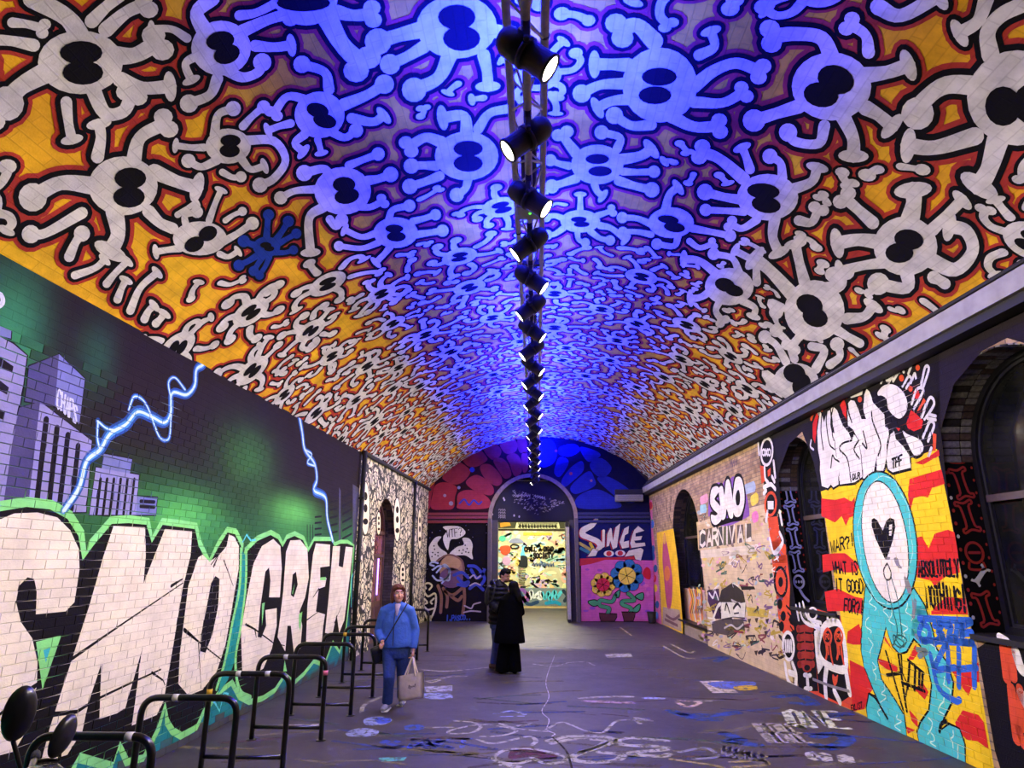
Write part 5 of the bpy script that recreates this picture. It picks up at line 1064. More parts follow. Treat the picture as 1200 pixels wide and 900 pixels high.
for P_ in ([(365, 140), (350, 190), (375, 230), (405, 215), (400, 160), (370, 140)], [(430, 150), (470, 140), (450, 190), (480, 200), (430, 240)], [(490, 150), (520, 150), (505, 220), (540, 210)], [(550, 140), (545, 230)], [(575, 150), (580, 230), (630, 240)], [(575, 150), (620, 130)], [(578, 190), (625, 185)], [(350, 110), (620, 125)], [(360, 225), (630, 240)]): RP.stroke(r7(*P_), 0.036, BL, 10)
for P_ in ([(430, 370), (480, 270), (500, 260), (505, 440)], [(440, 385), (540, 370)], [(560, 270), (560, 470)], [(640, 260), (640, 470)], [(555, 380), (650, 370)], [(410, 300), (440, 440), (470, 500), (540, 545), (565, 540)]): RP.stroke(r7(*P_), 0.033, BL, 10)
# orange totem strip
RP.poly([(886, 512), (905, 502), (912, 555), (916, 600), (948, 812), (936, 806)], BKR, 2)
s3, s4 = frame(880, 500, 5.625), frame(890, 650, 5)
for P_ in ([(60, 255), (95, 265), (100, 350), (70, 380)], [(110, 290), (130, 270), (128, 320), (112, 330)], [(110, 600), (175, 590), (190, 700), (200, 780), (160, 880), (130, 760)], [(130, 760), (180, 740), (230, 780), (235, 900), (150, 900)]): RP.poly(s3(*P_), OR, 3)
for P_ in ([(70, 0), (160, 0), (180, 180), (175, 300), (205, 440), (150, 470), (120, 440), (95, 220)],): RP.poly(s4(*P_), OR, 3)
RP.disc(s3((105, 165))[0], 43 / 5.6, 98 / 5.6, WH, 4, 0.05); RP.disc(s3((105, 165))[0], 33 / 5.6, 78 / 5.6, BKR, 5, 0.05); RP.text('OXO', s3((75, 190))[0], s3((132, 190))[0], s3((75, 150))[0], 0.022, WH, 6)
RP.disc(s3((130, 510))[0], 42 / 5.6, 85 / 5.6, OR, 4, 0.05); RP.disc(s3((130, 510))[0], 30 / 5.6, 65 / 5.6, BKR, 5, 0.05); RP.poly(s3((110, 490), (150, 490), (150, 545), (112, 545)), WH, 6)
RP.disc(s4((125, 160))[0], 42 / 5, 95 / 5, BKR, 4, -0.05); RP.disc(s4((125, 160))[0], 30 / 5, 75 / 5, OR, 5, -0.05); RP.disc(s4((125, 160))[0], 14 / 5, 30 / 5, BKR, 6)
RP.disc(s4((170, 535))[0], 38 / 5, 92 / 5, WH, 4, -0.05); RP.disc(s4((170, 535))[0], 26 / 5, 70 / 5, BKR, 5, -0.05)
for i in range(4): RP.stroke(s4((152 + i * 11, 505), (155 + i * 11, 565)), 0.03, WH, 6, False)
for P_ in ([(150, 640), (165, 730), (190, 770)], [(195, 640), (215, 700), (212, 780)], [(190, 770), (212, 780)], [(175, 690), (205, 700)]): RP.stroke(s4(*P_), 0.05, WH, 5)
for P_ in ([(45, 80), (55, 180)], [(150, 230), (160, 330)], [(90, 270), (95, 340), (115, 370)], [(85, 400), (130, 380), (160, 410)], [(190, 560), (205, 640)], [(125, 740), (150, 830), (190, 800)], [(190, 700), (210, 760), (170, 830)], [(110, 560), (100, 620)], [(140, 330), (155, 360)], [(85, 440), (100, 420)]): RP.stroke(s3(*P_), 0.04, WH, 5)
for c in ((120, 290), (140, 360), (130, 420), (190, 380)): RP.disc(s4(c)[0], 3, 6, BKR, 5)
for i in range(4): RP.stroke(s4((158 + i * 8, 300 + i * 40), (188 + i * 4, 330 + i * 40)), 0.02, BKR, 5)
# white pot-bellied figure under the second window
RP.poly([(952, 712), (985, 722), (1004, 834), (948, 812), (938, 745)], OR, 2)
RP.poly(s4((250, 310), (470, 355), (510, 660), (530, 830), (470, 870), (350, 810), (330, 620)), BKR, 3)
RP.add(strip(RP.surf.px(catmull(s4((430, 395), (375, 430), (345, 530), (370, 620), (440, 665), (505, 660), (495, 500), (470, 410)), True, 5)), 0.055, True), WH, 4, 's')
RP.poly(s4((320, 450), (360, 420), (350, 600), (375, 650), (345, 700), (330, 600)), WH, 4)
RP.stroke(s4((340, 430), (290, 390), (260, 350)), 0.04, WH, 4)
for x in (400, 487 - 22):
    RP.stroke(s4((x - 22, 470), (x, 435), (x + 22, 470), (x + 12, 520), (x - 14, 515)), 0.022, OR, 5, True, True)
    for P_ in ([(x - 10, 520), (x - 5, 580), (x - 10, 610)], [(x + 12, 520), (x + 20, 590), (x + 30, 640)], [(x, 540), (x + 5, 580)]): RP.stroke(s4(*P_), 0.022, OR, 5)
    RP.text('PO', s4((x - 12, 495))[0], s4((x + 12, 495))[0], s4((x - 12, 465))[0], 0.012, OR, 5)
for P_ in ([(400, 360), (400, 395)], [(425, 362), (422, 395)], [(448, 366), (445, 395)]): RP.stroke(s4(*P_), 0.03, WH, 4)
for P_ in ([(395, 650), (385, 740), (390, 830)], [(505, 670), (520, 760), (528, 810)], [(440, 800), (470, 860)]): RP.stroke(s4(*P_), 0.055, WH, 5)
RP.disc(s4((312, 345))[0], 6, 8, WH, 4); RP.disc(s4((312, 345))[0], 4, 5.5, BKR, 5); RP.poly(s4((430, 700), (445, 715), (460, 705), (455, 750), (440, 770), (428, 730)), OR, 5, True); RP.stroke(s4((315, 730), (420, 770), (525, 800)), 0.02, '8a8480', 6)
# bones under the near window
RP.poly([(1166, 745), (1260, 775), (1300, 960), (1190, 960), (1166, 880), (1145, 760), (1160, 750)], BKR, 1)
for P_, c, w in (([(228, 480), (235, 540), (240, 585)], OR, 0.05), ([(255, 485), (262, 580)], OR, 0.05), ([(255, 620), (265, 720), (275, 800)], OR, 0.05), ([(285, 620), (290, 760)], OR, 0.04), ([(270, 490), (290, 550), (310, 560)], WH, 0.05), ([(215, 440), (240, 455)], WH, 0.04), ([(290, 640), (310, 680)], WH, 0.05), ([(280, 760), (300, 820)], OR, 0.04)): RP.stroke(r4(*P_), w, c, 3)
# pale panel between the totem and the far arch: tags, SMO, CARNIVAL
f2, f3 = frame(800, 530, 6), frame(800, 640, 5.625)
RP.poly([(903, 512), (905, 528), (938, 800), (930, 804), (893, 545), (888, 515)], '3a2c3c', 1)
RP.poly([(816, 612), (898, 590), (932, 800), (830, 760), (828, 700)], 'd4bd90', 1)
RP.poly(f2((100, 515), (540, 405), (560, 560), (110, 690)), 'cdb184', 2)
rp_ = random.Random(8)
for i in range(330):
    x = rp_.uniform(818, 915); yt = 612 - (x - 816) * 0.27; y = rp_.uniform(600, 760)
    RP.disc((x, y), rp_.uniform(0.6, 2.6), rp_.uniform(0.8, 3.2), rp_.choice(['8a7460', 'a08458', '9a8a80', 'e0b8a8', 'd8d08a', 'b8d0b0', 'd8a0a8', 'e8dcc8', 'b8a0b8', 'd0c098', 'e0c860', 'a8b8b0']), 2 + i % 2, rp_.uniform(0, 3), n=9)
for i in range(110):
    x, y = rp_.uniform(828, 918), rp_.uniform(640, 770); P_ = [(x + rp_.uniform(-6, 6), y + rp_.uniform(-5, 5)) for _ in range(4)]; RP.stroke(P_, rp_.uniform(0.008, 0.022), rp_.choice(['8a4a4a', '3a3038', 'b8a03a', '7a5a7a', 'e8e0d0', '4a6a5a']), 4)
PURP = '8a5aa8'
for P_ in ([(195, 260), (240, 215), (270, 240), (200, 430), (180, 430)], [(285, 215), (330, 190), (360, 170), (420, 200), (450, 300), (470, 430), (430, 470), (300, 520), (200, 470)]): RP.poly(f2(*P_), PURP, 4, True)
smo = [[(195, 300), (210, 250), (245, 240), (260, 270), (240, 300), (225, 330), (250, 360), (275, 400), (275, 470), (235, 510), (205, 490), (200, 440), (230, 445), (245, 430), (215, 400), (195, 360)],
       [(255, 260), (280, 240), (295, 300), (305, 205), (330, 200), (350, 320), (355, 450), (330, 460), (310, 400), (300, 460), (275, 470), (265, 370)],
       [(360, 250), (375, 180), (410, 180), (430, 250), (435, 350), (410, 440), (370, 450), (350, 380)]]
for P_ in smo: RP.outlined(f2(*P_), 'e8e4dc', 5, 0.07, BKR, True)
RP.poly(f2((380, 280), (395, 265), (405, 310), (400, 365), (380, 370), (372, 320)), BKR, 7, True)
RP.poly(f2((200, 495), (280, 470), (360, 455), (430, 430), (420, 480), (350, 490), (240, 525)), BKR, 5)
for i, (ch, x) in enumerate(zip('CARNIVAL', (118, 165, 205, 245, 290, 325, 385, 440))):
    y = 665 - (x - 118) * 0.14; RP.poly(f2((x - 2, y + 15), (x + 45, y + 2), (x + 42, y - 130 + (x > 380) * 10), (x - 2, y - 115)), ['4a4844', '6a5a48', '5a5a40', '4a4a44', '6a6a4a', '5a4a48', '6a5a50', '5a5448'][i], 4)
    RP.text(ch, f2((x + 2, y))[0], f2((x + 46, y - 10))[0], f2((x + 2, y - 105))[0], 0.045, 'e6dcc4', 6)
RP.poly(f2((125, 690), (510, 650), (512, 715), (128, 745)), 'dccfb4', 4)
RP.text('3Y', f2((120, 490))[0], f2((165, 475))[0], f2((120, 445))[0], 0.014, '3a3a30', 5); RP.text('~~~', f2((335, 110))[0], f2((385, 95))[0], f2((335, 50))[0], 0.014, '5a4a58', 5)
for P_, c in (([(130, 340), (170, 320)], 'e0a0b0'), ([(130, 400), (160, 395)], '9ac8d0'), ([(445, 260), (500, 240)], 'a8b8d0'), ([(490, 340), (520, 320)], 'e8d050'), ([(500, 460), (520, 450)], 'e080b0')): RP.stroke(f2(*P_), 0.10, c, 4)
for P_, c, k in (([(165, 290), (240, 280), (250, 480), (215, 480), (190, 420), (165, 360)], '4a3050', 4), ([(255, 290), (330, 240), (400, 300), (420, 400), (410, 480), (340, 470), (250, 480), (230, 400)], '3a3428', 4), ([(255, 370), (330, 370), (360, 380), (415, 370), (410, 470), (330, 465), (255, 480)], 'e0dcc8', 5), ([(190, 500), (260, 480), (400, 480), (410, 540), (300, 590), (200, 570)], '5a5048', 4), ([(380, 265), (470, 265), (480, 285), (390, 290)], '2a2420', 5), ([(420, 400), (570, 420), (560, 470), (430, 460)], 'c8b048', 3)): RP.poly(f3(*P_), c, k)
for P_, w, c in (([(175, 310), (200, 340), (215, 300), (235, 350)], 0.03, 'e0dce0'), ([(200, 480), (230, 400), (250, 380)], 0.04, 'e0dcd0'), ([(280, 420), (290, 380), (310, 440)], 0.03, '2a2624'), ([(335, 410), (360, 380), (380, 400)], 0.03, '2a2624'), ([(340, 445), (370, 440)], 0.015, '2a2624'), ([(275, 540), (320, 520), (360, 545), (400, 515)], 0.02, 'c8c0b0'), ([(340, 560), (400, 570)], 0.02, '8a3a4a')): RP.stroke(f3(*P_), w, c, 6)
for c in ((440, 495), (488, 490), (455, 640), (550, 575), (525, 705), (580, 715), (485, 705), (558, 495)): RP.poly(f3((c[0] - 12, c[1] - 14), (c[0] + 12, c[1] - 18), (c[0] + 5, c[1] + 8), (c[0] + 2, c[1] + 18), (c[0] - 8, c[1] + 4)), '4a3a34', 4)
# yellow panel with red figure, flowers round the corner
h1 = frame(750, 540, 4.09)
RP.poly(h1((80, 345), (160, 325), (180, 470), (205, 780), (205, 830), (105, 780), (100, 640)), 'eec02a', 2)
RP.poly(h1((110, 700), (190, 715), (200, 820), (108, 780)), 'b8a088', 3)
RP.poly(h1((112, 370), (120, 350), (135, 430), (155, 560), (150, 690), (130, 700), (115, 560), (108, 470)), 'b8506a', 3, True); RP.disc(h1((118, 375))[0], 2.2, 6, 'd8a050', 4); RP.disc(h1((130, 540))[0], 3.4, 9, 'd87a3a', 4)
RP.poly(h1((30, 180), (58, 190), (62, 330), (80, 480), (105, 790), (60, 760), (40, 480)), 'd87098', 1)
for i in range(26):
    rr_ = random.Random(300 + i); t_ = rr_.random(); RP.disc(h1((40 + 40 * t_ + rr_.uniform(-12, 12), 200 + 560 * t_))[0], 2.2, 4.6, rr_.choice(['c82838', 'e8c83a', '3a70b8', '2a5a8a', '7ab0d0', 'd05a90', '48a070']), 2 + i % 3, n=12)
for P_ in ([(125, 180), (130, 240)], [(150, 175), (145, 235)], [(75, 200), (85, 260)], [(70, 280), (80, 330)], [(140, 260), (150, 300)]): RP.stroke(h1(*P_), 0.03, '3a3028', 3)
for P_ in ([(125, 740), (160, 760), (190, 740)], [(120, 760), (180, 790)]): RP.stroke(h1(*P_), 0.04, '7a5a58', 4)
M_RPAINT = paint_mat('right_wall_paint', grime=0.25, bump=0.5)
RP.build('right_mural', M_RPAINT, wall_right)
painted_bricks(RP, S_RIGHT, lambda A: np.tile(np.array(lin('211a20')), (len(A), 1)), 6.84, 9.1, 0.0, 3.9, M_PBRICK, wall_right, 120)
# figures on the boarded half of the far window
BD = WallSurf(4.45 + 0.19, -0.0267, -1); BPa = Paint(BD, 0.002)
for i in range(7):
    x = 100 + i * 6
    BPa.stroke(f3((45 + i * 13, 285 + (i % 2) * 12), (60 + i * 11, 350), (48 + i * 13, 420), (66 + i * 11, 500)), 0.06, ['e8884a', 'e8b04a', 'f0d8c0'][i % 3], 1 + i % 2); BPa.stroke(f3((52 + i * 12, 290), (66 + i * 11, 360), (54 + i * 12, 440)), 0.02, '3a2a28', 3)
BPa.build('board_graffiti', paint_mat('flat_paint', brick=False), win3)

# ---- painted bones on the far reveals of the two nearer windows
class RevealSurf:                   # plane at constant y, coordinates (X, Z)
    def __init__(s, y): s.y = y
    def px(s, P): d = rays(P); Q = _o + (s.y / d[:, 1])[:, None] * d; return Q[:, [0, 2]]
    def xyz(s, A, off): A = np.asarray(A, float); return np.stack([A[:, 0], np.full(len(A), s.y) - off, A[:, 1]], 1)
def outline_bone(Pt, c, L, wid, col, w, layer, ang=0.0):
    """bone drawn as an outline: two shafts and two lobed ends"""
    ca, sa = math.cos(ang), math.sin(ang)
    q = [(-wid * .5, -L * .3), (-wid, -L * .38), (-wid * .9, -L * .5), (0, -L * .42), (wid * .9, -L * .5), (wid, -L * .38), (wid * .5, -L * .3), (wid * .5, L * .3), (wid, L * .38), (wid * .9, L * .5), (0, L * .42), (-wid * .9, L * .5), (-wid, L * .38), (-wid * .5, L * .3)]
    Q = np.array([(c[0] + x * ca - y * sa, c[1] + x * sa + y * ca) for x, y in q]); Q = catmull(Q, True, 3)
    if w: Pt.add(strip(Q, w, True), col, layer, 's')
    else: Pt.add(tess(Q), col, layer, 's')
V1 = Paint(RevealSurf(6.8), 0.002); x0_, x1_ = xr(6.8), xr(6.8) + RECESS - 0.09; xm = (x0_ + x1_) / 2
V1.poly([(x0_, 1.26), (x1_, 1.26), (x1_, 3.28), (x0_, 3.28)], BKR, 1, False, 's')
RB = 'a8342c'
for z, k in ((3.10, 'o'), (2.72, 'b'), (2.38, 'b'), (2.02, 'o'), (1.80, 'f'), (1.48, 'b')):
    if k == 'o': V1.add(strip(np.array([(xm + 0.085 * math.cos(a), z + 0.10 * math.sin(a)) for a in np.linspace(0, 6.28, 22)[:-1]]), 0.013, True), RB, 2, 's'); V1.stroke([(xm - 0.05, z), (xm + 0.05, z)], 0.014, RB, 2, False, False, 's'); V1.stroke([(xm - 0.07, z - 0.1), (xm - 0.07, z - 0.16), (xm + 0.07, z - 0.16), (xm + 0.07, z - 0.1)], 0.012, RB, 2, True, False, 's')
    elif k == 'b': outline_bone(V1, (xm, z), 0.32, 0.085, RB, 0.012, 2, 0.15)
    else: outline_bone(V1, (xm + 0.02, z), 0.22, 0.05, 'dcdade', 0, 2, -0.7)
for i in range(14): V1.disc((x0_ + 0.035, 1.4 + i * 0.13), 0.016, 0.02, ['dcdade', RB][i % 3 > 0], 2, 0, 's', 10); V1.disc((x1_ - 0.03, 1.45 + i * 0.13), 0.012, 0.016, RB, 2, 0, 's', 8)
V1.build('reveal_bones', paint_mat('flat_paint', brick=False), wall_right)
V2 = Paint(RevealSurf(11.09), 0.002); x0_, x1_ = xr(11.09), xr(11.09) + RECESS - 0.09; xm = (x0_ + x1_) / 2
V2.poly([(x0_, 1.23), (x1_, 1.23), (x1_, 3.28), (x0_, 3.28)], BKR, 1, False, 's')
for z in (3.05, 2.68, 2.30, 1.92): outline_bone(V2, (xm, z), 0.34, 0.085, 'a9b0f4', 0.014, 2, 0.1)
V2.add(strip(np.array([(xm + 0.08 * math.cos(a), 1.60 + 0.10 * math.sin(a)) for a in np.linspace(0, 6.28, 22)[:-1]]), 0.016, True), 'cfd0fa', 2, 's')
for i in range(3): V2.disc((xm - 0.045 + i * 0.045, 1.60), 0.016, 0.024, 'cfd0fa', 2, 0, 's', 10)
V2.stroke([(xm, 1.48), (xm + 0.05, 1.38), (xm + 0.12, 1.3)], 0.02, 'cfd0fa', 2, True, False, 's')
for i in range(12):
    for s_ in (-1, 1): V2.disc((xm + s_ * 0.13, 1.8 + i * 0.115), 0.013, 0.018, 'a8342c', 2, 0, 's', 8)
V2.build('reveal_bones', paint_mat('flat_paint', brick=False), wall_right)
# the same reveal runs on below the sill as painted bones on the wall
W2P = Paint(S_RIGHT, 0.0003); s4b = s4
W2P.poly(s4((200, 390), (255, 320), (320, 430), (330, 620), (345, 800), (285, 800), (235, 780), (215, 600)), BKR, 4)
for i in range(5):
    yy = 430 + i * 52; W2P.stroke(s4((230, yy + 8), (262, yy), (305, yy + 6)), 0.05, 'a03428', 5, False)
    for xx in (228, 305): W2P.disc(s4((xx + i * 2, yy + 4))[0], 2.4, 4.6, 'a03428', 5)
W2P.stroke(s4((262, 420), (275, 690)), 0.02, 'a03428', 6, False); W2P.disc(s4((280, 662))[0], 5.5, 5.5, 'a03428', 6); W2P.disc(s4((280, 662))[0], 3.5, 3.5, BKR, 7)
W2P.stroke(s4((280, 710), (285, 780)), 0.05, 'dcdade', 6, False)
for c in ((268, 705), (295, 708), (272, 785), (300, 785)): W2P.disc(s4(c)[0], 2.4, 2.8, 'dcdade', 6)
for P_ in ([(215, 300), (230, 380)], [(235, 290), (250, 370), (290, 410), (350, 420)], [(255, 280), (275, 350), (300, 380), (360, 400)]): W2P.stroke(s4(*P_), 0.03, 'dcdade', 6)
W2P.build('sill_bones', M_RPAINT, wall_right)

# ================================================================== FLOOR MARKS
M_CHALK = paint_mat('chalk', brick=False, wear=0.38, rough=0.8, bump=0.1)
FP = Paint(S_FLOOR, 0.0012)
g3, g4, g6 = frame(600, 700, 3), frame(300, 780, 3), frame(400, 640, 3.46)
CH_, CB, CY = 'a6a29e', '4458b0', '9a8c5c'
for fr, P_, w, c in ((g3, [(120, 465), (170, 440), (210, 450), (260, 470), (320, 475), (360, 440), (400, 432), (490, 435)], 0.022, CH_), (g3, [(490, 435), (430, 424), (450, 444)], 0.03, CH_), (g3, [(130, 505), (200, 490), (330, 492), (350, 510), (250, 545), (210, 565), (260, 580), (360, 575), (385, 555), (310, 545)], 0.05, CH_), (g3, [(140, 515), (210, 500), (310, 502), (320, 515), (230, 550)], 0.04, CH_), (g3, [(540, 505), (420, 495), (370, 505), (400, 520), (520, 525), (540, 535), (440, 545), (420, 552), (520, 560), (555, 552)], 0.05, CH_), (g3, [(75, 235), (150, 243), (200, 230), (260, 228), (290, 240)], 0.025, CH_),
                (g3, [(240, 355), (330, 350), (420, 350)], 0.05, CH_), (g3, [(260, 365), (420, 372)], 0.07, 'a08898'), (g3, [(580, 370), (620, 385), (660, 370), (580, 362)], 0.04, 'c0a8a0'), (g3, [(640, 365), (700, 365)], 0.03, CH_), (g3, [(470, 355), (525, 356)], 0.06, '9aa0c8'), (g3, [(560, 570), (700, 590), (740, 600)], 0.03, CY), (g3, [(760, 545), (850, 550), (890, 560)], 0.03, CY), (g3, [(770, 580), (880, 575), (890, 590), (780, 598)], 0.03, CY), (g3, [(590, 545), (680, 530), (720, 560), (640, 570)], 0.03, '8a8898'),
                (g4, [(535, 215), (560, 210), (580, 218), (560, 226), (535, 222)], 0.05, CB), (g4, [(580, 219), (640, 218), (690, 218)], 0.025, CH_), (g4, [(700, 195), (760, 200), (790, 215), (760, 235), (690, 240), (680, 230), (740, 215), (800, 208), (900, 222), (910, 235), (850, 248), (780, 250)], 0.025, CH_), (g4, [(780, 260), (830, 275), (900, 262), (960, 250), (985, 265), (970, 280)], 0.028, CH_), (g4, [(860, 205), (900, 215), (970, 205)], 0.03, CH_), (g4, [(880, 215), (940, 225), (1020, 232)], 0.02, CH_),
                (g4, [(960, 335), (920, 345), (860, 340), (835, 325), (870, 300), (940, 292), (1010, 300), (1085, 320), (1080, 338), (1020, 345), (970, 325)], 0.03, CH_), (g4, [(870, 350), (920, 358)], 0.05, CH_), (g4, [(840, 170), (900, 160), (945, 172)], 0.03, '9aa0c8'), (g4, [(860, 180), (940, 178)], 0.02, '9aa0c8'), (g4, [(370, 165), (380, 140), (420, 120), (460, 105)], 0.03, '9a948c'), (g4, [(520, 45), (600, 55), (680, 40), (740, 38)], 0.025, 'a8a098'), (g4, [(580, 15), (680, 20), (830, 5)], 0.03, 'a8a098'), (g4, [(600, 55), (620, 60), (650, 50)], 0.03, 'a8a098'),
                (g3, [(530, 170), (600, 210), (640, 215)], 0.03, 'a8a080'), (g3, [(560, 165), (620, 195), (640, 190)], 0.03, 'a8a080'), (g3, [(380, 105), (420, 135)], 0.02, 'b8a888'), (g3, [(150, 205), (120, 290), (130, 350), (105, 400), (130, 430), (120, 465)], 0.006, 'c8c0c8'), (g3, [(140, 490), (190, 540), (210, 600)], 0.012, '2a2428'), (g3, [(125, 470), (150, 480), (140, 490)], 0.01, 'c8c0c8')):
    FP.stroke(fr(*P_), w, c, 2)
FP.poly(g3((660, 295), (740, 293), (795, 335), (705, 337)), 'c8bcb0', 2); FP.poly(g3((690, 300), (850, 298), (830, 320), (740, 322)), '5a6ac0', 3, True); FP.poly(g3((780, 315), (850, 310), (860, 325), (800, 328)), 'c8a83a', 4, True); FP.poly(g3((325, 200), (415, 197), (425, 210), (335, 212)), 'a8a4a8', 2)
FP.poly(g4((590, 75), (690, 70), (690, 90), (600, 95)), '9a98b0', 2); FP.poly(g4((580, 100), (670, 98), (690, 115), (610, 118)), '8a90c0', 2, True); FP.poly(g4((380, 190), (430, 180), (478, 190), (450, 208), (390, 210)), '8a94c8', 2, True); FP.poly(g4((420, 185), (470, 185), (470, 200), (430, 204)), '4a5ac0', 3, True); FP.poly(g4((318, 235), (370, 220), (430, 230), (410, 248), (330, 250)), '8a90b8', 2, True); FP.poly(g4((75, 210), (220, 205), (225, 222), (90, 225)), 'b0a8a8', 2); FP.poly(g4((430, 325), (530, 322), (520, 335), (440, 338)), '5a9a90', 2)
FP.poly(g4((900, 296), (960, 286), (1060, 318), (1020, 330), (960, 322), (890, 328)), '5a3444', 1, True)
FP.text('SAK', g4((450, 290))[0], g4((700, 290))[0], g4((430, 265))[0], 0.04, '3f4c9c', 1); FP.text('AKT', g4((560, 285))[0], g4((760, 288))[0], g4((575, 255))[0], 0.03, '5a64a8', 1)
FP.text('ONE', g3((985, 455))[0], g3((1190, 462))[0], g3((955, 397))[0], 0.06, 'c8ccb8', 3, 0.05); FP.text('HERE', g3((905, 510))[0], g3((1060, 512))[0], g3((850, 445))[0], 0.04, 'a8a0a0', 3); FP.text('CG O', g3((1045, 570))[0], g3((1200, 585))[0], g3((1040, 545))[0], 0.04, 'b8b4b0', 3)
FP.text('~~~~~~~', g3((740, 555))[0], g3((900, 590))[0], g3((735, 520))[0], 0.02, '8a8488', 2)
rf = random.Random(31)
for P_ in ([(1070, 490), (1130, 480), (1180, 500), (1120, 530), (1070, 520)], [(930, 350), (1010, 345), (1060, 375), (990, 372)], [(1090, 420), (1180, 410)], [(600, 410), (700, 415), (790, 405)], [(560, 400), (640, 425), (720, 430)], [(680, 215), (750, 210), (720, 225)], [(760, 505), (860, 520)], [(750, 480), (800, 500)]): FP.stroke(g3(*P_), 0.09, '34498a', 1)
for i in range(150):                                        # worn streaks of colour between the drawings
    x = rf.uniform(230, 1100); y = rf.uniform(735, 895)
    if y > 740 + (x - 790) * 0.49 + 0 and x > 800 and y < 740 + (x - 800) * 0.47: continue
    A_ = S_FLOOR.px([(x, y)])[0]
    if not (xl(A_[1]) + 0.25 < A_[0] < xr(A_[1]) - 0.15) or A_[1] > 21.5: continue
    l = rf.uniform(0.15, 0.6); a = rf.uniform(-0.4, 0.4)
    FP.stroke([(A_[0] - l * math.cos(a), A_[1] - l * math.sin(a)), (A_[0], A_[1] + rf.uniform(-0.08, 0.08)), (A_[0] + l * math.cos(a), A_[1] + l * math.sin(a))], rf.uniform(0.012, 0.05), rf.choice(['5c5864', '4c4c68', '686058', '544a4a', '3e4674', '6e664e', '5c4a4c', '4c564e']), 1, True, False, 's')
for i in range(70):
    A_ = (rf.uniform(-2.2, 3.6), rf.uniform(0.3, 6.4)); l = rf.uniform(0.1, 0.5); a = rf.uniform(-0.5, 0.5)
    FP.stroke([(A_[0] - l * math.cos(a), A_[1] - l * math.sin(a)), (A_[0], A_[1] + rf.uniform(-0.08, 0.08)), (A_[0] + l * math.cos(a), A_[1] + l * math.sin(a))], rf.uniform(0.01, 0.035), rf.choice(['5c5864', '4c4c68', '686058', '3e4674', '9a94ac']), 1, True, False, 's')
FP.build('chalk_marks', M_CHALK, floor)

# ================================================================== TRUSS AND LAMPS
TX, TZ = -0.03, 4.62                       # lower chord
M_ALU = plain('brushed_aluminium', 'efeae4', 0.5, 0.05, grain=0.1, scale=40)
M_LAMP = plain('black_lamp_body', '38353f', 0.38, 0.2, grain=0.08)
TY0, TY1 = 0.9, 21.7
truss = empty('lighting_truss', (TX, 0, 0)); tag(truss, 'long triangular aluminium lighting truss hung under the crown of the vault', 'truss')
CH = [(0, TZ), (-0.105, TZ + 0.17), (0.105, TZ + 0.17)]
for x, z in CH: MB().tube([(x, TY0, z), (x, TY1, z)], 0.024 if x else 0.026, 12).build('chord', M_ALU, truss, True)
STEP = 0.29; nb = int((TY1 - TY0) / STEP)
def brace_mesh(a, b, dy):
    return MB().tube([(a[0], 0, a[1]), (b[0], dy, b[1])], 0.008, 6)
for (a, b) in ((CH[0], CH[1]), (CH[0], CH[2]), (CH[1], CH[2])):
    mm = []
    for sgn in (0, 1):
        m = brace_mesh(a, b, STEP) if sgn == 0 else brace_mesh(b, a, STEP)
        mm.append(raw_mesh('brace', m.V, m.F, M_ALU, True))
    for k in range(nb):
        o = link(bpy.data.objects.new('brace', mm[k % 2]), truss); o.location = (0, TY0 + k * STEP, 0)
for y in (5.75, 8.5, 11.2, 14.0, 16.75, 19.5):        # hangers up to the vault
    hz = VCZ + math.sqrt(VR ** 2 - (TX - VCX) ** 2)
    for sx in (-0.105, 0.105): MB().tube([(sx, y, TZ + 0.17), (sx, y, hz + 0.02)], 0.006, 6).build('hanger', M_ALU, truss)
    MB().box(-0.14, 0.14, y - 0.03, y + 0.03, TZ + 0.155, TZ + 0.2).build('clamp', M_LAMP, truss)
for y in (2.9, 5.1, 7.3, 9.5, 11.7):
    for x, z in CH[1:]: MB().tube([(x, y - 0.006, z), (x, y + 0.006, z)], 0.030, 10).build('cable_tie', M_LAMP, truss)
# cable along the truss
pts = [(TX, y, TZ + 0.026 + 0.0085) for y in np.linspace(TY0, TY1, 40)]
o = MB().tube(pts, 0.009, 8).build('power_cable', M_LAMP, None, True); tag(o, 'black power cable lying along the lower tube inside the lighting truss', 'cable')

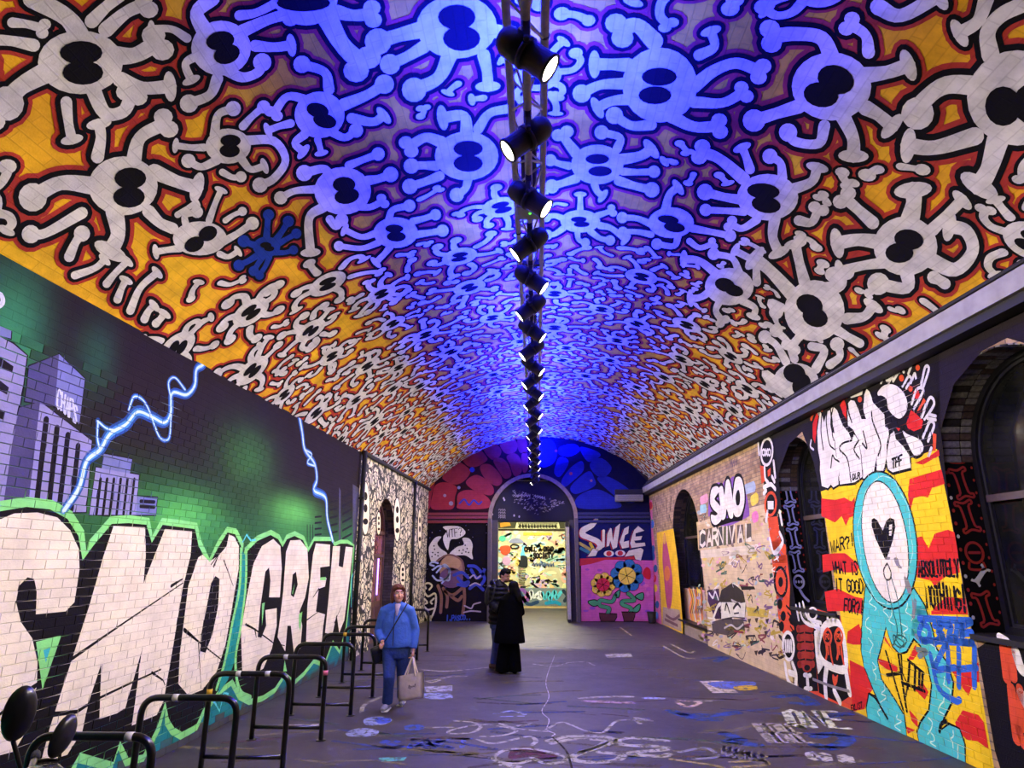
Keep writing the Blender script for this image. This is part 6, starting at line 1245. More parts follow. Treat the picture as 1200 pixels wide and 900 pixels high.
M_LENS = emit('warm_lens', 'fff0d0', 14.0)
def make_spot():
    root = empty('spotlight')
    MB().box(-0.022, 0.022, -0.035, 0.035, -0.065, 0.03, bev=0.006).build('clamp', M_LAMP, root)
    MB().tube([(0, 0, -0.06), (0, 0, -0.115)], 0.016, 10).build('stem', M_LAMP, root, True)
    yk = MB()
    for sy in (-0.083, 0.083): yk.box(-0.016, 0.016, sy - 0.004, sy + 0.004, -0.21, -0.105)
    yk.box(-0.016, 0.016, -0.087, 0.087, -0.115, -0.105); yk.build('yoke', M_LAMP, root)
    kn = MB()
    for sy in (-1, 1): kn.tube([(0, sy * 0.083, -0.19), (0, sy * 0.105, -0.19)], 0.016, 10)
    kn.build('knob', M_LAMP, root, True)
    T = Matrix.Translation((0, 0, -0.19)) @ Matrix.Rotation(math.radians(90 + 38), 4, 'Y')     # +z of the lathe becomes the beam
    MB().lathe([(0.02, -0.17), (0.055, -0.155), (0.074, -0.12), (0.078, -0.07), (0.078, -0.005)], 20, T).build('rear_cap', M_LAMP, root, True)
    MB().lathe([(0.083, -0.012), (0.083, 0.012)], 20, T).build('body_band', M_LAMP, root, True)
    MB().lathe([(0.072, 0.01), (0.072, 0.14), (0.078, 0.142), (0.078, 0.16), (0.066, 0.16), (0.066, 0.146)], 20, T).build('barrel', M_LAMP, root, True)
    MB().lathe([(0.0655, 0.148), (0.064, 0.154), (0.03, 0.158)], 20, T).build('lens', M_LENS, root, True)
    ld = bpy.data.lights.new('beam', 'SPOT'); ld.energy = SPOT_POWER; ld.spot_size = math.radians(165); ld.spot_blend = 1.0; ld.shadow_soft_size = 0.06; ld.color = (1.0, 0.85, 0.64)
    lo = bpy.data.objects.new('beam', ld); link(lo, root)
    lo.matrix_local = T @ Matrix.Translation((0, 0, 0.17)) @ Matrix.Rotation(math.pi, 4, 'X')
    return root
spot0 = make_spot()
for i in range(-1, 28):
    o = spot0 if i == -1 else copy_tree(spot0)
    right = (i % 2 == 0)
    y = 2.64 + 0.67 * i
    rnd = random.Random(i + 77)
    o.location = (TX, y, TZ); o.rotation_euler = (0, 0, (0 if right else math.pi) + rnd.uniform(-0.10, 0.10))
    side = 'right window wall' if right else 'left mural wall'
    tag(o, 'black cylindrical spotlight under the truss, aimed at the %s' % side, 'spotlight', 'spotlights aimed at the %s' % side)
    if i == 2: o['label'] = 'black cylindrical spotlight hanging just in front of the white control box'
    if i == 27: o['label'] = 'black cylindrical spotlight at the very end of the truss above the archway'
beam0 = [c for c in spot0.children if c.type == 'LIGHT'][0]; beam0.name = 'beam_offscreen'      # the lamp row runs on above the picture
# blue wash bars that lie on the truss and light the crown
M_BLUE = emit('blue_led', '1a2bff', 8.0)
def make_bar():
    root = empty('led_bar')
    MB().box(-0.06, 0.06, -0.5, 0.5, 0, 0.06, bev=0.008).build('housing', M_LAMP, root)
    MB().box(-0.045, 0.045, -0.47, 0.47, 0.055, 0.064).build('led_strip', M_BLUE, root)
    for yy in (-0.42, 0.42): MB().box(-0.07, 0.07, yy - 0.02, yy + 0.02, -0.005, 0.05).build('bracket', M_LAMP, root)
    ld = bpy.data.lights.new('blue_wash', 'AREA'); ld.shape = 'RECTANGLE'; ld.size = 0.09; ld.size_y = 0.94; ld.energy = BLUE_POWER; ld.color = (0.006, 0.012, 1.0); ld.spread = math.radians(158)
    lo = bpy.data.objects.new('blue_wash', ld); link(lo, root); lo.location = (0, 0, 0.07); lo.rotation_euler = (math.pi, 0, 0)
    return root
bar0 = make_bar()
for k in range(8):
    o = bar0 if k == 0 else copy_tree(bar0)
    o.location = (TX, 1.6 + 2.75 * k, TZ + 0.192)
    tag(o, 'slim black lamp bar with blue diodes lying on top of the truss', 'led bar', 'blue lamp bars on the truss')
wash0 = [c for c in bar0.children if c.type == 'LIGHT'][0]; wash0.name = 'blue_wash_offscreen'
bx = empty('control_box', (TX, 4.30, TZ - 0.026)); tag(bx, 'small white control box with a green light fixed to the truss', 'control box')
MB().box(-0.10, 0.10, 0, 0.19, -0.042, 0.003, bev=0.006).build('case', plain('white_box', 'cfcabf', 0.5), bx)
MB().lathe([(0.008, 0), (0.008, 0.004), (0.004, 0.006)], 10, Matrix.Translation((0.005, 0.09, -0.041)) @ Matrix.Rotation(math.pi, 4, 'X')).build('indicator', emit('green_led', '4dff3c', 5), bx)

# ================================================================== THINGS ON THE FLOOR
M_RACK = plain('gloss_black_tube', '121116', 0.28, 0.3, grain=0.15, scale=25, coat=0.4)
M_TAPE = plain('yellow_tape', 'e0b020', 0.5); M_PINK = plain('pink_sticker', 'd86aa8', 0.5); M_WSTK = plain('white_sticker', 'c8c8c8', 0.5)
RX0, RX1, RH, RC = -3.23, -2.44, 0.865, 0.14
def make_rack():
    root = empty('bike_rack')
    w = RX1 - RX0; r = 0.026
    path = [Vector((0, 0, -0.02)), Vector((0, 0, RH - RC - 0.06))] + bezier_corner((0, 0, RH - RC), (0, 0, RH), (RC, 0, RH), 7) + bezier_corner((w - RC, 0, RH), (w, 0, RH), (w, 0, RH - RC), 7) + [Vector((w, 0, RH - RC - 0.06)), Vector((w, 0, -0.02))]
    MB().tube(path, r, 14).build('hoop', M_RACK, root, True)
    MB().tube([(0, 0, 0.13), (w, 0, 0.13)], 0.02, 12).build('crossbar', M_RACK, root, True)
    for x in (0, w): MB().lathe([(0.055, 0), (0.055, 0.008), (0.03, 0.012)], 16, Matrix.Translation((x, 0, 0))).build('base_plate', M_RACK, root)
    return root
def band_on(root, p, axis, mat, name, L=0.05):
    a = Vector(p) - Vector(axis) * L / 2; b = Vector(p) + Vector(axis) * L / 2
    MB().tube([a, b], 0.0275, 14).build(name, mat, root, True)
RW = RX1 - RX0
rack_info = [(4.38, 'black hoop bike rack beside the scooter mirrors', [((RW * 0.8, 0, RH), (1, 0, 0), M_WSTK, 'scuff_sticker')]),
             (5.55, 'black hoop bike rack with silver scuffs between scooter and yellow-taped rack', [((RW * 0.35, 0, RH), (1, 0, 0), M_WSTK, 'scuff_sticker')]),
             (6.68, 'black hoop bike rack with a yellow tape band near its wall-side bend', [((0, 0, 0.70), (0, 0, 1), M_TAPE, 'tape_band'), ((RW * 0.35, 0, RH), (1, 0, 0), M_WSTK, 'scuff_sticker'), ((RW * 0.72, 0, RH), (1, 0, 0), M_WSTK, 'scuff_sticker')]),
             (7.80, 'black hoop bike rack with a pink sticker on its outer bend', [((RW, 0, 0.70), (0, 0, 1), M_PINK, 'sticker'), ((RW * 0.4, 0, RH), (1, 0, 0), M_WSTK, 'scuff_sticker')]),
             (8.97, 'plain black hoop bike rack between the pink-stickered and tape-topped racks', []),
             (10.10, 'black hoop bike rack with yellow tape around its top rail', [((RW * 0.42, 0, RH), (1, 0, 0), M_TAPE, 'tape_band')]),
             (11.23, 'black hoop bike rack behind the arm of the walking woman', []), (12.42, 'black hoop bike rack behind the woman, in line with the skyline mural edge', []),
             (13.68, 'black hoop bike rack hidden mostly behind the walking woman', []), (14.96, 'black hoop bike rack farthest along, in front of the arched doorway', [])]
rack0 = make_rack()
for k, (y, lab, bands) in enumerate(rack_info):
    o = rack0 if k == 0 else copy_tree(rack0)
    rack_info[k] = (o, y, lab, bands)
for o, y, lab, bands in rack_info:
    o.location = (RX0, y, 0); tag(o, lab, 'bike rack', 'bike racks along the lettering mural')
    for p, ax, m, nm in bands: band_on(o, p, ax, m, nm)

# ---- parked scooter whose mirrors reach into view
def at_y(px, y): d = rays([px])[0]; return Vector(_o + d * (y / d[1]))
M_MIR = plain('dark_mirror_shell', '1c1c22', 0.3, 0.2, grain=0.05, coat=0.3); M_SCB = plain('dark_scooter_body', '20222c', 0.25, 0.2, grain=0.05, coat=0.6)
m1, m2 = at_y((22, 836), 2.92), at_y((74, 862), 3.42)
hb = (m1 + m2) / 2; hb.z = 0.98; hb.x -= 0.05
sc = empty('scooter', (hb.x, hb.y, 0)); tag(sc, 'dark motor scooter parked by the wall with two oval mirrors on stalks', 'scooter')
loc = lambda p: Vector(p) - Vector((hb.x, hb.y, 0))
def mirror(c, rx, rz, thick, rz_deg, tilt):
    T = Matrix.Translation(loc(c)) @ Matrix.Rotation(math.radians(rz_deg), 4, 'Z') @ Matrix.Rotation(math.radians(tilt), 4, 'Y')
    V = []; F = []; n = 24; prof = [(0.0, -thick), (0.55, -thick * 0.85), (0.85, -thick * 0.5), (1.0, 0), (1.0, 0.008), (0.94, 0.010)]
    mb = MB()
    for r, d in prof:
        for k in range(n): a = 2 * math.pi * k / n; V.append(T @ Vector((rx * r * math.cos(a), d, rz * r * math.sin(a))))
    for i in range(len(prof) - 1):
        for k in range(n): F.append((i * n + k, i * n + (k + 1) % n, (i + 1) * n + (k + 1) % n, (i + 1) * n + k))
    o = mb.add(V, F).build('mirror', M_MIR, sc, True)
    V2_ = [T @ Vector((rx * 0.94 * math.cos(2 * math.pi * k / n), 0.006, rz * 0.94 * math.sin(2 * math.pi * k / n))) for k in range(n)]
    mobj('mirror_glass', V2_, [tuple(range(n))], plain('mirror_glass', 'c8c8d0', 0.03, 1.0, grain=0, bump=0), o)
mirror(m1, 0.062, 0.110, 0.035, 18, 4); mirror(m2, 0.055, 0.100, 0.035, 72, 22)
e1_, e2_ = Vector((m1.x + 0.03, m1.y + 0.08, 1.0)), Vector((m2.x - 0.09, m2.y - 0.05, 1.0))
for m, e_ in ((m1, e1_), (m2, e2_)):
    a, b = loc(m), loc(e_); MB().tube([a + Vector((0, 0, -0.06)), a + Vector((0, 0.0, -0.11)), (a + b) / 2 + Vector((0, 0, -0.05)), b], 0.009, 8).build('mirror_stalk', M_MIR, sc, True)
hd = (e2_ - e1_).normalized()
MB().tube([loc(e1_ - hd * 0.12), loc(e1_), loc(e2_), loc(e2_ + hd * 0.12)], 0.016, 10).build('handlebar', M_MIR, sc, True)
for e_, s in ((e1_, -1), (e2_, 1)):
    MB().tube([loc(e_ + hd * s * 0.03), loc(e_ + hd * s * 0.15)], 0.021, 12).build('grip', plain('rubber', '0d0d0e', 0.8), sc, True)
    MB().tube([loc(e_ + hd * s * 0.04) + Vector((0.05, 0, -0.01)), loc(e_ + hd * s * 0.14) + Vector((0.06, 0, -0.02))], 0.006, 6).build('brake_lever', M_MIR, sc, True)
fwd = Vector((hd.y, -hd.x, 0)).normalized()
if fwd.x < 0: fwd = -fwd
mid = loc((e1_ + e2_) / 2)
def blobby(name, rings, mat):
    """lofted body panel: rings of (offset along the scooter, height, half width, half height)"""
    V, F = [], []; n = 16; side = Vector((-fwd.y, fwd.x, 0))
    for s, z, w, h in rings:
        for k in range(n): a = 2 * math.pi * k / n; V.append(mid * 1.0 + fwd * s + side * w * math.cos(a) + Vector((0, 0, z - mid.z + h * math.sin(a))))
    for i in range(len(rings) - 1):
        for k in range(n): F.append((i * n + k, i * n + (k + 1) % n, (i + 1) * n + (k + 1) % n, (i + 1) * n + k))
    F += [tuple(range(n))[::-1], tuple((len(rings) - 1) * n + k for k in range(n))]
    mobj(name, V, F, mat, sc, True)
blobby('headset', [(-0.08, 0.97, 0.05, 0.03), (0.0, 0.98, 0.13, 0.05), (0.10, 0.97, 0.10, 0.06), (0.15, 0.96, 0.04, 0.03)], M_SCB)
blobby('leg_shield', [(0.02, 0.62, 0.05, 0.30), (0.06, 0.62, 0.17, 0.30), (0.12, 0.60, 0.14, 0.26), (0.18, 0.58, 0.06, 0.18)], M_SCB)
blobby('floorboard', [(-0.55, 0.27, 0.10, 0.05), (-0.4, 0.27, 0.14, 0.05), (0.0, 0.28, 0.14, 0.05), (0.08, 0.3, 0.08, 0.05)], M_SCB)
blobby('rear_body', [(-1.25, 0.58, 0.05, 0.06), (-1.1, 0.55, 0.13, 0.14), (-0.8, 0.50, 0.16, 0.18), (-0.55, 0.45, 0.12, 0.16), (-0.48, 0.42, 0.06, 0.10)], M_SCB)
blobby('seat', [(-1.2, 0.75, 0.06, 0.03), (-1.05, 0.76, 0.13, 0.05), (-0.6, 0.72, 0.13, 0.05), (-0.5, 0.72, 0.06, 0.03)], plain('rubber', '0d0d0e', 0.8))
blobby('front_fender', [(0.0, 0.44, 0.03, 0.03), (0.12, 0.49, 0.06, 0.035), (0.3, 0.50, 0.06, 0.035), (0.46, 0.38, 0.03, 0.03)], M_SCB)
def wheel(s):
    c = mid + fwd * s; c = Vector((c.x, c.y, 0.21)); side = Vector((-fwd.y, fwd.x, 0)); T = Matrix.Translation(c) @ side.to_track_quat('Z', 'Y').to_matrix().to_4x4()
    MB().lathe([(0.12, -0.045), (0.17, -0.05), (0.205, -0.03), (0.21, 0), (0.205, 0.03), (0.17, 0.05), (0.12, 0.045)], 28, T).build('tyre', plain('rubber', '0d0d0e', 0.8), sc, True)
    MB().lathe([(0.03, -0.06), (0.12, -0.03), (0.12, 0.03), (0.03, 0.06)], 20, T).build('wheel_hub', plain('alloy', '8a8a90', 0.35, 0.8), sc, True)
wheel(0.25); wheel(-1.0)
MB().tube([mid + Vector((0, 0, 0)), mid + fwd * 0.25 + Vector((0, 0, 0.22 - mid.z))], 0.025, 10).build('steering_column', M_MIR, sc, True)

# ---- small things at the end wall
bn = empty('waste_bin', (3.66, 21.62, 0)); tag(bn, 'small black bucket standing in the corner by the pink flower panel', 'bin')
MB().lathe([(0.11, 0), (0.115, 0.01), (0.145, 0.34), (0.135, 0.34), (0.105, 0.02)], 18).build('bucket', M_DARK, bn, True)
MB().lathe([(0.146, 0.325), (0.155, 0.33), (0.155, 0.345), (0.14, 0.345)], 18).build('rim', M_DARK, bn, True)
A_ = S_END.px([(720, 574), (753, 588)]); vx = empty('wall_fixture', ((A_[0][0] + A_[1][0]) / 2, YE, (A_[0][1] + A_[1][1]) / 2)); tag(vx, 'pale metal box fixed high on the navy end wall beside the ledge', 'fixture')  # plain louvred box fixture with a dark hood
hw, hh = abs(A_[1][0] - A_[0][0]) / 2, abs(A_[0][1] - A_[1][1]) / 2
MB().box(-hw, hw, -0.22, 0.0, -hh, hh * 0.1, bev=0.02).build('case', plain('pale_metal', '9c9c9a', 0.45, 0.3), vx)
MB().box(-hw, hw, -0.16, 0.0, hh * 0.15, hh, bev=0.02).build('hood', plain('dark_metal', '2a2a3c', 0.45, 0.3), vx)
for k in range(4): MB().box(-hw * 0.85, hw * 0.85, -0.226, -0.215, -hh * 0.85 + k * hh * 0.22, -hh * 0.78 + k * hh * 0.22).build('louvre', plain('grey_conduit', '706e6c', 0.4), vx)

# ================================================================== PEOPLE
def loft(path, radii, n=16, ref=(1, 0, 0)):
    """closed tube with elliptical rings; radii (a along ref, b across)"""
    P = [Vector(p) for p in path]; V, F = [], []
    for i, p in enumerate(P):
        d = (P[min(i + 1, len(P) - 1)] - P[max(i - 1, 0)]).normalized(); rf_ = Vector(ref)
        a = rf_ - d * rf_.dot(d)
        if a.length < 1e-3: a = d.orthogonal()
        a.normalize(); b = d.cross(a)
        ra, rb = radii[i] if isinstance(radii[i], tuple) else (radii[i], radii[i])
        V += [p + a * ra * math.cos(2 * math.pi * k / n) + b * rb * math.sin(2 * math.pi * k / n) for k in range(n)]
    for i in range(len(P) - 1):
        for k in range(n): F.append((i * n + k, i * n + (k + 1) % n, (i + 1) * n + (k + 1) % n, (i + 1) * n + k))
    F.append(tuple(range(n))[::-1]); F.append(tuple((len(P) - 1) * n + k for k in range(n))); return V, F
def ball(c, rx, ry, rz, n=16, m=10):
    V = [Vector(c) + Vector((rx * math.sin(math.pi * j / m) * math.cos(2 * math.pi * i / n), ry * math.sin(math.pi * j / m) * math.sin(2 * math.pi * i / n), rz * math.cos(math.pi * j / m))) for j in range(m + 1) for i in range(n)]
    return V, [(j * n + i, j * n + (i + 1) % n, (j + 1) * n + (i + 1) % n, (j + 1) * n + i) for j in range(m) for i in range(n)]
def fuse(name, shapes, mat, parent, voxel=0.009, smooth=6, noise=None):
    """grow several lofts together into one continuous surface"""
    mb = MB()
    for V, F in shapes: mb.add(V, F)
    o = bpy.data.objects.new(name, raw_mesh(name, mb.V, mb.F)); COL.objects.link(o)
    r = o.modifiers.new('r', 'REMESH'); r.mode = 'VOXEL'; r.voxel_size = voxel
    s = o.modifiers.new('s', 'SMOOTH'); s.iterations = smooth; s.factor = 0.5
    dg = bpy.context.evaluated_depsgraph_get(); me = bpy.data.meshes.new_from_object(o.evaluated_get(dg))
    o.modifiers.clear(); old = o.data; o.data = me; bpy.data.meshes.remove(old); me.name = name
    me.materials.clear(); me.materials.append(mat); me.polygons.foreach_set('use_smooth', [True] * len(me.polygons)); o.parent = parent
    return o
def snap_out(o, pts, off):
    """lay a path on the outside of a garment"""
    from mathutils.bvhtree import BVHTree
    T = BVHTree.FromPolygons([v.co for v in o.data.vertices], [p.vertices[:] for p in o.data.polygons]); out = []
    for p in pts:
        p = Vector([float(q) for q in p]); c, n, i, d = T.find_nearest(p)
        out.append(c + n * off if (p - c).dot(n) < off else p)
    return out
def hand(w, d, side, curl=0.9, front=(0, -1, 0)):
    """palm with four fingers and a thumb; w wrist, d pointing direction, side: thumb direction"""
    w, d, t = Vector(w), Vector(d).normalized(), Vector(side).normalized(); nrm = d.cross(t).normalized()
    out = [loft([w - d * 0.03, w + d * 0.01, w + d * 0.05, w + d * 0.085], [(0.022, 0.018), (0.028, 0.016), (0.040, 0.015), (0.038, 0.013)], 12, tuple(t))]
    for k, (L, off) in enumerate(((0.066, 0.029), (0.074, 0.010), (0.068, -0.010), (0.052, -0.029))):
        b = w + d * 0.08 + t * off; d2 = (d * math.cos(curl * 0.5) + nrm * math.sin(curl * 0.5)); d3 = (d * math.cos(curl * 1.3) + nrm * math.sin(curl * 1.3))
        out.append(loft([b - d * 0.01, b + d2 * L * 0.45, b + d2 * L * 0.45 + d3 * L * 0.35, b + d2 * L * 0.45 + d3 * L * 0.6], [0.0088, 0.0085, 0.008, 0.006], 8))
    b = w + d * 0.03 + t * 0.03; out.append(loft([b - t * 0.012, b + t * 0.02 + d * 0.02, b + t * 0.03 + d * 0.045 + nrm * 0.012], [0.012, 0.0105, 0.007], 8))
    return out
M_SKIN = plain('skin', 'd29a86', 0.55, grain=0.06, scale=30, bump=0.05); M_SKIN2 = plain('olive_skin', 'c8957c', 0.55, grain=0.06, scale=30, bump=0.05)
M_EYE = plain('eye_white', 'e6e2de', 0.3, grain=0, bump=0); M_IRIS = plain('iris', '2a2220', 0.3, grain=0, bump=0); M_LIP = plain('lip', 'b05a5c', 0.5, grain=0.05)
def head_shapes(c, s=1.0):
    """skull, jaw, nose, ears; face towards -Y in local head space"""
    c = Vector(c); k = s
    return [ball(c + Vector((0, 0.012, 0.025)) * k, 0.074 * k, 0.092 * k, 0.098 * k), ball(c + Vector((0, -0.022, -0.035)) * k, 0.060 * k, 0.066 * k, 0.078 * k), ball(c + Vector((0, -0.060, -0.088)) * k, 0.026 * k, 0.024 * k, 0.020 * k),
            loft([c + Vector((0, -0.084, 0.012)) * k, c + Vector((0, -0.098, -0.012)) * k, c + Vector((0, -0.104, -0.030)) * k, c + Vector((0, -0.088, -0.038)) * k], [0.009 * k, 0.012 * k, 0.016 * k, 0.011 * k], 10), ball(c + Vector((0.075, 0.012, -0.01)) * k, 0.010 * k, 0.020 * k, 0.032 * k), ball(c + Vector((-0.075, 0.012, -0.01)) * k, 0.010 * k, 0.020 * k, 0.032 * k),
            ball(c + Vector((0.034, -0.066, -0.030)) * k, 0.024 * k, 0.020 * k, 0.024 * k), ball(c + Vector((-0.034, -0.066, -0.030)) * k, 0.024 * k, 0.020 * k, 0.024 * k), loft([c + Vector((-0.045, -0.074, 0.030)) * k, c + Vector((0, -0.084, 0.032)) * k, c + Vector((0.045, -0.074, 0.030)) * k], [0.010 * k] * 3, 8)]
def xform(shapes, M): return [([M @ Vector(v) for v in V], F) for V, F in shapes]
def face_parts(body, M, c, brow='5a3a2a', s=1.0):
    c = Vector(c)
    for sx in (-1, 1):
        e_ = MB()
        for V, F in xform([ball(c + Vector((sx * 0.031, -0.083, 0.006)) * s, 0.014 * s, 0.008 * s, 0.0075 * s, 12, 8)], M): e_.add(V, F)
        eo = e_.build('eye', M_EYE, body, True); i_ = MB()
        for V, F in xform([ball(c + Vector((sx * 0.030, -0.0895, 0.006)) * s, 0.0062 * s, 0.003 * s, 0.0065 * s, 10, 6)], M): i_.add(V, F)
        i_.build('iris', M_IRIS, body, True); b_ = MB()
        for V, F in xform([loft([c + Vector((sx * 0.015, -0.090, 0.026)) * s, c + Vector((sx * 0.033, -0.089, 0.030)) * s, c + Vector((sx * 0.050, -0.078, 0.024)) * s], [(0.004, 0.004)] * 3, 6)], M): b_.add(V, F)
        b_.build('eyebrow', plain('brow_' + brow, brow, 0.8), body, True)
    l_ = MB()
    for V, F in xform([loft([c + Vector((-0.024, -0.078, -0.058)) * s, c + Vector((-0.008, -0.089, -0.056)) * s, c + Vector((0.008, -0.089, -0.056)) * s, c + Vector((0.024, -0.078, -0.058)) * s], [(0.003, 0.004), (0.006, 0.006), (0.006, 0.006), (0.003, 0.004)], 8, (0, 0, 1))], M): l_.add(V, F)
    l_.build('lips', M_LIP, body, True)
def cloth(name, c, rough=0.75, scale=14, bump=0.5, grain=0.1):
    m = plain(name, c, rough, grain=grain, scale=scale, bump=bump)
    for nd in m.node_tree.nodes:
        if nd.type == 'BUMP': nd.inputs['Distance'].default_value = 0.03
    return m
# ---- woman walking towards the viewer
WY = 9.31; WS = EndSurf(WY); wf = frame(430, 680, 5.625)
O0 = S_FLOOR.px([(465, 830)])[0]
woman = empty('person', (O0[0], WY, 0)); tag(woman, 'person in bright blue jacket and jeans walking with a pale tote bag', 'person')
def W_(cx, cy, dy=0.0):
    p = WS.px(wf((cx, cy)))[0]; k = (WY + dy) / WY            # keep the same pixel at another depth
    return Vector((p[0] * k - O0[0], dy, CAM_H + (p[1] - CAM_H) * k))
shL, shR = W_(118, 200), W_(282, 200); elL, elR = W_(78, 335, 0.03), W_(318, 330, 0.02); wrL, wrR = W_(100, 405, -0.12), W_(306, 455, -0.05)
hipL, hipR = W_(150, 465), W_(238, 465); knL, knR = W_(146, 640, -0.12), W_(234, 640, 0.10); anL, anR = W_(133, 832, 0.0), W_(230, 800, 0.36)
anL.z = 0.09; anR.z = 0.10
chest, belly, pelvis, neckb, headc = W_(200, 260), W_(200, 380), W_(196, 460), W_(205, 165, 0.0), W_(208, 92, -0.01)
hd_M = Matrix.Translation(headc) @ Matrix.Rotation(math.radians(22), 4, 'Z') @ Matrix.Rotation(math.radians(-8), 4, 'X')
body_w = [loft([pelvis - Vector((0, 0, 0.08)), pelvis, belly, chest, (chest + neckb) / 2, neckb], [(0.13, 0.10), (0.16, 0.12), (0.15, 0.11), (0.155, 0.11), (0.13, 0.085), (0.05, 0.05)], 20), loft([neckb - Vector((0, 0, 0.04)), neckb + Vector((0, 0, 0.05)), headc + Vector((0, 0.01, -0.04))], [0.05, 0.046, 0.046], 14)]
for a, b, c in ((shL, elL, wrL), (shR, elR, wrR)): body_w.append(loft([a, (a + b) / 2, b, (b + c) / 2, c], [0.05, 0.044, 0.038, 0.034, 0.024], 12))
for a, b, c in ((hipL, knL, anL), (hipR, knR, anR)): body_w.append(loft([a, (a + b) / 2, b, (b + c) / 2, c], [0.085, 0.075, 0.055, 0.052, 0.036], 14))
body_w += xform(head_shapes((0, 0, 0), 1.06), hd_M) + hand(wrL, (0.25, -0.55, -0.45), (0.2, 0.1, 1), 1.5) + hand(wrR, (0, -0.1, -1), (0, -1, 0.1), 1.2)
bw_ = fuse('body', body_w, M_SKIN, woman, 0.0065, 3)
face_parts(bw_, hd_M, (0, 0, 0), '5a3626', 1.06)
M_JKT = cloth('blue_jacket_cloth', '3a66c8'); M_JEAN = cloth('dark_blue_denim', '243c78', 0.85, 22)
inf = 0.026
jk = [loft([W_(202, 440), W_(202, 410), W_(200, 350), W_(200, 270), W_(203, 215), W_(205, 180)], [(0.212, 0.150), (0.218, 0.155), (0.205, 0.148), (0.200, 0.140), (0.165, 0.115), (0.08, 0.075)], 24), loft([W_(203, 190), W_(205, 158), W_(206, 148)], [(0.095, 0.085), (0.080, 0.076), (0.076, 0.074)], 18)]
jk += [loft([W_(204, 172), shL * 0.5 + W_(204, 172) * 0.5, shL + Vector((0.01, 0, -0.005))], [(0.08, 0.08), (0.085, 0.075), (0.078, 0.074)], 16, (0, 1, 0)), loft([W_(206, 172), shR * 0.5 + W_(206, 172) * 0.5, shR + Vector((-0.01, 0, -0.005))], [(0.08, 0.08), (0.085, 0.075), (0.078, 0.074)], 16, (0, 1, 0))]
for a, b, c in ((shL, elL, wrL), (shR, elR, wrR)): jk.append(loft([a + (Vector((0.05, 0, 0.01)) if a is shL else Vector((-0.05, 0, 0.01))), a, a + (b - a) * 0.3, a + (b - a) * 0.65, b, b + (c - b) * 0.5, b + (c - b) * 0.96], [0.062, 0.078, 0.076, 0.070, 0.066, 0.060, 0.050], 16))
jacket = fuse('jacket', jk, M_JKT, woman, 0.011, 5)
tr = [loft([pelvis - Vector((0, 0, 0.10)), pelvis - Vector((0, 0, 0.02)), pelvis + Vector((0, 0, 0.10))], [(0.16, 0.12), (0.185, 0.135), (0.185, 0.13)], 20)]
for a, b, c in ((hipL, knL, anL), (hipR, knR, anR)): tr.append(loft([a + Vector((0, 0, 0.03)), a + (b - a) * 0.35, b, b + (c - b) * 0.5, c + Vector((0, 0, 0.0))], [0.108, 0.098, 0.078, 0.072, 0.074], 16))
fuse('trousers', tr, M_JEAN, woman, 0.011, 5)
for a, dx in ((anL, -0.02), (anR, 0.02)):
    f_ = Vector((a.x, a.y, 0)); g = fuse('shoe', [loft([f_ + Vector((0, 0.075, 0.045)), f_ + Vector((dx * .2, 0.03, 0.055)), f_ + Vector((dx * .5, -0.06, 0.045)), f_ + Vector((dx, -0.13, 0.034)), f_ + Vector((dx * 1.1, -0.17, 0.028))], [(0.036, 0.044), (0.042, 0.055), (0.044, 0.045), (0.044, 0.034), (0.026, 0.024)], 14), ball(f_ + Vector((0, 0.02, 0.08)), 0.045, 0.055, 0.045)], plain('grey_trainer', '8a8a96', 0.6), woman, 0.008, 3)
    MB().box(f_.x - 0.045, f_.x + 0.045, f_.y - 0.17, f_.y + 0.085, 0.0, 0.022, bev=0.01).build('sole', plain('white_sole', 'd8d8d8', 0.6), g)
hr = xform([ball((0, -0.042, 0.084), 0.074, 0.052, 0.044), ball((0, 0.032, 0.048), 0.102, 0.104, 0.100), ball((0.080, 0.02, -0.03), 0.034, 0.068, 0.095), ball((-0.080, 0.02, -0.03), 0.034, 0.068, 0.095), ball((0, 0.07, -0.03), 0.085, 0.05, 0.09), loft([(-0.078, -0.055, 0.060), (-0.02, -0.090, 0.084), (0.03, -0.090, 0.080), (0.080, -0.05, 0.050)], [(0.02, 0.02), (0.026, 0.02), (0.026, 0.02), (0.02, 0.02)], 10)], hd_M)
fuse('hair', hr, plain('auburn_hair', '6b3a28', 0.7, grain=0.3, scale=60, bump=0.6, spec=0.25), woman, 0.007, 3)
sc_ = MB(); sc_.box(-0.05, 0.05, -0.11, -0.07, neckb.z - 0.10, neckb.z + 0.03, bev=0.015); 
fuse('scarf', [loft([W_(196, 235, -0.125), W_(200, 190, -0.115), W_(205, 158, -0.07)], [(0.012, 0.012), (0.030, 0.018), (0.045, 0.026)], 12)], plain('pale_lilac_cloth', 'b9a8cc', 0.8), woman, 0.008, 3)
zp = [W_(172, 432, -0.165), W_(176, 330, -0.162), W_(182, 240, -0.15), W_(190, 190, -0.11)]; MB().tube(zp, 0.006, 6).build('zip', plain('dark_zip', '1c2440', 0.5), jacket)
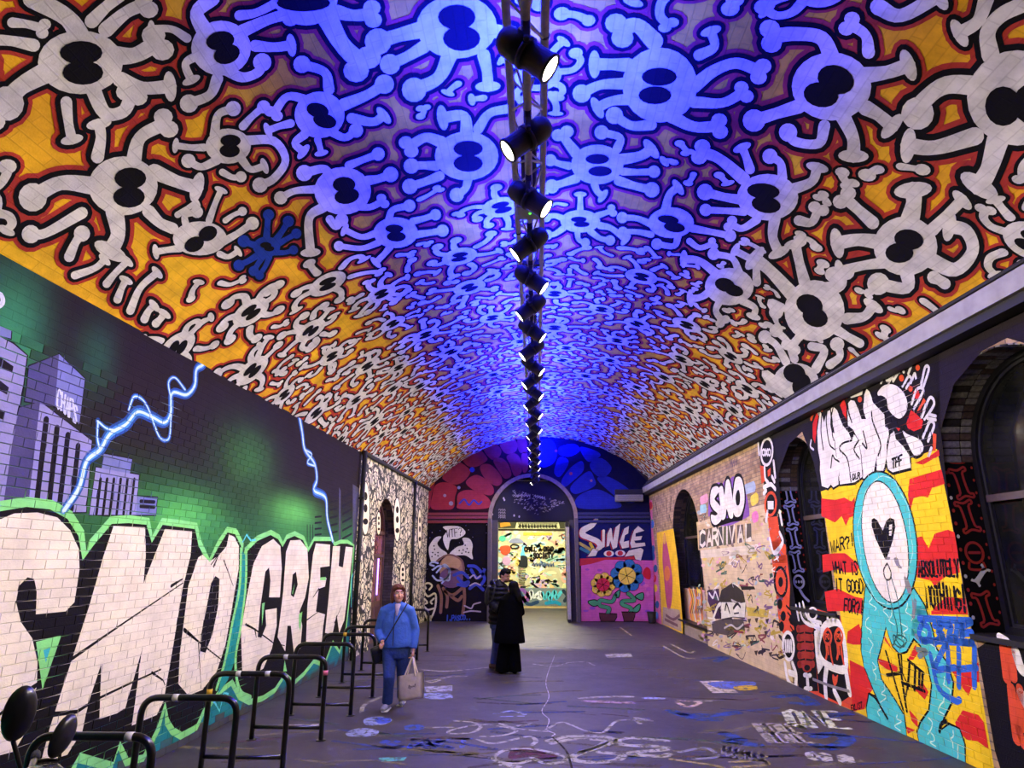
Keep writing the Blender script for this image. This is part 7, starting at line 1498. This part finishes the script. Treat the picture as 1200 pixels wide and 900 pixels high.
# shoulder bag and tote
BKL = plain('black_leather', '141316', 0.45, grain=0.15)
sb = empty('shoulder_bag', woman.location[:]); tag(sb, 'black cross-body bag hanging at the hip of the blue-jacketed person', 'bag')
c = W_(66, 485, -0.02); M_ = Matrix.Translation(c) @ Matrix.Rotation(math.radians(28), 4, 'Z') @ Matrix.Rotation(math.radians(-16), 4, 'Y')
MB().box(-0.075, 0.075, -0.05, 0.05, -0.12, 0.10, M_, bev=0.02).build('pouch', BKL, sb, True)
MB().box(-0.078, 0.078, -0.056, -0.02, 0.0, 0.105, M_, bev=0.012).build('flap', BKL, sb, True)
st = [W_(268, 150, 0.02), W_(262, 160, -0.06), W_(235, 205, -0.135), W_(190, 280, -0.172), W_(150, 350, -0.176), W_(112, 410, -0.15), W_(70, 450, -0.05)]
V, F = [], []
for p in catmull([tuple(q) for q in st], False, 5): V += [Vector(p) + Vector((0.014, 0, 0.010)), Vector(p) + Vector((-0.014, 0, -0.010)), Vector(p) + Vector((-0.014, 0.006, -0.010)), Vector(p) + Vector((0.014, 0.006, 0.010))]
for i in range(len(V) // 4 - 1):
    for k in range(4): F.append((4 * i + k, 4 * i + (k + 1) % 4, 4 * i + 4 + (k + 1) % 4, 4 * i + 4 + k))
mobj('strap', V, F, BKL, sb)
tb = empty('tote_bag', woman.location[:]); tag(tb, 'pale canvas tote bag with dark script held in the hand of the blue-jacketed person', 'bag')
M_CAN = cloth('pale_canvas', 'd8c6ba', 0.9, 10, 0.4)
fr_ = [W_(205, 632, -0.02), W_(378, 600, -0.20), W_(378, 772, -0.20), W_(262, 800, -0.10), W_(205, 795, -0.02)]
tl, tr_, br_, bl_ = W_(206, 632, -0.06), W_(377, 602, -0.20), W_(376, 775, -0.20), W_(206, 798, -0.06)
nb_ = (tr_ - tl).cross(bl_ - tl).normalized(); nb_ = nb_ if nb_.y < 0 else -nb_
V, F = [], []; G = 8
for s_ in (1, -1):
    for i in range(G + 1):
        for j in range(G + 1):
            u, v = i / G, j / G; p = (tl * (1 - u) + tr_ * u) * (1 - v) + (bl_ * (1 - u) + br_ * u) * v; bul = 0.045 * math.sin(math.pi * u) ** 0.5 * (0.35 + 0.65 * math.sin(math.pi * min(1, v * 0.75))); V.append(p + nb_ * s_ * bul + nb_ * 0.006 * math.sin(u * 9 + v * 5))
n1_ = (G + 1) ** 2
for s_ in (0, 1):
    for i in range(G):
        for j in range(G): q = s_ * n1_ + i * (G + 1) + j; F.append((q, q + G + 1, q + G + 2, q + 1))
for i in range(G):
    F.append((i * (G + 1) + G, (i + 1) * (G + 1) + G, n1_ + (i + 1) * (G + 1) + G, n1_ + i * (G + 1) + G))
for j in range(G):
    F.append((j, j + 1, n1_ + j + 1, n1_ + j)); F.append((G * (G + 1) + j, G * (G + 1) + j + 1, n1_ + G * (G + 1) + j + 1, n1_ + G * (G + 1) + j))
mobj('bag_body', V, F, M_CAN, tb, True)
hp = wrR + Vector((0, -0.03, -0.10))
for s_ in (1, -1):
    a = tl * 0.72 + tr_ * 0.28 + nb_ * 0.035 * s_; b = tl * 0.28 + tr_ * 0.72 + nb_ * 0.035 * s_
    MB().tube([tuple(q) for q in catmull([tuple(a - Vector((0, 0, 0.03))), tuple(a * 0.4 + hp * 0.6), tuple(hp + nb_ * 0.008 * s_), tuple(b * 0.4 + hp * 0.6), tuple(b - Vector((0, 0, 0.03)))], False, 5)], 0.011, 6).build('handle', M_CAN, tb, True)
ctr = (tl + tr_ + bl_ + br_) / 4 + (tr_ - tl) * 0.12 + nb_ * 0.052; ux = (tr_ - tl).normalized(); uz = (tl - bl_).normalized()
sg = [(-0.06, -0.01), (-0.045, 0.03), (-0.035, -0.02), (-0.02, 0.015), (0.0, -0.005), (0.015, 0.012), (0.03, -0.004), (0.05, 0.03), (0.055, -0.01)]
MB().tube([tuple(ctr + ux * x + uz * z) for x, z in catmull(sg, False, 4)], 0.003, 5).build('script_print', plain('dark_print', '3a3038', 0.8), tb)

# ---- couple in dark clothes
CY = 12.13; CSF = EndSurf(CY); cf = frame(560, 655, 6.43)
M_BLKP = plain('black_puffer', '0d0c10', 0.6, grain=0.15, scale=12, bump=0.3, spec=0.15); M_BLKC = plain('black_wool_coat', '08080a', 0.95, grain=0.2, scale=40, spec=0.05); M_BLKT = plain('black_trousers', '070709', 0.95, spec=0.05); M_JE2 = cloth('mid_blue_denim', '39456a', 0.85, 22)
M_DHAIR = plain('near_black_hair', '0a0808', 0.8, grain=0.2, scale=60, bump=0.4, spec=0.12)
def mk(origin_px, name, label):
    o_ = S_FLOOR.px([origin_px])[0]; e_ = empty(name, (o_[0], o_[1], 0)); tag(e_, label, 'person')
    def C_(cx, cy, dy=0.0):
        d = rays(cf((cx, cy)))[0]; y = o_[1] + dy; q = _o + d * (y / d[1]); return Vector((q[0] - o_[0], dy, q[2]))
    return e_, C_
man, C_ = mk((577, 783.8), 'person', 'person with short dark hair in black puffer jacket and jeans embracing another')
hc = C_(205, 128, 0); nb2 = C_(165, 195, 0.0); ch_ = C_(165, 280); bl2 = C_(165, 400); pv = C_(150, 500)
hM = Matrix.Translation(hc) @ Matrix.Rotation(math.radians(62), 4, 'Z') @ Matrix.Rotation(math.radians(22), 4, 'X')
zl = C_(165, 395).z; sA, eA, wA = C_(118, 215, -0.06), C_(104, 345, -0.10), Vector((0.165, -0.282, zl)); sB, eB, wB = C_(205, 215, 0.12), Vector((0.36, 0.02, zl + 0.10)), Vector((0.365, -0.19, zl + 0.02))
h1_, k1_, a1_ = C_(140, 500, 0.0), C_(140, 640, 0.0), C_(118, 805, 0.0); h2_, k2_, a2_ = C_(185, 500, 0.1), C_(190, 650, 0.12), C_(185, 800, 0.14); a1_.z = a2_.z = 0.09
bm_ = [loft([pv, bl2, ch_, (ch_ + nb2) / 2, nb2], [(0.13, 0.11), (0.14, 0.12), (0.15, 0.12), (0.12, 0.10), (0.055, 0.055)], 18), loft([nb2 - Vector((0, 0, 0.03)), (nb2 + hc) / 2, hc + Vector((-0.01, 0, -0.05))], [0.055, 0.052, 0.05], 12)]
for a, b, c in ((sA, eA, wA), (sB, eB, wB)): bm_.append(loft([a, (a + b) / 2, b, (b + c) / 2, c], [0.055, 0.048, 0.042, 0.036, 0.026], 12))
for a, b, c in ((h1_, k1_, a1_), (h2_, k2_, a2_)): bm_.append(loft([a, (a + b) / 2, b, (b + c) / 2, c], [0.085, 0.075, 0.055, 0.05, 0.038], 12))
bm_ += xform(head_shapes((0, 0, 0), 1.04), hM) + hand(wA, (1, -0.12, 0.05), (0, 0, 1), 0.2) + hand(wB, (-0.9, -0.1, 0.3), (0, 0, 1), 0.2)
bb = fuse('body', bm_, M_SKIN2, man, 0.0075, 3); face_parts(bb, hM, (0, 0, 0), '1a1210', 1.04)
def puff(path, radii, k):
    P, R = [], []; C = catmull([tuple(p) for p in path], False, 8); RR = np.array([r if isinstance(r, tuple) else (r, r) for r in radii]); T_ = np.linspace(0, 1, len(C)); t0_ = np.linspace(0, 1, len(RR))
    for i, p in enumerate(C):
        f_ = 1 + 0.07 * math.sin(k * T_[i]); P.append(p); R.append((np.interp(T_[i], t0_, RR[:, 0]) * f_, np.interp(T_[i], t0_, RR[:, 1]) * f_))
    return loft(P, R, 18)
pj = [puff([C_(160, 490), C_(162, 420), C_(165, 330), C_(165, 260), C_(165, 205), C_(165, 180)], [(0.20, 0.17), (0.205, 0.175), (0.205, 0.175), (0.20, 0.165), (0.15, 0.13), (0.09, 0.09)], 55), loft([C_(165, 200), C_(150, 165, 0.03)], [(0.11, 0.10), (0.085, 0.085)], 16), ball(C_(128, 180, 0.08), 0.11, 0.09, 0.07)]
for a, b, c in ((sA, eA, wA), (sB, eB, wB)): pj += [puff([a, (a + b) / 2, b], [0.085, 0.082, 0.075], 22), puff([b, (b + c) / 2, c - (c - b) * 0.05], [0.074, 0.066, 0.055], 20)]
man_jacket = fuse('jacket', pj, M_BLKP, man, 0.011, 3)
tj = [loft([pv - Vector((0, 0, 0.05)), pv + Vector((0, 0, 0.08))], [(0.15, 0.13), (0.165, 0.14)], 16)]
for a, b, c in ((h1_, k1_, a1_), (h2_, k2_, a2_)): tj.append(loft([a + Vector((0, 0, 0.03)), (a + b) / 2, b, (b + c) / 2, c], [0.105, 0.095, 0.080, 0.074, 0.072], 14))
fuse('jeans', tj, M_JE2, man, 0.011, 4)
for a, sd in ((a1_, 1), (a2_, 1)):
    f_ = Vector((a.x, a.y, 0)); fuse('shoe', [loft([f_ + Vector((-0.08, 0.0, 0.045)), f_ + Vector((-0.02, -0.01, 0.055)), f_ + Vector((0.08, -0.03, 0.045)), f_ + Vector((0.17, -0.05, 0.03))], [(0.044, 0.044), (0.052, 0.05), (0.045, 0.045), (0.028, 0.03)], 12, (0, 1, 0)), ball(f_ + Vector((0, 0, 0.08)), 0.05, 0.05, 0.05)], plain('brown_boot', '4a3428', 0.6), man, 0.009, 3)
fuse('hair', xform([ball((0, 0.028, 0.055), 0.083, 0.092, 0.082), ball((0, 0.075, 0.0), 0.072, 0.04, 0.08), loft([(-0.06, -0.045, 0.085), (0, -0.07, 0.105), (0.06, -0.045, 0.085)], [0.03, 0.032, 0.03], 10), ball((0.070, 0.015, 0.03), 0.016, 0.035, 0.045), ball((-0.070, 0.015, 0.03), 0.016, 0.035, 0.045)], hM), M_DHAIR, man, 0.008, 2)
fuse('stubble', xform([ball((0, -0.045, -0.078), 0.052, 0.045, 0.034)], hM), plain('stubble', '5a4036', 0.8), bb, 0.008, 2)
bp2 = empty('backpack', man.location[:]); tag(bp2, 'dark backpack on the back of the person in the black puffer jacket', 'backpack')
fuse('pack_body', [loft([C_(98, 345, 0.21), C_(92, 320, 0.22), C_(90, 250, 0.22), C_(96, 205, 0.20)], [(0.09, 0.10), (0.11, 0.115), (0.10, 0.11), (0.06, 0.08)], 16)], plain('dark_nylon', '14131c', 0.6), bp2, 0.012, 4)
MB().tube(snap_out(man_jacket, catmull([tuple(C_(100, 215, 0.16)), tuple(C_(120, 178, 0.06)), tuple(C_(128, 195, -0.10)), tuple(C_(120, 260, -0.17)), tuple(C_(100, 330, -0.10)), tuple(C_(98, 335, 0.12))], False, 7), 0.004), 0.014, 8).build('strap', plain('dark_nylon', '14131c', 0.6), bp2, True)

her, C_ = mk((596, 789), 'person', 'person with long dark hair in long black coat and wide trousers, back turned')
hc = C_(265, 222, 0.0); nb2 = C_(258, 275); hM = Matrix.Translation(hc) @ Matrix.Rotation(math.radians(-125), 4, 'Z') @ Matrix.Rotation(math.radians(12), 4, 'X')
zh = C_(245, 335).z; sA, eA, wA = C_(200, 300, -0.02), C_(168, 395, 0.05), Vector((-0.05, 0.235, zh)); sB, eB, wB = C_(300, 300, 0.02), C_(328, 405, 0.06), Vector((0.12, 0.235, zh))
kA, aA, kB, aB = C_(200, 660, 0.0), C_(178, 825, -0.01), C_(272, 660, 0.02), C_(280, 828, 0.0); aA.z = aB.z = 0.07; pv = C_(235, 520)
bh = [loft([pv, C_(240, 420), C_(245, 340), C_(252, 300), nb2], [(0.13, 0.10), (0.12, 0.09), (0.13, 0.10), (0.11, 0.08), (0.045, 0.045)], 16), loft([nb2 - Vector((0, 0, 0.03)), hc + Vector((0, 0, -0.05))], [0.046, 0.044], 12)]
for a, b, c in ((sA, eA, wA), (sB, eB, wB)): bh.append(loft([a, b, c], [0.045, 0.036, 0.024], 10))
for k_, a in ((kA, aA), (kB, aB)): bh.append(loft([(pv + k_) / 2, k_, a], [0.075, 0.05, 0.035], 10))
bh += xform(head_shapes((0, 0, 0), 0.98), hM) + hand(wA, (0.0, 0.2, 0.95), (1, 0, 0), 0.15) + hand(wB, (-0.5, 0.15, 0.8), (-0.8, 0, -0.5), 0.15)
bb = fuse('body', bh, M_SKIN2, her, 0.0075, 3); face_parts(bb, hM, (0, 0, 0), '1a1210', 0.98)
ct = [loft([C_(238, 632), C_(238, 600), C_(240, 520), C_(243, 440), C_(247, 370), C_(250, 310), C_(256, 275), C_(258, 258)], [(0.285, 0.20), (0.280, 0.20), (0.255, 0.185), (0.225, 0.17), (0.205, 0.155), (0.19, 0.14), (0.13, 0.11), (0.080, 0.08)], 24)]
for a, b, c in ((sA, eA, wA), (sB, eB, wB)): ct.append(loft([a, (a + b) / 2, b, (b + c) / 2, c], [0.078, 0.074, 0.068, 0.060, 0.052], 14))
fuse('coat', ct, M_BLKC, her, 0.012, 4)
wt = [loft([pv - Vector((0, 0, 0.05)), pv + Vector((0, 0, 0.05))], [(0.15, 0.12), (0.16, 0.12)], 14)]
for k_, a in ((kA, aA), (kB, aB)): wt.append(loft([pv + (k_ - pv) * 0.3, k_, (k_ + a) / 2, Vector((a.x, a.y, 0.025))], [0.10, 0.105, 0.112, 0.120], 16))
fuse('trousers', wt, M_BLKT, her, 0.012, 4)
for a in (aA, aB):
    f_ = Vector((a.x, a.y, 0)); fuse('shoe', [loft([f_ + Vector((0, -0.08, 0.04)), f_ + Vector((0, 0.0, 0.045)), f_ + Vector((-0.02, 0.15, 0.03))], [(0.045, 0.04), (0.05, 0.045), (0.03, 0.028)], 12), ball(f_ + Vector((0, -0.02, 0.06)), 0.045, 0.05, 0.05)], M_BLKT, her, 0.01, 2)
fuse('hair', xform([ball((0, 0.022, 0.035), 0.092, 0.102, 0.098), ball((0, 0.065, -0.06), 0.088, 0.062, 0.11), ball((0.065, 0.02, -0.05), 0.035, 0.06, 0.09), ball((-0.065, 0.02, -0.05), 0.035, 0.06, 0.09), loft([(0, 0.07, -0.06), (0, 0.10, -0.17), (0, 0.11, -0.26)], [(0.085, 0.05), (0.085, 0.04), (0.05, 0.02)], 12)], hM), M_DHAIR, her, 0.009, 3)
